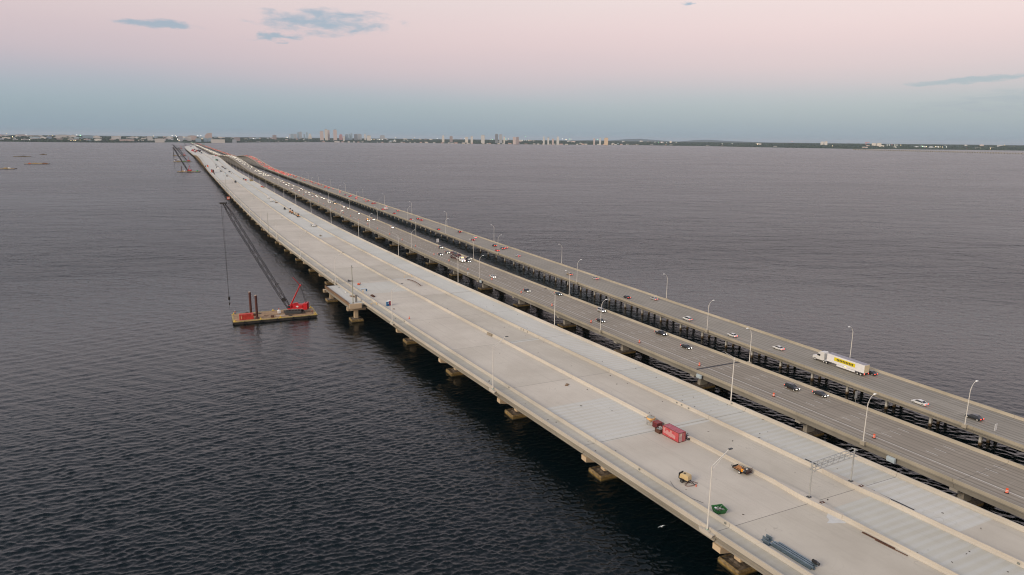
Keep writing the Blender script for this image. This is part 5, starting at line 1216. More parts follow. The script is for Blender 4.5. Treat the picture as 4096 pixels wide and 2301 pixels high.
u, v = deck(1434, 1140); o = empty('orange_pump', 'small orange machine on the deck left of the worker', 'machine', L(v, u, 9.0), ROT); MB().box(-.45, .45, -.5, .5, .15, .85).build('body', ORANGE, o); m = MB(); m.tube((-.6, -.3, .2), (.6, -.3, .2), .2); m.build('axle', BLACK, o)

# boxes and openings along the barriers
VENT = mat('drain_plate', (.20, .21, .19), .6)
for i, (px, py, o_, z_) in enumerate(((2558, 1877, 4.66, 9.5), (2899, 2093, 4.66, 9.5), (2926, 1615, 55.1, 9.6), (2702, 1612, 41.62, 9.5), (2727, 1620, 41.62, 9.5), (2750, 1634, 41.62, 9.5), (2083, 1316, 41.62, 9.5), (2096, 1320, 41.62, 9.5), (2109, 1328, 41.62, 9.5), (2042, 1549, 4.66, 9.5), (1626, 1284, 4.66, 9.5), (4056, 2262, 41.62, 9.5))):
    u, v = deck(px, py, z_); m = MB(); m.box(-.03, .03, -.22, .22, -.2, .2); ob_ = mobj('drain_plate', m.mesh('drain_plate', VENT), new_bridge, (BN.v(u, o_) - .03, u, z_))

# ------------------------------------------------------------------ crane barges
RED = mat('crane_red', (.52, .012, .018), .4, var=.12, scale=.6); DECKP = mat('barge_deck_planks', (.33, .215, .125), .85, var=.35, scale=.5); YEL = mat('barge_yellow_edge', (.40, .31, .12), .7, var=.3, scale=1); HULL = mat('barge_hull', (.035, .03, .025), .7, var=.4, scale=.7)
BOOMM = mat('boom_black', (.02, .02, .022), .5)
def lattice(m, a, b, w0, w1, seg_, r=.06, rb=.032):
    a = Vector(a); b = Vector(b); d = (b - a); ln = d.length; d.normalize(); sx = d.cross(Vector((0, 0, 1))).normalized(); sy = sx.cross(d).normalized(); n_ = int(ln / seg_)
    def wid(t): return w0 + (1.0 - w0) * min(1, t * 7) if t < .15 else (w1 + (1.0 - w1) * min(1, (1 - t) * 7) if t > .85 else 1.0)
    prev = None
    for i in range(n_ + 1):
        t = i / n_; c = a + d * (ln * t); w_ = wid(t) * .95; cs = [c + sx * (w_ * p) + sy * (w_ * q) for p, q in ((-1, -1), (1, -1), (1, 1), (-1, 1))]
        if prev:
            for j in range(4): m.tube(prev[j], cs[j], r, n=5, caps=False); m.tube(prev[j], cs[(j + 1) % 4] if i % 2 else cs[(j - 1) % 4], rb, n=3, caps=False)
        if i % 2 == 0:
            for j in range(4): m.tube(cs[j], cs[(j + 1) % 4], rb, n=3, caps=False)
        prev = cs
def crane(parent_name, label, boom_vec, s=1.0, detail=True, loc=(0, 0, 0), rot=0.0):
    """crawler crane; local +y is the boom direction"""
    o = empty('crawler_crane', label, 'crane', loc, rot)
    for sx in (-1, 1):
        tk = MB(); tk.prism([(-3.7, .45), (-3.3, .1), (3.3, .1), (3.7, .45), (3.7, .85), (3.3, 1.15), (-3.3, 1.15), (-3.7, .85)], sx * 2.5 - .45, sx * 2.5 + .45); tt = tk.build('track', DARKGREY, o)
        if detail:
            for i in range(14): MB().box(sx * 2.5 - .5, sx * 2.5 + .5, -3.3 + i * .48, -3.0 + i * .48, 1.15, 1.22).build('track_shoe', BLACK, tt)
    MB().box(-2.2, 2.2, -1.4, 1.4, .5, 1.1).lathe([(1.3, 1.1), (1.3, 1.5)], n=14).build('carbody', DARKGREY, o)
    m = MB(); m.box(-1.7, 1.7, -4.6, 2.4, 1.5, 2.2); m.box(.2, 1.7, -4.2, 1.6, 2.2, 3.6); m.box(-1.7, -.3, -4.2, .4, 2.2, 3.5); m.prism([(-2.0, 3.6), (-1.2, 4.3), (.4, 4.0), (1.2, 3.6)], .3, 1.6); m.build('house', RED, o, bevel=.05)
    m = MB(); m.box(-2.0, 2.0, -6.4, -4.6, 1.3, 4.4); m.build('counterweight', RED, o, bevel=.12)
    cb = MB(); cb.prism([(1.2, 1.4), (2.9, 1.4), (2.9, 2.3), (2.4, 3.3), (1.2, 3.3)], -1.75, -.75); cbo = cb.build('cab', RED, o); MB().prism([(1.5, 2.1), (2.93, 2.1), (2.93, 2.35), (2.45, 3.2), (1.5, 3.2)], -1.78, -.72).build('window', GLASS, cbo)
    if detail:
        m = MB(); m.add([(1.73, -2.4, 2.85), (1.73, -1.7, 2.4), (1.73, -1.0, 2.85), (1.73, -1.7, 3.3)], [(0, 1, 2, 3)]); m.add([(-1.73, -2.4, 2.85), (-1.73, -1.7, 2.4), (-1.73, -1.0, 2.85), (-1.73, -1.7, 3.3)], [(0, 1, 2, 3)]); m.build('white_diamond', WHITE, o)
        m = MB()
        for sx in (-1, 1):
            for i in range(11): m.box(sx * 1.72 - .01, sx * 1.72 + .01, -4.4 + i * .6, -4.1 + i * .6, 1.6, 1.75)
        m.build('hazard_stripe', WHITE, o); m = MB(); m.tube((-3.2, -3.6, 1.9), (-3.2, 3.4, 1.9), .04); m.tube((3.2, -3.6, 1.9), (3.2, 3.4, 1.9), .04)
        for sx in (-3.2, 3.2):
            for i in range(6): m.tube((sx, -3.6 + i * 1.4, 1.15), (sx, -3.6 + i * 1.4, 1.9), .035)
        m.build('walkway_rail', GALV, o)
    # gantry mast, leaning back and away from the boom
    top = Vector((0, -3.2, 13.0)); m = MB()
    for sx in (-1, 1): m.tube((sx * 1.1, 2.2, 2.2), top + Vector((sx * .5, 0, 0)), .26, .2, 8)
    for t in (.25, .5, .75): p0 = Vector((-1.1, 2.2, 2.2)).lerp(top, t); p1 = Vector((1.1, 2.2, 2.2)).lerp(top, t); m.tube(p0, p1, .12)
    m.box(-.7, .7, -3.6, -2.9, 12.6, 13.3); m.build('mast', RED, o)
    m = MB()
    for sx in (-.5, .5): m.tube(top + Vector((sx, 0, 0)), (sx * 1.8, -5.6, 4.4), .09)
    m.build('backstay', BOOMM, o)
    foot = Vector((0, 2.6, 2.0)); tip = foot + Vector(boom_vec); m = MB(); lattice(m, foot, tip, .7, .45, 1.9 if detail else 4.5, .12 if detail else .34, .07 if detail else .2)
    m.box(tip.x - .9, tip.x + .9, tip.y - 1.2, tip.y + 1.6, tip.z - .3, tip.z + .5); bo = m.build('boom', BOOMM, o)
    if detail:
        m = MB(); d_ = Vector(boom_vec).normalized(); c_ = foot + d_ * 12.5; m.box(-1.6, -.9, c_.y - 2.2, c_.y - .4, c_.z + .8, c_.z + 1.15); m.tube(c_ + Vector((-1, -.8, .9)), c_, .1); m.build('boom_platform', BOOMM, o); c2_ = foot + d_ * 4.6; MB().tube(c2_ + Vector((-.8, 0, 0)), c2_ + Vector((.8, 0, 0)), 1.0, n=14).build('drum', BOOMM, o)
    rr_ = .05 if detail else .16; m = MB(); pc = top.lerp(tip, .06)
    for sx in (-.5, .5): m.tube(top + Vector((sx, 0, 0)), tip + Vector((sx * .8, 0, .3)), rr_, n=4)
    m.build('pendant', BOOMM, o); m = MB(); m.tube(top, top.lerp(tip, .1), .14, n=6); m.build('spreader', RED, o)
    # hoist lines and hook block, hanging straight down
    hz0 = 3.2; m = MB()
    for dxx, dyy in ((-.35, 1.2), (.35, 1.2), (0, .5)): m.tube((tip.x + dxx, tip.y + dyy, tip.z), (tip.x + dxx * .5, tip.y + 1.0, hz0 + 4.5), rr_ * .8, n=4)
    m.build('hoist_line', BOOMM, o); m = MB(); m.lathe([(.15, hz0 + 4.7), (.55, hz0 + 4.2), (.55, hz0 + 3.2), (.15, hz0 + 2.7)], x=tip.x, y=tip.y + 1.0, n=8); m.tube((tip.x, tip.y + 1, hz0 + 2.7), (tip.x, tip.y + 1, hz0 + 1.6), .08); m.lathe([(.1, hz0 + 1.7), (.35, hz0 + 1.2), (.3, hz0 + .6), (.05, hz0 + .2)], x=tip.x, y=tip.y + 1.0, n=8); m.tube((tip.x, tip.y + 1, hz0 + .3), (tip.x, tip.y + 1, hz0 - 1.5), .04); m.build('hook_block', BOOMM, o)
    return o
# near barge: corners picked on its deck
zb = 1.35
c_ll = unproj(918, 1248, zb); c_lb = unproj(932, 1289, zb); c_rb = unproj(1270, 1258, zb); c_rt = unproj(1246, 1222, zb)
ax = (c_rb - c_lb); bl_ = ax.length; bang = math.atan2(ax.y, ax.x); bw = 15.5
bc = (c_lb + c_rb) / 2 + Vector((-math.sin(bang), math.cos(bang), 0)) * bw / 2; hl = bl_ / 2
barge = empty('crane_barge', 'near flat work barge with brown deck, yellow edge and tyre fenders, carrying the red crane', 'barge', (bc.x, bc.y, 0), bang)
m = MB(); m.prism([(-hl, zb - .05), (hl, zb - .05), (hl, .6), (hl - 1.6, -.6), (-hl + 1.6, -.6), (-hl, .6)], -bw / 2, bw / 2, axis='y'); m.build('hull', HULL, barge)
m = MB(); m.box(-hl + .7, hl - .7, -bw / 2 + .7, bw / 2 - .7, zb - .048, zb); m.build('deck', DECKP, barge)
m = MB(); 
for a in ((-hl - .02, hl + .02, -bw / 2 - .02, -bw / 2 + .7), (-hl - .02, hl + .02, bw / 2 - .7, bw / 2 + .02), (-hl - .02, -hl + .7, -bw / 2 + .7, bw / 2 - .7), (hl - .7, hl + .02, -bw / 2 + .7, bw / 2 - .7)): m.box(*a, zb - .3, zb + .05)
m.build('edge_strip', YEL, barge)
for i in range(26): 
    x = -hl + 1.0 + i * (bl_ - 2) / 26; m = MB(); m.box(x, x + (bl_ - 2) / 26 - .12, -bw / 2 + .75, bw / 2 - .75, zb + .001, zb + .03); m.build('plank', DECKP, barge)
tyre = MB(); pr = []; n1, n2 = 12, 6; vs = []; fs = []
for i in range(n1):
    for j in range(n2):
        a, b = i * 2 * math.pi / n1, j * 2 * math.pi / n2; rr_ = .5 + .17 * math.cos(b); vs.append((rr_ * math.cos(a), .17 * math.sin(b), rr_ * math.sin(a))); fs.append((i * n2 + j, i * n2 + (j + 1) % n2, ((i + 1) % n1) * n2 + (j + 1) % n2, ((i + 1) % n1) * n2 + j))
tyre.add(vs, fs); tyme = tyre.mesh('tyre', BLACK)
for i in range(5): mobj('tyre_fender', tyme, barge, (-hl + 5 + i * (bl_ - 9) / 4, -bw / 2 - .22, zb - .75))
ORB = mat('bollard_yellow', (.75, .52, .05), .5)
for i, (x, y) in enumerate(((-hl + .9, -bw / 2 + .5), (-hl + 1, bw / 2 - .6), (hl - 1, -bw / 2 + .6), (hl - 1, bw / 2 - .6), (0, bw / 2 - .5), (2, -bw / 2 + .4), (-hl + 12, -bw / 2 + .4))):
    m = MB(); m.lathe([(.3, zb + .05), (.22, zb + .1), (.22, zb + .75), (.32, zb + .8)], x=x, y=y, n=8); m.box(x - .8, x + .8, y - .25, y + .25, zb + .052, zb + .12); m.build('bollard', ORB, barge)
def bpt(x, y, z=0): 
    c, s_ = math.cos(bang), math.sin(bang); return Vector((bc.x + c * x - s_ * y, bc.y + s_ * x + c * y, zb + z))
REDC = mat('orange_red_container', (.52, .045, .03), .6, var=.25, scale=.8)
o = empty('site_container', 'orange-red container on the left end of the crane barge', 'container', bpt(-hl + 6.0, -bw / 2 + 3.3, .03), bang); m = MB(); corrug(m, 'x', -3.0, 3.0, -1.2, .12, 2.5, -1, 20); corrug(m, 'x', -3.0, 3.0, 1.2, .12, 2.5, 1, 20); m.box(-3.05, 3.05, -1.22, 1.22, 2.5, 2.58); m.box(-3.05, -2.98, -1.19, 1.19, .1, 2.5); m.box(2.98, 3.05, -1.19, 1.19, .1, 2.5); m.box(-3.05, 3.05, -1.2, 1.2, 0, .1); m.build('body', REDC, o)
m = MB(); m.box(-2.4, -2.15, -1.235, -1.222, .4, 2.2); m.box(-2.15, -1.95, -1.235, -1.222, 1.2, 1.4); m.box(2.2, 2.7, -1.235, -1.222, 1.9, 2.2); m.build('lettering', mat('faded_letters', (.75, .45, .25)), o)
BRN = mat('pile_brown', (.075, .022, .016), .7, var=.4, scale=.6)
for i, (x, y, h) in enumerate(((-hl + 8.6, bw / 2 - 2.6, 10.6), (-hl + 10.6, -bw / 2 + 2.6, 11.0))):
    o = empty('spud_pile', ['far brown spud pile standing behind the barge container', 'near brown spud pile standing right of the barge container'][i], 'spud pile', bpt(x, y), bang); MB().tube((0, 0, -3.5), (0, 0, h), .55, n=14).build('tube', BRN, o); MB().lathe([(.56, h), (.4, h + .25)], n=14).build('cap', mat('pile_cap_pale', (.45, .35, .28)), o); MB().lathe([(.85, .05), (.85, .5), (.58, .5)], n=14).build('collar', RUST, o)
o = empty('white_tank', 'white plastic tank with red cap in the middle of the crane barge', 'tank', bpt(2.2, 1.2), bang); MB().box(-.7, .7, -.7, .7, .1, 1.5).lathe([(.55, 1.5), (.3, 1.9)], n=10).build('body', WHITE, o, bevel=.06); MB().lathe([(.25, 1.9), (.22, 2.4)], n=8).build('cap', REDC, o)
o = empty('steel_ladder', 'pale ladder lying flat on the crane barge deck', 'ladder', bpt(2.4, -3.8, .1), bang + .03); m = MB(); m.box(-2.2, 2.2, -.35, -.28, 0, .08); m.box(-2.2, 2.2, .28, .35, 0, .08)
for i in range(11): m.box(-2.1 + i * .41, -2.04 + i * .41, -.28, .28, .02, .06)
m.build('frame', WHITE, o)
m = MB()
for i in range(9): m.box(-4.6, 4.6, -4.4 + i * 1.0, -3.5 + i * 1.0, .04, .3)
mats_o = empty('crane_mat', 'dark timber mats under the tracks of the near crane', 'timber mat', bpt(hl - 9.6, .4, .03), bang); m.build('timber', mat('mat_timber', (.075, .06, .05), .9, var=.4, scale=1), mats_o)
# the crane: boom leans to the left end of the barge, tip over it
cr_base = bpt(hl - 9.4, .6, .34); tip_g = unproj(921, 1252, zb)
dirv = Vector((tip_g.x - cr_base.x, tip_g.y - cr_base.y, 0)); rotc = math.atan2(-dirv.x, dirv.y); hh = dirv.length
crane('c', 'red crawler crane with long black lattice boom on the near barge', (0, hh - 3.6, 50.0), 1.0, True, cr_base, rotc)
for i, (x, y, lb, kn) in enumerate(((-hl + 1.6, bw / 2 - 1.4, 'far left corner of the crane barge', 0), (hl - 2.0, -bw / 2 + 2.6, 'near right corner of the crane barge', 1))):
    p = bpt(x, y, .05); person('worker in orange vest at the ' + lb, p, bang + i * 1.8, ORANGE, MATS['dark_clothes'], WHITE)

# clutter on the near barge and scraps on the new deck
rq = random.Random(31)
for i, (x, y, kd) in enumerate(((-6.5, 3.6, 0), (-4.0, -1.6, 1), (-9.0, 0.6, 2), (5.6, 5.2, 1), (-1.5, -5.6, 2), (6.6, -5.8, 0), (-12.0, 4.8, 2), (hl - 3.0, 4.8, 2), (hl - 2.6, -1.5, 1))):
    if kd == 0: m = MB().path([Vector((1.0 * math.cos(t_ * .6) * (1 - t_ * .012), .8 * math.sin(t_ * .6) * (1 - t_ * .012), .06 + t_ * .004)) for t_ in range(34)], .06, 4); nm, lb, mm = 'rope_coil', 'dark coiled rope', DARKGREY
    elif kd == 1: m = MB(); [m.box(-.9, .9, -.5 + q * .3, -.28 + q * .3, .02, .2) for q in range(4)]; nm, lb, mm = 'timber_pallet', 'pale timber pallet', WOOD
    else: m = MB(); m.box(-.6, .6, -.45, .45, .03, .85); m.box(-.62, .62, -.47, .47, .852, .93); nm, lb, mm = 'gear_box', 'rusty gear box', RUST
    o = m.build(nm, mm); o.location = bpt(x, y, .04); o.rotation_euler = (0, 0, bang + rq.uniform(-.6, .6)); tag(o, lb + ' on the crane barge, ' + ['left of the white tank', 'right of the near spud pile', 'beside the far spud pile', 'behind the crane mats', 'at the near edge in the middle', 'at the near edge before the crane', 'behind the red container', 'in the far right corner', 'right of the crane tail'][i], 'deck gear')
m = MB()
for i in range(110):
    u = rq.uniform(20, 420) if i % 3 else rq.uniform(20, 200); of = rq.choice([rq.uniform(6, 26.8), rq.uniform(28.6, 41.4), rq.uniform(42.8, 54.8), rq.uniform(.7, 4.5)]); v = BN.v(u, of); a_ = rq.uniform(.04, .16); b2 = rq.uniform(.05, .35); t_ = rq.uniform(0, 3.1); Mx = Matrix.Translation(Vector((v, u, 9.0))) @ Matrix.Rotation(t_, 4, 'Z'); m.box(-a_, a_, -b2, b2, 0.001, rq.uniform(.02, .1), 0, Mx)
o = m.build('debris', mat('dark_debris', (.09, .075, .06), .9, var=.4, scale=1)); o.rotation_euler = (0, 0, ROT); tag(o, 'scattered small dark scraps on the concrete roadways of the new bridge', 'debris', kind='stuff')
# spilled pale grout by the median near the gantry
g_ = [deck(*q) for q in ((3312, 2052), (3330, 2050), (3352, 2062), (3376, 2078), (3395, 2088), (3378, 2094), (3352, 2092), (3330, 2094), (3308, 2092), (3318, 2080), (3306, 2068))]
tag(MB().add([L(v, u, 9.006) for u, v in g_], [tuple(range(len(g_)))], 0, [(u, v) for u, v in g_]).build('grout_spill', mat('pale_grout', (.60, .61, .60), .8, var=.08, scale=1)), 'pale grey grout spill beside the first median past the gantry', 'spill')

# distant crane barges along the new bridge
def far_barge(xl, xr, yw, label, crane_at=None, tip=None, extras=(), clabel=None, w_=13, cat='barge'):
    a = unproj(xl, yw); b = unproj(xr, yw); d_ = b - a; ln = d_.length / 2; an = math.atan2(d_.y, d_.x); c = (a + b) / 2 + Vector((-math.sin(an), math.cos(an), 0)) * w_ / 2
    o = empty('work_barge', label, cat, (c.x, c.y, 0), an); MB().prism([(-ln, 1.6), (ln, 1.6), (ln, .6), (ln - 1.5, -.5), (-ln + 1.5, -.5), (-ln, .6)], -w_ / 2, w_ / 2, axis='y').build('hull', HULL, o); MB().box(-ln + .6, ln - .6, -w_ / 2 + .6, w_ / 2 - .6, 1.602, 1.7).build('deck', DECKP, o); MB().box(-ln, ln, -w_ / 2 - .05, -w_ / 2, 1.2, 1.75).build('edge_strip', YEL, o)
    def q(t, y=0, z=1.7): 
        x = -ln + 2 * ln * t; return Vector((c.x + math.cos(an) * x - math.sin(an) * y, c.y + math.sin(an) * x + math.cos(an) * y, z))
    if crane_at is not None:
        p = q(crane_at); tp = unproj(*tip, 0)        # direction of the tip, placed above the barge line
        f = p.y / 1.0; rx = (tip[0] - 2048) / 2731.0; tipx = None
        dd = f_ + X_ * ((tip[0] - 2048) / 2731.0) + Y_ * ((1150.5 - tip[1]) / 2731.0); t = p.y / dd.y; T_ = Vector((dd.x * t, p.y, CAM_H + dd.z * t))
        dv_ = Vector((T_.x - p.x, 0, 0)); crane('f', clabel, (0, max(8, abs(T_.x - p.x) - 2.6), T_.z - 3.7), 1, False, p, math.pi / 2 if dv_.x < 0 else -math.pi / 2)
    for t_, y_, k_, sz, mm, lb in extras:
        p = q(t_, y_); e = MB()
        if k_ == 'pile': e.tube((0, 0, 0), (0, 0, sz), .7, n=8); nm, ct = 'spud_pile', 'spud pile'
        elif k_ == 'box': e.box(-sz, sz, -1.5, 1.5, 0, 1.8); e.box(-sz * .5, sz * .3, -1.2, 1.2, 1.8, 2.4); nm, ct = 'deck_box', 'container'
        elif k_ == 'dome': e.lathe([(sz, 0), (sz, 1.2), (sz * .6, 2.6), (.2, 3.0)], n=10); nm, ct = 'deck_tank', 'tank'
        elif k_ == 'arm': e.tube((2, 0, 2), (-sz, 0, 11), .8, .5, 8); e.box(1, 4, -1.2, 1.2, 0, 2.5); nm, ct = 'concrete_pump', 'pump boom'
        eo = e.build(nm, mm); eo.location = p; eo.rotation_euler = (0, 0, an); tag(eo, lb, ct)
    return o
WT = MATS['white_paint']; OC = mat('ochre_load', (.36, .27, .14), .7); GR = mat('tank_green', (.04, .26, .12), .5); BR2 = BRN
far_barge(708, 798, 689.5, 'dark work barge with red crane, closest of the distant barges', .50, (693, 590), (( .17, 2, 'pile', 13, BR2, 'brown spud pile on the closest distant barge'), (.24, 0, 'box', 2.5, OC, 'ochre box on the closest distant barge'), (.31, -2, 'dome', 1.5, WT, 'white tank on the closest distant barge'), (.88, 0, 'dome', 2.6, GR, 'green tank on the right end of the closest distant barge')), 'red crane with tall black boom on the closest distant barge')
far_barge(692, 764, 648.5, 'cluttered work barge with red crane and white pump boom', .83, (694, 582), ((.12, 3, 'pile', 10, BR2, 'left brown pile on the cluttered barge'), (.2, 3, 'pile', 9, BR2, 'right brown pile on the cluttered barge'), (.08, 0, 'dome', 3, WT, 'white heap on the left end of the cluttered barge'), (.45, -1, 'arm', 22, WT, 'white pump boom rising from the cluttered barge'), (.3, -2, 'box', 5, OC, 'ochre stack on the cluttered barge'), (.6, -2, 'box', 4, GR, 'green stack on the cluttered barge')), 'red crane on the cluttered barge, boom crossing the others')
far_barge(690, 745, 624.5, 'long low work barge with small red crane, third from the near one', .84, (714, 592), ((.1, 2, 'pile', 12, DARKGREY, 'dark spud pile on the third barge'), (.18, 0, 'box', 3, OC, 'ochre box on the third barge'), (.5, 0, 'dome', 2.2, WT, 'white tank on the third barge')), 'small red crane on the third barge')
far_barge(700, 732, 601, 'thin dark barge without crane between the far crane barges', None, None, ((.1, 0, 'box', 4, OC, 'ochre box on the thin dark barge'),))
far_barge(691, 734, 596, 'far work barge with red crane, fourth from the near one', .8, (687, 577.5), ((.4, 0, 'box', 6, DARKGREY, 'grey box on the fourth barge'),), 'red crane with dark boom on the fourth barge')
far_barge(719, 752, 588.5, 'farthest work barge beside the end of the new bridge', .85, (738, 574), ((.1, 0, 'pile', 12, ORANGE, 'orange pile on the farthest barge'), (.3, 0, 'box', 5, OC, 'ochre box on the farthest barge')), 'red crane on the farthest barge')
# supply barges moored out to the left
far_barge(95, 193, 657.5, 'supply barge loaded with red and ochre goods, largest in the left group', None, None, ((.42, 0, 'box', 8, OC, 'ochre stack on the largest supply barge'), (.64, 0, 'box', 6, mat('cream_load', (.42, .36, .27)), 'cream stack on the largest supply barge'), (.82, 0, 'box', 7, MAR, 'long dark red stack on the largest supply barge'), (.2, 0, 'box', 3, REDC, 'small red stack on the largest supply barge')), w_=16)
far_barge(53, 122, 627.5, 'long flat empty supply barge behind the loaded one', None, None, ((.55, 0, 'box', 9, DARKGREY, 'low dark load on the flat supply barge'),))
far_barge(158, 186, 619.5, 'smallest supply barge, farthest of the left group', None, None, ((.5, 0, 'box', 6, BR2, 'brown load on the smallest supply barge'),))
far_barge(-40, 57, 677.5, 'grey supply barge cut by the left edge of the photo', None, None, ((.6, 0, 'box', 5, OC, 'yellow load on the barge at the left edge'), (.72, 0, 'box', 4, WT, 'white load on the barge at the left edge')), w_=16)
# orange work float at the pier beyond the boom tip
u, v = pick(914, 798, 6); o = empty('work_basket', 'orange and white work basket at the bridge edge beyond the boom tip', 'work basket', L(v, u, 6.2), ROT); MB().box(-1.6, 1.6, -1.6, 1.6, 0, 3.0).build('basket', ORANGE, o); MB().box(-1.2, 1.2, -1.62, -1.605, .8, 2.2).build('panel', WHITE, o); MB().tube((0, 0, 3), (0, 0, 6), .15).build('post', BOOMM, o)

# ------------------------------------------------------------------ trucks and plant farther along the new deck
def truck(label, px, py, cabm, bedm, ln=7.5, turn=0.0, box=False, name='flatbed_truck', z=None, load=None):
    u, v = pick(px, py, 9.0 if z is None else z); o = empty(name, label, 'truck', L(v, u, zN(u) + .004), ROT + angle_of(BN, u) + turn)
    y0 = -ln / 2; cb = MB(); cb.prism([(y0, .6), (y0 + 2.6, .6), (y0 + 2.6, 2.5), (y0 + 1.3, 2.5), (y0 + 1.0, 1.6), (y0, 1.45)], -1.1, 1.1); c = cb.build('cab', cabm, o, bevel=.06); MB().prism([(y0 + 1.0, 1.65), (y0 + 2.3, 1.65), (y0 + 2.3, 2.35), (y0 + 1.3, 2.35)], -1.12, 1.12).build('window', GLASS, c)
    if box: MB().box(-1.25, 1.25, y0 + 2.8, ln / 2, .9, 3.4).build('cargo_box', bedm, o)
    else: m = MB(); m.box(-1.2, 1.2, y0 + 2.8, ln / 2, .9, 1.1); m.build('flatbed', bedm, o)
    if load: MB().box(-.8, .8, y0 + 3.0, y0 + 4.6, 1.1, 2.0).build('load', load, o)
    for s_ in (-1, 1):
        for y in (y0 + 1.0, ln / 2 - 1.4): wheel(o, s_ * .98, y, .48, .48, .3, WHITE)
    return o
truck('white flatbed truck parked beside the median, facing the camera', 1252, 906, WHITE, DARKGREY, 8.4, .05, load=GALV)
truck('dark truck with white tarpaulin parked beyond the trailer', 1086, 806, WHITE, MATS['faded_door_paint'] if False else WHITE, 6.5, 0, True, name='box_truck')
truck('white van farthest of the three parked by the median', 1075, 795, WHITE, WHITE, 5.5, 0, True, name='van')
o = on_deck('flat_trailer', 'tan flat trailer beyond the black machine', 'trailer', 1105, 812.5); m = MB(); m.box(-1.1, 1.1, -2.6, 2.6, .6, .9); m.box(-1.1, 1.1, -2.6, -2.4, .9, 1.5); m.build('bed', WOOD, o); [wheel(o, s_ * 1.0, .2, .4, .4, .25) for s_ in (-1, 1)]
def lift(px, py, label, mm, h=3.6):
    o = on_deck('boom_lift', label, 'boom lift', px, py); m = MB(); m.box(-1.0, 1.0, -1.5, 1.5, .5, 1.2); m.build('chassis', DARKGREY, o); m = MB(); m.box(-.8, .8, -1.3, .9, 1.2, 2.0); m.tube((0, -.8, 1.8), (0, 1.8, h), .22, n=6); m.tube((0, 1.8, h), (.2, -1.2, h + .9), .18, n=6); m.build('boom', mm, o); MB().box(-.6, .8, -2.2, -1.2, h - .2, h + .9).build('basket', DARKGREY, o)
    for s_ in (-1, 1):
        for y in (-1.1, 1.1): wheel(o, s_ * 1.0, y, .5, .5, .35)
LO = mat('lift_orange', (.60, .22, .05), .5)
lift(1161, 851, 'orange boom lift, left one of the group by the median', LO, 3.8); lift(1169, 855, 'orange boom lift, second of the group by the median', LO, 3.0); lift(1193, 869, 'small orange lift at the near end of the group', LO, 2.6)
TANC = mat('tan_machine', (.52, .44, .33), .6, var=.3)
for i, (x, y) in enumerate(((1182, 860), (1190, 863))):
    o = on_deck('concrete_screed', ['left', 'right'][i] + ' tan paving machine in the group of lifts by the median', 'paving machine', x, y); m = MB(); m.box(-1.2, 1.2, -1.6, 1.6, .5, 1.6); m.lathe([(1.0, 1.6), (1.1, 2.3), (.4, 2.6)], n=10); m.build('body', TANC, o); m = MB(); m.tube((-1.5, -1.9, .5), (-1.5, 1.9, .5), .45); m.tube((1.5, -1.9, .5), (1.5, 1.9, .5), .45); m.build('roller', DARKGREY, o)
o = on_deck('black_machine', 'small black loader alone by the median beyond the lifts', 'loader', 1139, 838); m = MB(); m.box(-.9, .9, -1.0, 1.2, .5, 1.3); m.box(-.6, .6, -.1, 1.0, 1.3, 2.2); m.build('body', DARKGREY, o); MB().box(-1.0, 1.0, -2.6, -1.1, .2, .7).build('bucket', BLACK, o); [wheel(o, s_ * .9, y_, .45, .45, .3) for s_ in (-1, 1) for y_ in (-.7, .8)]
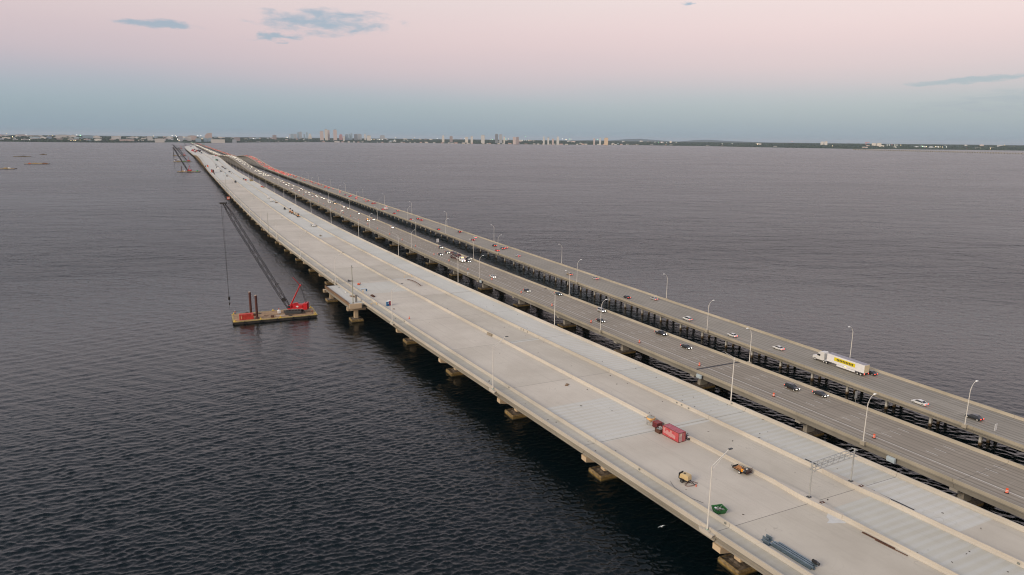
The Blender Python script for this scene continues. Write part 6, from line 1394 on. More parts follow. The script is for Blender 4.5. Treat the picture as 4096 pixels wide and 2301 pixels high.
# farther machines and material, simple shapes
MI = [('rebar stack', RUST, (1155 / 1, 0))]
def far_item(nm, lb, ct, px, py, sx, sy, sz, mm, zt=None):
    zt = 9.0
    for _ in range(4):
        u, v = pick(px, py, zt); zt = zN(u) if 0 < u < 6000 else zt
    o = empty(nm, lb, ct, L(v, u, zt + .004), ROT + angle_of(BN, u)); MB().box(-sx / 2, sx / 2, -sy / 2, sy / 2, .1, sz).build('body', mm, o); m = MB(); m.box(-sx / 2 + .1, sx / 2 - .1, -sy / 2 + .3, -sy / 2 + .9, 0, .1); m.box(-sx * .3, sx * .2, -sy * .3, sy * .25, sz, sz * 1.25); m.build('top', DARKGREY, o)
BLK = DARKGREY
for nm, lb, ct, px, py, sx, sy, sz, mm in (
    ('site_vehicle', 'dark pickup, farther of two beside the right median', 'truck', 975, 718, 2.4, 6, 2.0, BLK), ('site_vehicle', 'red pickup, nearer of two beside the right median', 'truck', 983, 722, 2.4, 6, 2.2, REDC),
    ('site_machine', 'tan excavator by the right parapet', 'excavator', 1001, 721, 3, 6, 3, TANC), ('site_machine', 'ochre roller beside the tan excavator', 'machine', 1003, 725, 3, 5, 2, OC), ('site_machine', 'pale machine near the right parapet', 'machine', 1008, 724, 3, 5, 2.4, OC),
    ('form_stack', 'pink-red form stack by the right parapet', 'forms', 1048, 747.5, 3, 8, 1.2, REDC), ('form_stack', 'ochre form stack by the right parapet', 'forms', 1055, 751, 3, 8, 1.2, OC),
    ('black_crate', 'black crate alone on the left median', 'crate', 942, 731, 3, 3, 3, BLK),
    ('stacked_container', 'left half of the red container stack near the left edge', 'container', 848.5, 690, 3, 12, 5.5, REDC), ('stacked_container', 'right half of the red container stack near the left edge', 'container', 853.5, 691.5, 3, 12, 5.5, BR2),
    ('site_machine', 'small dark item behind the red container stack', 'machine', 857, 698, 2, 4, 2, BLK),
    ('concrete_mixer', 'white mixer tank on the left median', 'mixer', 873, 677, 4, 10, 5.5, WT), ('site_machine', 'dark machine behind the white mixer', 'machine', 868, 671, 3, 6, 2.5, BLK),
    ('rebar_row', 'long dark rebar row on the right roadway', 'rebar', 890, 668, 2, 55, 1.6, RUST), ('rebar_row', 'near end of the dark rebar row', 'rebar', 900, 676, 2.5, 30, 1.6, BLK),
    ('rebar_row', 'short rebar row near the white mixer', 'rebar', 883, 686, 3, 22, 1.6, BLK), ('rebar_row', 'blue and dark form row on the right roadway', 'forms', 918, 689, 3, 16, 1.8, BLK), ('form_stack', 'rusty forms at the end of the dark form row', 'forms', 928, 695, 3, 8, 1.4, RUST),
    ('site_vehicle', 'blue-white truck on the left median', 'truck', 901, 698, 2.5, 12, 3, BOXM), ('site_vehicle', 'dark trailer in front of the blue-white truck', 'trailer', 908, 706, 2.5, 7, 1.6, BLK), ('site_vehicle', 'white and dark pickup on the right roadway', 'truck', 930, 696.5, 3, 6, 2.2, WT),
    ('site_machine', 'small red lift near the left edge of the far deck', 'lift', 831, 667, 3, 6, 4, ORANGE), ('site_machine', 'dark generator left of the red lift', 'generator', 822, 667, 2, 3, 3, BLK),
    ('site_machine', 'dark machine on the rising deck', 'machine', 864, 660, 3, 4, 2, BLK), ('site_machine', 'blue machine near the crest, left one', 'machine', 852, 633, 4, 12, 3, BOXM), ('site_machine', 'green and blue machines near the crest, right one', 'machine', 866, 640, 5, 14, 3, GR), ('site_machine', 'dark machine beside the green one', 'machine', 870, 641, 4, 10, 3, BLK),
    ('form_stack', 'red forms on the right side of the crest', 'forms', 863, 626, 4, 16, 2.4, REDC), ('site_vehicle', 'white truck on the crest', 'truck', 824, 627, 4, 12, 3.2, WT), ('site_machine', 'small white machine behind the crest', 'machine', 814, 613, 4, 12, 3, WT)):
    far_item(nm, lb, ct, px, py, sx, sy, sz, mm)
rf = random.Random(9); flow = [(772, 601.5), (791, 605), (795, 606), (788, 604), (799, 609), (764, 588), (785, 607), (779, 600), (801, 605), (768, 604), (795, 603), (806, 614), (774, 606), (781, 610)]
for i, (x, y) in enumerate(flow):
    far_item('site_machine', 'tiny red or dark machine on the far deck behind the crest', 'machine', x, y, 6, 40, 5, (REDC, RUST, BLK)[i % 3])
for o in [q for q in C.objects if q.get('label') == 'tiny red or dark machine on the far deck behind the crest']: o['group'] = 'machines on the far deck'
# temporary light mast and posts along the left edge
for i, (x, y, h) in enumerate(((1068, 930, 16), (903, 765, 20), (1115, 960, 3.0))):
    u, v = pick(x, y, 9.5); o = empty('survey_mast', ['thin mast on the left edge, right of the boom top', 'thin far mast on the left edge of the new bridge', 'short beige post on the left edge of the new bridge'][i], 'mast', L(BN.v(u, -.2), u, 9.3), ROT); MB().tube((0, 0, 0), (0, 0, h), .2 if i < 2 else .5, .12 if i < 2 else .5, 6).build('pole', MATS['weathered_mast'] if i < 2 else BARRIER, o); MB().box(-.5, .5, -.5, .5, -.8, 0).build('base', BARRIER, o)
# white bird flying over the dark water
u_b = unproj(2645, 2107, 6.0); o = empty('bird', 'white seabird flying over the dark water beside the new bridge', 'bird', u_b, .5)
m = MB(); m.prism([(-.28, 0), (-.1, .08), (.16, .08), (.3, .03), (.16, -.05), (-.1, -.06)], -.07, .07); m.build('body', WHITE, o)
for s_ in (-1, 1):
    m = MB(); vs = [(s_ * .06, .12, .03), (s_ * .06, -.14, .03), (s_ * .45, -.1, .16), (s_ * .5, .08, .16), (s_ * .95, -.12, .05), (s_ * .9, .0, .05)]; m.add(vs + [(a, b, c + .02) for a, b, c in vs], [(0, 1, 2, 3), (3, 2, 4, 5), (9, 8, 7, 6), (11, 10, 8, 9), (0, 3, 9, 6), (1, 7, 8, 2), (3, 5, 11, 9), (2, 8, 10, 4), (4, 10, 11, 5)]); m.build('wing', WHITE if s_ > 0 else GALV, o)

# ------------------------------------------------------------------ vehicles
HEAD = mat('headlight_glow', (1, 1, .9), .3, emit=(1.0, 0.93, 0.78), estr=8.0); HEADF = mat('far_headlight_glow', (1, 1, .9), .3, emit=(1.0, 0.90, 0.70), estr=6.0)
TAIL = mat('tail_light_glow', (.6, .02, .02), .3, emit=(1.0, 0.06, 0.03), estr=4.0); TAILF = mat('far_tail_light_glow', (.8, .05, .02), .3, emit=(1.0, 0.11, 0.03), estr=4.0)
AMBER = mat('amber_marker_glow', (.9, .4, .05), .3, emit=(1.0, 0.45, 0.08), estr=6.0); LAMPOFF = mat('lamp_glass_off', (.55, .55, .52), .15); TAILOFF = mat('tail_lens_red', (.45, .02, .02), .2)
PAINT_C = {}
for n_, c in (('black', (.012, .012, .014)), ('dark', (.028, .032, .038)), ('teal', (.02, .05, .06)), ('white', (.72, .72, .70)), ('silver', (.42, .43, .44)), ('grey', (.18, .18, .19)), ('red', (.38, .015, .018)), ('maroon', (.12, .012, .02)), ('blue', (.03, .06, .14)), ('tan', (.40, .33, .24)), ('orange', (.70, .22, .04))):
    PAINT_C[n_] = mat('car_paint_' + n_, c, .28, .15, coat=.6)
def loft(m, secs, mi=0):
    n = len(secs[0]); vs = [p for s_ in secs for p in s_]; fs = []
    for i in range(len(secs) - 1):
        for j in range(n - 1): fs.append((i * n + j, i * n + j + 1, (i + 1) * n + j + 1, (i + 1) * n + j))
    fs += [tuple(range(n))[::-1], tuple(range((len(secs) - 1) * n, len(secs) * n))]; m.add(vs, fs, mi)
def body_sec(y, w, zb_, zs, zt): return [(-w * .9, y, zb_), (-w, y, zb_ + .18), (-w, y, zs - .1), (-w * .93, y, zs), (-w * .55, y, zt), (w * .55, y, zt), (w * .93, y, zs), (w, y, zs - .1), (w, y, zb_ + .18), (w * .9, y, zb_)]
SHAPES = {   # body stations (y, half width, bottom, shoulder, top), glasshouse profile
 'sedan': ([(-2.3, .78, .38, .78, .84), (-2.1, .86, .28, .88, .96), (-1.3, .9, .25, .92, .99), (0, .91, .25, .92, .98), (1.1, .9, .25, .88, .94), (1.9, .86, .28, .76, .82), (2.28, .74, .34, .62, .66)], [(-1.75, .95), (-1.05, 1.38), (-.1, 1.45), (.45, 1.38), (1.25, .93)], 4.6),
 'suv': ([(-2.3, .84, .42, .95, 1.05), (-2.15, .92, .34, 1.02, 1.12), (-1.2, .95, .32, 1.05, 1.12), (0, .96, .32, 1.05, 1.1), (1.2, .95, .32, 1.0, 1.07), (2.0, .9, .34, .92, 1.0), (2.32, .8, .42, .78, .84)], [(-2.15, 1.1), (-1.95, 1.68), (-.3, 1.76), (.45, 1.68), (1.2, 1.06)], 4.7),
 'pickup': ([(-2.75, .88, .5, 1.0, 1.05), (-2.65, .95, .42, 1.05, 1.08), (-.9, .96, .4, 1.08, 1.1), (-.8, .96, .4, 1.1, 1.14), (1.4, .96, .4, 1.05, 1.14), (2.3, .93, .42, 1.0, 1.08), (2.7, .86, .5, .9, .95)], [(-.8, 1.1), (-.65, 1.78), (.35, 1.82), (.75, 1.7), (1.4, 1.1)], 5.5),
 'van': ([(-2.6, .9, .42, 1.1, 1.2), (-2.5, .97, .36, 1.15, 1.25), (1.2, .98, .34, 1.15, 1.22), (2.2, .92, .36, .98, 1.08), (2.6, .82, .42, .84, .9)], [(-2.5, 1.2), (-2.35, 2.25), (.6, 2.3), (1.1, 2.1), (1.95, 1.1)], 5.2)}
PROTO = {}
def car_meshes(kind):
    if kind in PROTO: return PROTO[kind]
    st, gh, ln = SHAPES[kind]; b = MB(); loft(b, [body_sec(*s_) for s_ in st]); 
    # roof skin and pillars in body colour
    def gsec(y, z, w, th): return [(-w, y, z - th), (-w, y, z), (-w * .8, y, z + .03), (w * .8, y, z + .03), (w, y, z), (w, y, z - th)]
    tops = gh[1:-1]; loft(b, [gsec(y, z, .66 if kind != 'van' else .86, .05) for y, z in tops])
    for sx in (-1, 1):
        for (y0, z0), (y1, z1) in ((gh[0], gh[1]), (gh[-1], gh[-2])): b.tube((sx * .82, y0, z0 - .03), (sx * (.64 if kind != 'van' else .84), y1, z1), .045, n=4)
    body = b.mesh('body', PAINT_C['white'])
    g = MB(); wb, wt = (.80, .62) if kind != 'van' else (.9, .83)
    gv = []; 
    for y, z in gh:
        t_ = (z - gh[0][1]) / (max(q[1] for q in gh) - gh[0][1]); w_ = wb + (wt - wb) * max(0, min(1, t_)); gv.append([(-wb, y, gh[0][1] - .12), (-w_, y, z - .03), (w_, y, z - .03), (wb, y, gh[0][1] - .12)])
    loft(g, gv); glass = g.mesh('window', GLASS)
    w_ = MB(); w_.tube((-.12, 0, 0), (.12, 0, 0), .34, n=14); w_.tube((-.13, 0, 0), (.13, 0, 0), .2, n=8, mi=1); wh = w_.mesh('wheel', [BLACK, LAMPOFF])
    hz_, tz_ = st[-2][3] - .12, st[1][3] - .14
    hl_ = MB().box(-.17, .17, -.06, .05, -.07, .08); tl_ = MB().box(-.16, .16, -.05, .06, -.09, .09)
    PROTO[kind] = (body, glass, wh, hl_.mesh('headlight', HEAD), hl_.mesh('headlight', LAMPOFF), tl_.mesh('tail_light', TAIL), tl_.mesh('tail_light', TAILOFF), st, hz_, tz_, ln)
    return PROTO[kind]
def setmat(o, m_): o.material_slots[0].link = 'OBJECT'; o.material_slots[0].material = m_
def make_car(kind, paint, loc, rot, label, lit_front, lit_back=True, group=None, sc_=1.0, name=None, cat=None):
    body, glass, wh, hl, hlo, tl, tlo, st, hz_, tz_, ln = car_meshes(kind)
    o = empty(name or {'sedan': 'car', 'suv': 'suv', 'pickup': 'pickup_truck', 'van': 'van'}[kind], label, cat or {'sedan': 'car', 'suv': 'car', 'pickup': 'pickup truck', 'van': 'van'}[kind], loc, rot, group)
    setmat(mobj('body', body, o), PAINT_C[paint]); mobj('window', glass, o)
    yf, yb = st[-1][0], st[0][0]; ax_f, ax_b = yf - .85, yb + .85
    for sx in (-1, 1):
        for y in (ax_f, ax_b): mobj('wheel', wh, o, (sx * (st[2][1] - .1), y, .34))
        mobj('headlight', hl if lit_front else hlo, o, (sx * (st[-1][1] - .16), yf - .03, hz_), scale=(sc_, 1, sc_) if lit_front else None)
        mobj('tail_light', tl if lit_back else tlo, o, (sx * (st[0][1] - .14), yb + .0, tz_), scale=(sc_, 1, sc_) if lit_back else None)
    return o
LM_ = [9.0, 12.55, 16.05, 19.5]; LF_ = [4.6, 8.3, 11.9, 15.4]
def lane_pick(B, px, py, lanes, zc=.7):
    z = B.z(100) + zc
    for _ in range(4):
        u, v = pick(px, py, z); z = B.z(u) + zc
    off = v - B.v(u, 0); l_ = min(lanes, key=lambda q: abs(q - off)); return u, l_
def put(B, px, py, lanes, away, kind, paint, label, **kw):
    u, l_ = lane_pick(B, px, py, lanes); return make_car(kind, paint, L(B.v(u, l_), u, B.z(u) + .006), ROT + angle_of(B, u) + (0 if away else math.pi), label, sc_=1.0 + min(.45, max(0, (u - 300) / 400)), **kw)
s1, o1 = 4.135, 1600
near_M = [(3274, 1576, 'sedan', 'dark', 'dark car with lit headlights, nearest on the middle bridge, by the far parapet'), (3164, 1550, 'suv', 'black', 'black suv with lit headlights, left of the nearest dark car'),
 (2200 + 1720 / 3.215, 1100 + 925 / 3.215, 'sedan', 'black', 'black car with one bright headlight between two barrels, middle bridge'), (2200 + 1430 / 3.215, 1100 + 748 / 3.215, 'pickup', 'black', 'black pickup with amber and white lamps by the far parapet of the middle bridge'),
 (2200 + 615 / 3.215, 1100 + 588 / 3.215, 'sedan', 'black', 'black car beside the lamp post and barrel on the middle bridge'), (2200 + 665 / 3.215, 1100 + 455 / 3.215, 'suv', 'silver', 'silver suv with bright headlights on the middle bridge'),
 (2200 + 100 / 3.215, 1100 + 242 / 3.215, 'sedan', 'teal', 'dark teal car under the tall lamp arm on the middle bridge'), (o1 + 2085 / s1, 850 + 1288 / s1, 'sedan', 'dark', 'dark car with bright headlights alone in the middle lanes'),
 (o1 + 1532 / s1, 850 + 1058 / s1, 'sedan', 'white', 'white car beside a barrel, only white one on this stretch of the middle bridge'), (o1 + 1155 / s1, 850 + 800 / s1, 'sedan', 'dark', 'dark car close beside the white truck cab'),
 (o1 + 1180 / s1, 850 + 762 / s1, 'pickup', 'dark', 'dark pickup by the far parapet beside the truck cab'), (o1 + 802 / s1, 850 + 660 / s1, 'sedan', 'dark', 'dark car just behind the car carrier'),
 (o1 + 660 / s1, 850 + 692 / s1, 'sedan', 'black', 'black car with warm headlights in the left lane behind the car carrier'), (o1 + 715 / s1, 850 + 578 / s1, 'suv', 'dark', 'dark suv with white headlights under the tall white sign')]
for px, py, kd, pt, lb in near_M: put(BM, px, py, LM_, False, kd, pt, lb, lit_front=True)
s2, o2 = 4.135, 1050
mid_M = [(2185, 865, 'sedan', 'white'), (1800, 735, 'sedan', 'dark'), (1635, 630, 'sedan', 'dark'), (1465, 555, 'sedan', 'teal'), (1340, 590, 'sedan', 'tan'), (1355, 528, 'suv', 'white'), (1050, 388, 'sedan', 'dark'), (968, 373, 'sedan', 'silver'), (915, 333, 'sedan', 'dark'), (890, 360, 'sedan', 'dark'), (812, 349, 'sedan', 'black'), (755, 327, 'sedan', 'dark'), (755, 287, 'sedan', 'silver'), (697, 281, 'sedan', 'white'), (652, 240, 'sedan', 'dark'), (670, 229, 'suv', 'dark'), (588, 251, 'sedan', 'white'), (512, 222, 'sedan', 'dark'), (512, 198, 'sedan', 'dark'), (503, 177, 'suv', 'silver'), (415, 176, 'sedan', 'dark'), (373, 158, 'sedan', 'white'), (470, 143, 'suv', 'dark'), (345, 123, 'sedan', 'red'), (290, 102, 'sedan', 'tan'), (322, 97, 'sedan', 'dark'), (250, 50, 'suv', 'dark'), (252, 68, 'sedan', 'white'), (183, 56, 'sedan', 'dark'), (95, 12, 'sedan', 'silver'), (130, 15, 'suv', 'dark')]
for i, (x, y, kd, pt) in enumerate(mid_M):
    put(BM, o2 + x / s2, 700 + y / s2, LM_, False, kd, pt, nlab(i, pt + ' car with lit headlights in the middle bridge stream') if i > 6 else ['white car alone by the far parapet beyond the tall white sign', 'dark car just right of the orange-topped pickup', 'dark car by the far parapet beyond the pickup', 'dark teal car by the far parapet beyond the bus', 'tan car with warm headlights near the barrels beyond the pickup', 'white suv with pink-white lamps in the third lane', 'dark car with faint lights ahead of the white box truck'][i], lit_front=True, group='oncoming cars on the middle bridge')
o = put(BM, o2 + 1720 / s2, 700 + 752 / s2, LM_, False, 'pickup', 'dark', 'dark pickup with orange beacon on its roof and bright headlights', lit_front=True); MB().box(-.6, .6, -.1, .3, 1.86, 2.05).build('beacon', AMBER, o)
def bus_truck(B, px, py, lanes, label, paint, name, cat, ln, h, amber=False, away=False):
    u, l_ = lane_pick(B, px, py, lanes, 1.4); o = empty(name, label, cat, L(B.v(u, l_), u, B.z(u) + .006), ROT + angle_of(B, u) + (0 if away else math.pi))
    MB().prism([(-ln / 2, .5), (ln / 2, .5), (ln / 2 + .1, 1.6), (ln / 2 - .25, h), (-ln / 2, h)], -1.25, 1.25).build('body', PAINT_C[paint], o, bevel=.08); MB().prism([(ln / 2 - .9, 1.5), (ln / 2 + .13, 1.62), (ln / 2 - .2, h - .35), (ln / 2 - .9, h - .35)], -1.15, 1.15).build('windscreen', GLASS, o)
    for sx in (-1, 1):
        MB().box(sx * .85 - .2, sx * .85 + .2, ln / 2 + .02, ln / 2 + .12, .75, 1.05).build('headlight', LAMPOFF if away else HEAD, o)
        if amber: MB().box(sx * .6 - .35, sx * .6 + .35, ln / 2 + .03, ln / 2 + .13, .55, .7).build('marker_lamp', AMBER, o)
        MB().box(sx * 1.0 - .12, sx * 1.0 + .12, -ln / 2 - .06, -ln / 2 - .01, .8, 1.1).build('tail_light', TAIL if away else TAILOFF, o)
        for y in (ln / 2 - 1.1, -ln / 2 + 1.2): wheel(o, sx * 1.1, y, .46, .46, .28)
    return o
bus_truck(BM, o2 + 1185 / s2, 700 + 455 / s2, LM_, 'dark bus with amber lamps low on its front, middle bridge', 'dark', 'bus', 'bus', 9, 3.1, True)
bus_truck(BM, o2 + 1085 / s2, 700 + 440 / s2, LM_, 'white box truck with lit headlights beside the dark bus', 'white', 'box_truck', 'truck', 7, 3.3)
s3, o3 = 3.215, 2200
near_F = [(3895.5, 1667, 'sedan', 'dark', 'dark silver car nearest on the outer bridge, passing the lamp post'), (3684.6, 1607, 'sedan', 'white', 'white car on the outer bridge below the box truck'), (3493, 1487, 'sedan', 'dark', 'dark car with red lamps just right of the long truck'),
 (3120, 1390, 'sedan', 'white', 'white car just behind... in front of the long truck on the outer bridge'), (o3 + 2360 / s3, 1100 + 768 / s3, 'sedan', 'white', 'white car near the first pile bents left of the long truck'), (o3 + 1800 / s3, 1100 + 558 / s3, 'suv', 'white', 'white suv with red lamps in the middle lanes of the outer bridge'),
 (o3 + 1310 / s3, 1100 + 304 / s3, 'sedan', 'silver', 'silver car with red lamps by the third lane of the outer bridge'), (o3 + 995 / s3, 1100 + 280 / s3, 'sedan', 'black', 'black car in the near lane left of the silver one'), (o3 + 595 / s3, 1100 + 40 / s3, 'sedan', 'silver', 'silver car alone where the two lamp posts overlap'),
 (2280, 1095, 'sedan', 'tan', 'tan car in the near lane ahead of the silver one'),
 (o1 + 1965 / s1, 850 + 712 / s1, 'sedan', 'silver', 'silver car with dull lamps in the centre of the outer bridge'), (o1 + 1620 / s1, 850 + 624 / s1, 'sedan', 'red', 'red car in the near lane of the outer bridge'), (o1 + 1725 / s1, 850 + 590 / s1, 'suv', 'grey', 'grey suv ahead of the red car'),
 (o1 + 1790 / s1, 850 + 577 / s1, 'sedan', 'silver', 'silver car by the far parapet beside the grey suv'), (o1 + 1545 / s1, 850 + 547 / s1, 'suv', 'black', 'boxy black suv on the outer bridge'), (o1 + 1215 / s1, 850 + 448 / s1, 'sedan', 'dark', 'dark car in the near lanes left of the black suv'),
 (o1 + 1265 / s1, 850 + 407 / s1, 'sedan', 'white', 'white car beside the dark one, left of the black suv'), (o1 + 1013 / s1, 850 + 318 / s1, 'suv', 'black', 'black suv with bright red lamps'), (o1 + 662 / s1, 850 + 273 / s1, 'sedan', 'maroon', 'dark car with red lamps near the near parapet'),
 (o1 + 372 / s1, 850 + 122 / s1, 'sedan', 'red', 'small red car alone in the far lanes'), (o1 + 270 / s1, 850 + 105 / s1, 'suv', 'black', 'black car, right one of a pair with red lamps'), (o1 + 198 / s1, 850 + 108 / s1, 'sedan', 'dark', 'dark car, left one of a pair with red lamps')]
for px, py, kd, pt, lb in near_F: put(BF, px, py, LF_, True, kd, pt, lb.replace('just behind... in front of', 'ahead of'), lit_front=False)
mid_F = [(2195, 631, 'maroon'), (2225, 592, 'dark'), (2268, 591, 'silver'), (1995, 564, 'red'), (2062, 523, 'maroon'), (1795, 468, 'red'), (1852, 464, 'blue'), (1783, 426, 'red'), (1698, 430, 'tan'), (1665, 402, 'silver'), (1562, 362, 'maroon'), (1528, 372, 'silver'), (1532, 393, 'maroon'), (1455, 345, 'red'), (1415, 353, 'red'), (1355, 329, 'blue'), (1270, 266, 'red'), (1268, 283, 'white'), (1200, 229, 'silver'), (1110, 189, 'red'), (1105, 208, 'red'), (1082, 216, 'dark'), (1000, 165, 'red'), (1003, 182, 'dark'), (1015, 209, 'red'), (930, 164, 'dark'), (905, 147, 'maroon'), (888, 133, 'red'), (840, 148, 'tan'), (832, 126, 'dark'), (793, 111, 'red'), (838, 102, 'maroon'), (745, 87, 'silver'), (712, 97, 'red'), (670, 85, 'tan'), (703, 67, 'dark'), (650, 66, 'red'), (655, 48, 'dark'), (685, 50, 'red'), (590, 27, 'maroon'), (550, 43, 'red'), (525, 33, 'dark'), (560, 12, 'red'), (520, 8, 'tan')]
for i, (x, y, pt) in enumerate(mid_F):
    put(BF, o2 + x / s2, 700 + y / s2, LF_, True, 'suv' if i % 4 == 1 else 'sedan', pt, nlab(i, pt + ' car in the outer bridge stream past the dark pair'), lit_front=False, group='cars driving away on the outer bridge')
bus_truck(BF, o2 + 2063 / s2, 700 + 552 / s2, LF_, 'white box van with its high back turned, outer bridge', 'white', 'box_van', 'van', 6.2, 3.0, away=True)
# give the mid-distance cars stronger lamps (they are seen as glowing dots)
# the long truck on the outer bridge
uf, _ = pick(3261, 1418, 6.5); ur, _ = pick(3481, 1500, 6.5); offT = 11.9
Lt = 21.5; um = (uf + ur) / 2
tk = empty('semi_truck', 'long white semi-trailer truck with a yellow banner on its side, outer bridge', 'truck', L(BF.v(um, offT), um, BF.z(um) + .006), ROT + angle_of(BF, um))
hw = 1.28; y0, y1 = -Lt / 2, Lt / 2; TW = mat('trailer_white', (.74, .74, .75), .35, var=.05, scale=1)
MB().box(-hw, hw, y0, y0 + 15.2, 1.25, 4.1).build('trailer_box', TW, tk, bevel=.03); MB().box(-hw + .03, hw - .03, y0 + .03, y0 + 15.17, 4.102, 4.14).build('roof', mat('trailer_roof', (.30, .29, .33), .5), tk)
MB().box(-hw - .012, -hw - .002, y0 + 3.6, y0 + 12.2, 2.2, 3.55).build('yellow_banner', mat('banner_yellow', (.72, .58, .01), .5), tk); m = MB()
for i in range(11): m.box(-hw - .02, -hw - .014, y0 + 4.4 + i * .63, y0 + 4.85 + i * .63, 2.62 + .0, 3.2)
for i in range(14): m.box(-hw - .02, -hw - .014, y0 + 4.6 + i * .46, y0 + 4.9 + i * .46, 2.36, 2.5)
tag(m.build('lettering', mat('banner_black', (.03, .03, .02), .5), tk)); MB().box(-hw + .05, hw - .05, y0 - .02, y0 - .003, 1.4, 4.0).build('rear_door', mat('rear_cream', (.66, .56, .36), .5), tk)
m = MB(); m.prism([(y1 - 5.6, .7), (y1, .7), (y1 + .05, 1.3), (y1 - .15, 1.75), (y1 - 1.7, 1.95), (y1 - 2.1, 3.0), (y1 - 2.9, 3.75), (y1 - 4.6, 4.0), (y1 - 4.9, 3.4), (y1 - 5.0, 1.2)], -1.18, 1.18); m.build('cab', PAINT_C['white'], tk, bevel=.08); m = MB(); m.prism([(y1 - 3.3, 2.1), (y1 - 1.85, 2.1), (y1 - 2.15, 2.85), (y1 - 3.3, 2.85)], -1.2, 1.2); m.build('window', GLASS, tk)
m = MB(); m.box(-.5, .5, y0 + .4, y0 + 15, .95, 1.24); m.box(-1.0, 1.0, y1 - 5.8, y1 - .6, .5, .7); m.build('chassis', BLACK, tk); m = MB(); m.box(-hw - .01, -hw + .02, y0 + 3.5, y0 + 11, .55, 1.2); m.box(hw - .02, hw + .01, y0 + 3.5, y0 + 11, .55, 1.2); m.build('side_skirt', TW, tk)
for sx in (-1, 1):
    for y in (y0 + 1.2, y0 + 2.5, y1 - 6.2, y1 - 5.0, y1 - 1.2): wheel(tk, sx * 1.05, y, .5, .5, .32, LAMPOFF)
    MB().box(sx * 1.0 - .14, sx * 1.0 + .14, y0 - .1, y0 - .03, .8, 1.15).build('tail_light', TAIL, tk); MB().box(sx * .85 - .17, sx * .85 + .17, y1 + .0, y1 + .08, .95, 1.2).build('headlight', HEAD, tk)
    MB().tube((sx * 1.15, y1 - 5.3, .8), (sx * 1.15, y1 - 5.3, 3.9), .09, n=6).build('exhaust', GALV, tk)
MB().box(-hw - .015, -hw + .005, y0 + 7.0, y0 + 7.8, 1.27, 1.38).build('marker_lamp', AMBER, tk)
# car carrier on the middle bridge
uc_, lc_ = lane_pick(BM, o1 + 1075 / s1, 850 + 810 / s1, LM_, 1.5); ub_, _ = lane_pick(BM, o1 + 850 / s1, 850 + 700 / s1, LM_, 1.5)
um = (uc_ + ub_) / 2 + 1; lc_ = 12.55; ck = empty('car_carrier', 'car carrier truck with white cab and two decks of maroon and dark cars', 'truck', L(BM.v(um, lc_), um, BM.z(um) + .006), ROT + angle_of(BM, um) + math.pi)
Lc = 21.0; y1 = Lc / 2; y0 = -y1
m = MB(); m.prism([(y1 - 5.2, .6), (y1, .6), (y1 + .05, 1.3), (y1 - .2, 1.8), (y1 - 1.6, 2.0), (y1 - 2.0, 3.1), (y1 - 3.6, 3.3), (y1 - 4.6, 3.2)], -1.2, 1.2); m.build('cab', PAINT_C['white'], ck, bevel=.08); m = MB(); m.prism([(y1 - 3.0, 2.1), (y1 - 1.66, 2.05), (y1 - 1.95, 2.95), (y1 - 3.0, 2.95)], -1.22, 1.22); m.build('window', GLASS, ck)
m = MB(); 
for sx in (-1.2, 1.1):
    m.box(sx, sx + .1, y0, y1 - 5.4, .85, 1.0); m.box(sx, sx + .1, y0, y1 - 1.5, 2.95, 3.07)
    for i in range(7): m.box(sx + .01, sx + .09, y0 + .2 + i * 2.4, y0 + .32 + i * 2.4, 1.0, 2.95)
for i in range(8): m.box(-1.1, 1.1, y0 + .2 + i * 2.1, y0 + .7 + i * 2.1, .86, .98); m.box(-1.1, 1.1, y0 + .2 + i * 2.3, y0 + .7 + i * 2.3, 2.96, 3.04)
m.build('rack', MAR, ck)
for sx in (-1, 1):
    for y in (y0 + 2, y0 + 3.3, y1 - 5.6, y1 - 1.2): wheel(ck, sx * 1.02, y, .5, .5, .32)
    MB().box(sx * .85 - .2, sx * .85 + .2, y1 + .0, y1 + .1, .9, 1.2).build('headlight', HEAD, ck)
MB().box(-.9, .9, y1 - 2.05, y1 - 1.95, 3.1, 3.22).build('marker_lamp', AMBER, ck)
for i, (y, z, pt, lb) in enumerate(((y0 + 2.6, 1.05, 'black', 'black car on the lower deck tail of the car carrier'), (y0 + 7.6, 1.05, 'black', 'black car on the lower deck middle of the car carrier'), (y0 + 12.6, 1.05, 'white', 'white car on the lower deck behind the carrier cab'), (y0 + 2.6, 3.12, 'maroon', 'maroon car on the upper deck tail of the car carrier'), (y0 + 7.5, 3.12, 'dark', 'grey-blue car in the middle of the upper carrier deck'), (y0 + 12.4, 3.12, 'maroon', 'maroon car on the upper deck above the carrier cab'))):
    a_ = ck.rotation_euler[2]; p = ck.location + Vector((-math.sin(a_) * y, math.cos(a_) * y, z)); make_car('sedan', pt, p, a_ + (math.pi if i % 2 else 0), lb, lit_front=False, lit_back=False)

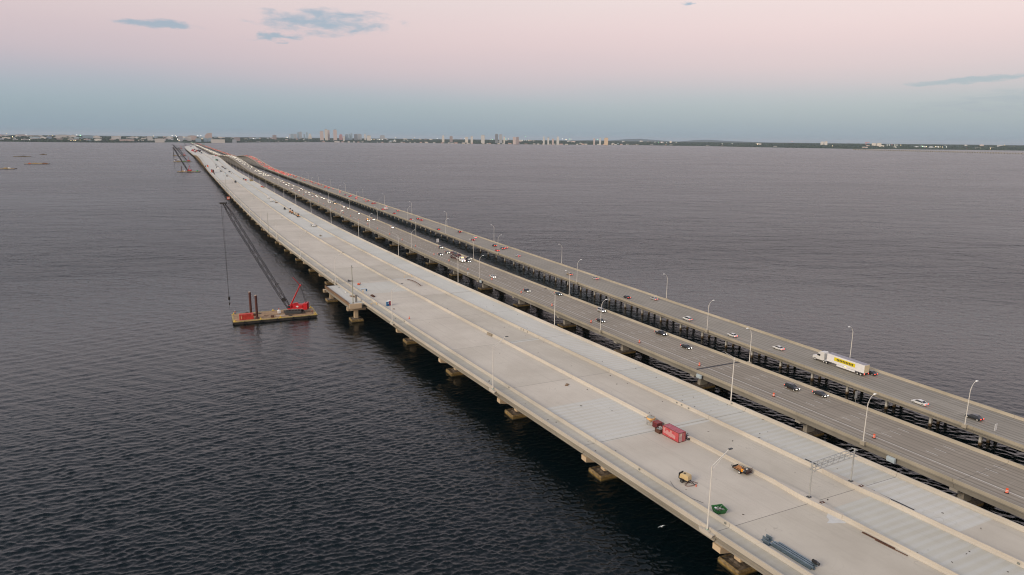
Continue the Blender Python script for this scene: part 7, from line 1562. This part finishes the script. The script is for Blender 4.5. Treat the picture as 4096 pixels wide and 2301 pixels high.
# ---- dense far traffic, seen as rows of lamps
def far_car(paint, lamp, sgn, big):
    b = MB(); b.prism([(-2.2, .35), (2.2, .35), (2.25, .7), (1.3, .92), (.5, 1.42), (-1.1, 1.42), (-1.9, .95), (-2.2, .9)], -.9, .9, 0)
    for sx in (-1, 1): b.box(sx * .66 - big, sx * .66 + big, 2.21 * sgn, 2.34 * sgn, .55, .55 + big * 1.5, 1)
    return b.mesh('far_car', [PAINT_C[paint], lamp])
FM = [far_car(p, HEADF, 1, .22) for p in ('white', 'dark', 'silver', 'tan')]; FF = [far_car(p, TAILF, -1, .25) for p in ('dark', 'red', 'silver', 'maroon')]
rt = random.Random(21)
us_M, _ = lane_pick(BM, 1073, 703, LM_); us_F, _ = lane_pick(BF, 1172, 703, LF_)
spots = []
for u_start, B, lanes, meshes, away in ((us_M + 12, BM, LM_, FM, False), (us_F + 12, BF, LF_, FF, True)):
    for l_ in lanes:
        u = u_start + rt.uniform(0, 20)
        while u < 9200:
            spots.append((u, l_, B, rt.randrange(4), away))
            if away: u += rt.uniform(12, 40) if u < 1900 else rt.uniform(13, 48)
            else: u += rt.uniform(28, 110) if u < 1900 else (rt.uniform(20, 80) if u < 2600 else rt.uniform(18, 70))
spots.sort(key=lambda q: q[0]); rest = {False: MB(), True: MB()}
for i, (u, l_, B, mi_, away) in enumerate(spots):
    p = L(B.v(u, l_), u, B.z(u) + .01); a_ = ROT + (0 if away else math.pi)
    slope = (B.z(u + 4) - B.z(u - 4)) / 8
    if i < 190:
        o = mobj('far_car', (FF if away else FM)[mi_], None, p, a_); o.rotation_euler = (math.atan(slope) * (1 if away else -1), 0, a_)
        tag(o, 'far ' + (('dark', 'red', 'silver', 'maroon') if away else ('white', 'dark', 'silver', 'tan'))[mi_] + (' car with glowing red lamps in the queue on the outer bridge' if away else ' car with glowing headlights among the distant oncoming traffic'), 'car', 'queue of red lamps on the outer bridge' if away else 'distant oncoming cars on the middle bridge')
    else:
        r_ = rest[away]; Mx = Matrix.Translation(Vector((B.v(u, l_), u, B.z(u)))); sgn = -1
        k_ = 0.8
        r_.box(-.9, .9, -2.1, 2.1, .3, 1.1, mi_, Mx); r_.box(-.75, .75, -1.1, .9, 1.1, 1.45, mi_, Mx)
        for sx in ((-1, 1) if (i * 7) % 10 < 7 or not away else ()): r_.box(sx * .6 - .19 * k_, sx * .6 + .19 * k_, 2.12 * sgn - .1, 2.12 * sgn, .5, .5 + .42 * k_, 4, Mx)
for away, ps_, nm in ((False, ('white', 'dark', 'silver', 'tan'), HEADF), (True, ('dark', 'red', 'silver', 'maroon'), TAILF)):
    o = rest[away].build('distant_traffic', [PAINT_C[p] for p in ps_] + [nm]); o.rotation_euler = (0, 0, ROT)
    tag(o, 'endless far traffic with ' + ('red tail lamps on the outer bridge' if away else 'white headlamps on the middle bridge') + ' towards the city', 'traffic', kind='stuff')
# overhead road signs beyond the humps
for u_, B, c_, lb in ((8300, BM, GR, 'green overhead sign near the shore end of the bridges'), (6600, BF, GR, 'green overhead sign over the outer bridge near the shore')):
    o = empty('overhead_sign', lb, 'sign', L(B.v(u_, 0), u_, B.z(u_)), ROT); MB().box(0, 22, -.5, .5, 9, 14).build('panel', c_, o); m = MB(); m.box(-1, -.3, -.5, .5, 0, 14); m.box(22.3, 23, -.5, .5, 0, 14); m.build('post', GALV, o)

# ------------------------------------------------------------------ haze: the air of the bay
k = bpy.data.materials.new('air'); k.use_nodes = True; t = k.node_tree; t.nodes.clear()
o_ = t.nodes.new('ShaderNodeOutputMaterial'); pv = t.nodes.new('ShaderNodeVolumePrincipled')
pv.inputs['Color'].default_value = (0.74, 0.87, 1.0, 1); pv.inputs['Density'].default_value = 2.0e-5; pv.inputs['Anisotropy'].default_value = 0.0
t.links.new(pv.outputs[0], o_.inputs['Volume'])
hz_ = MB().box(-62000, 62000, -4000, 62000, -3.0, 260).build('haze', k); tag(hz_, kind='stuff')
for o in C.objects:
    if o.get('category') and not o.get('kind'): o['kind'] = 'thing'
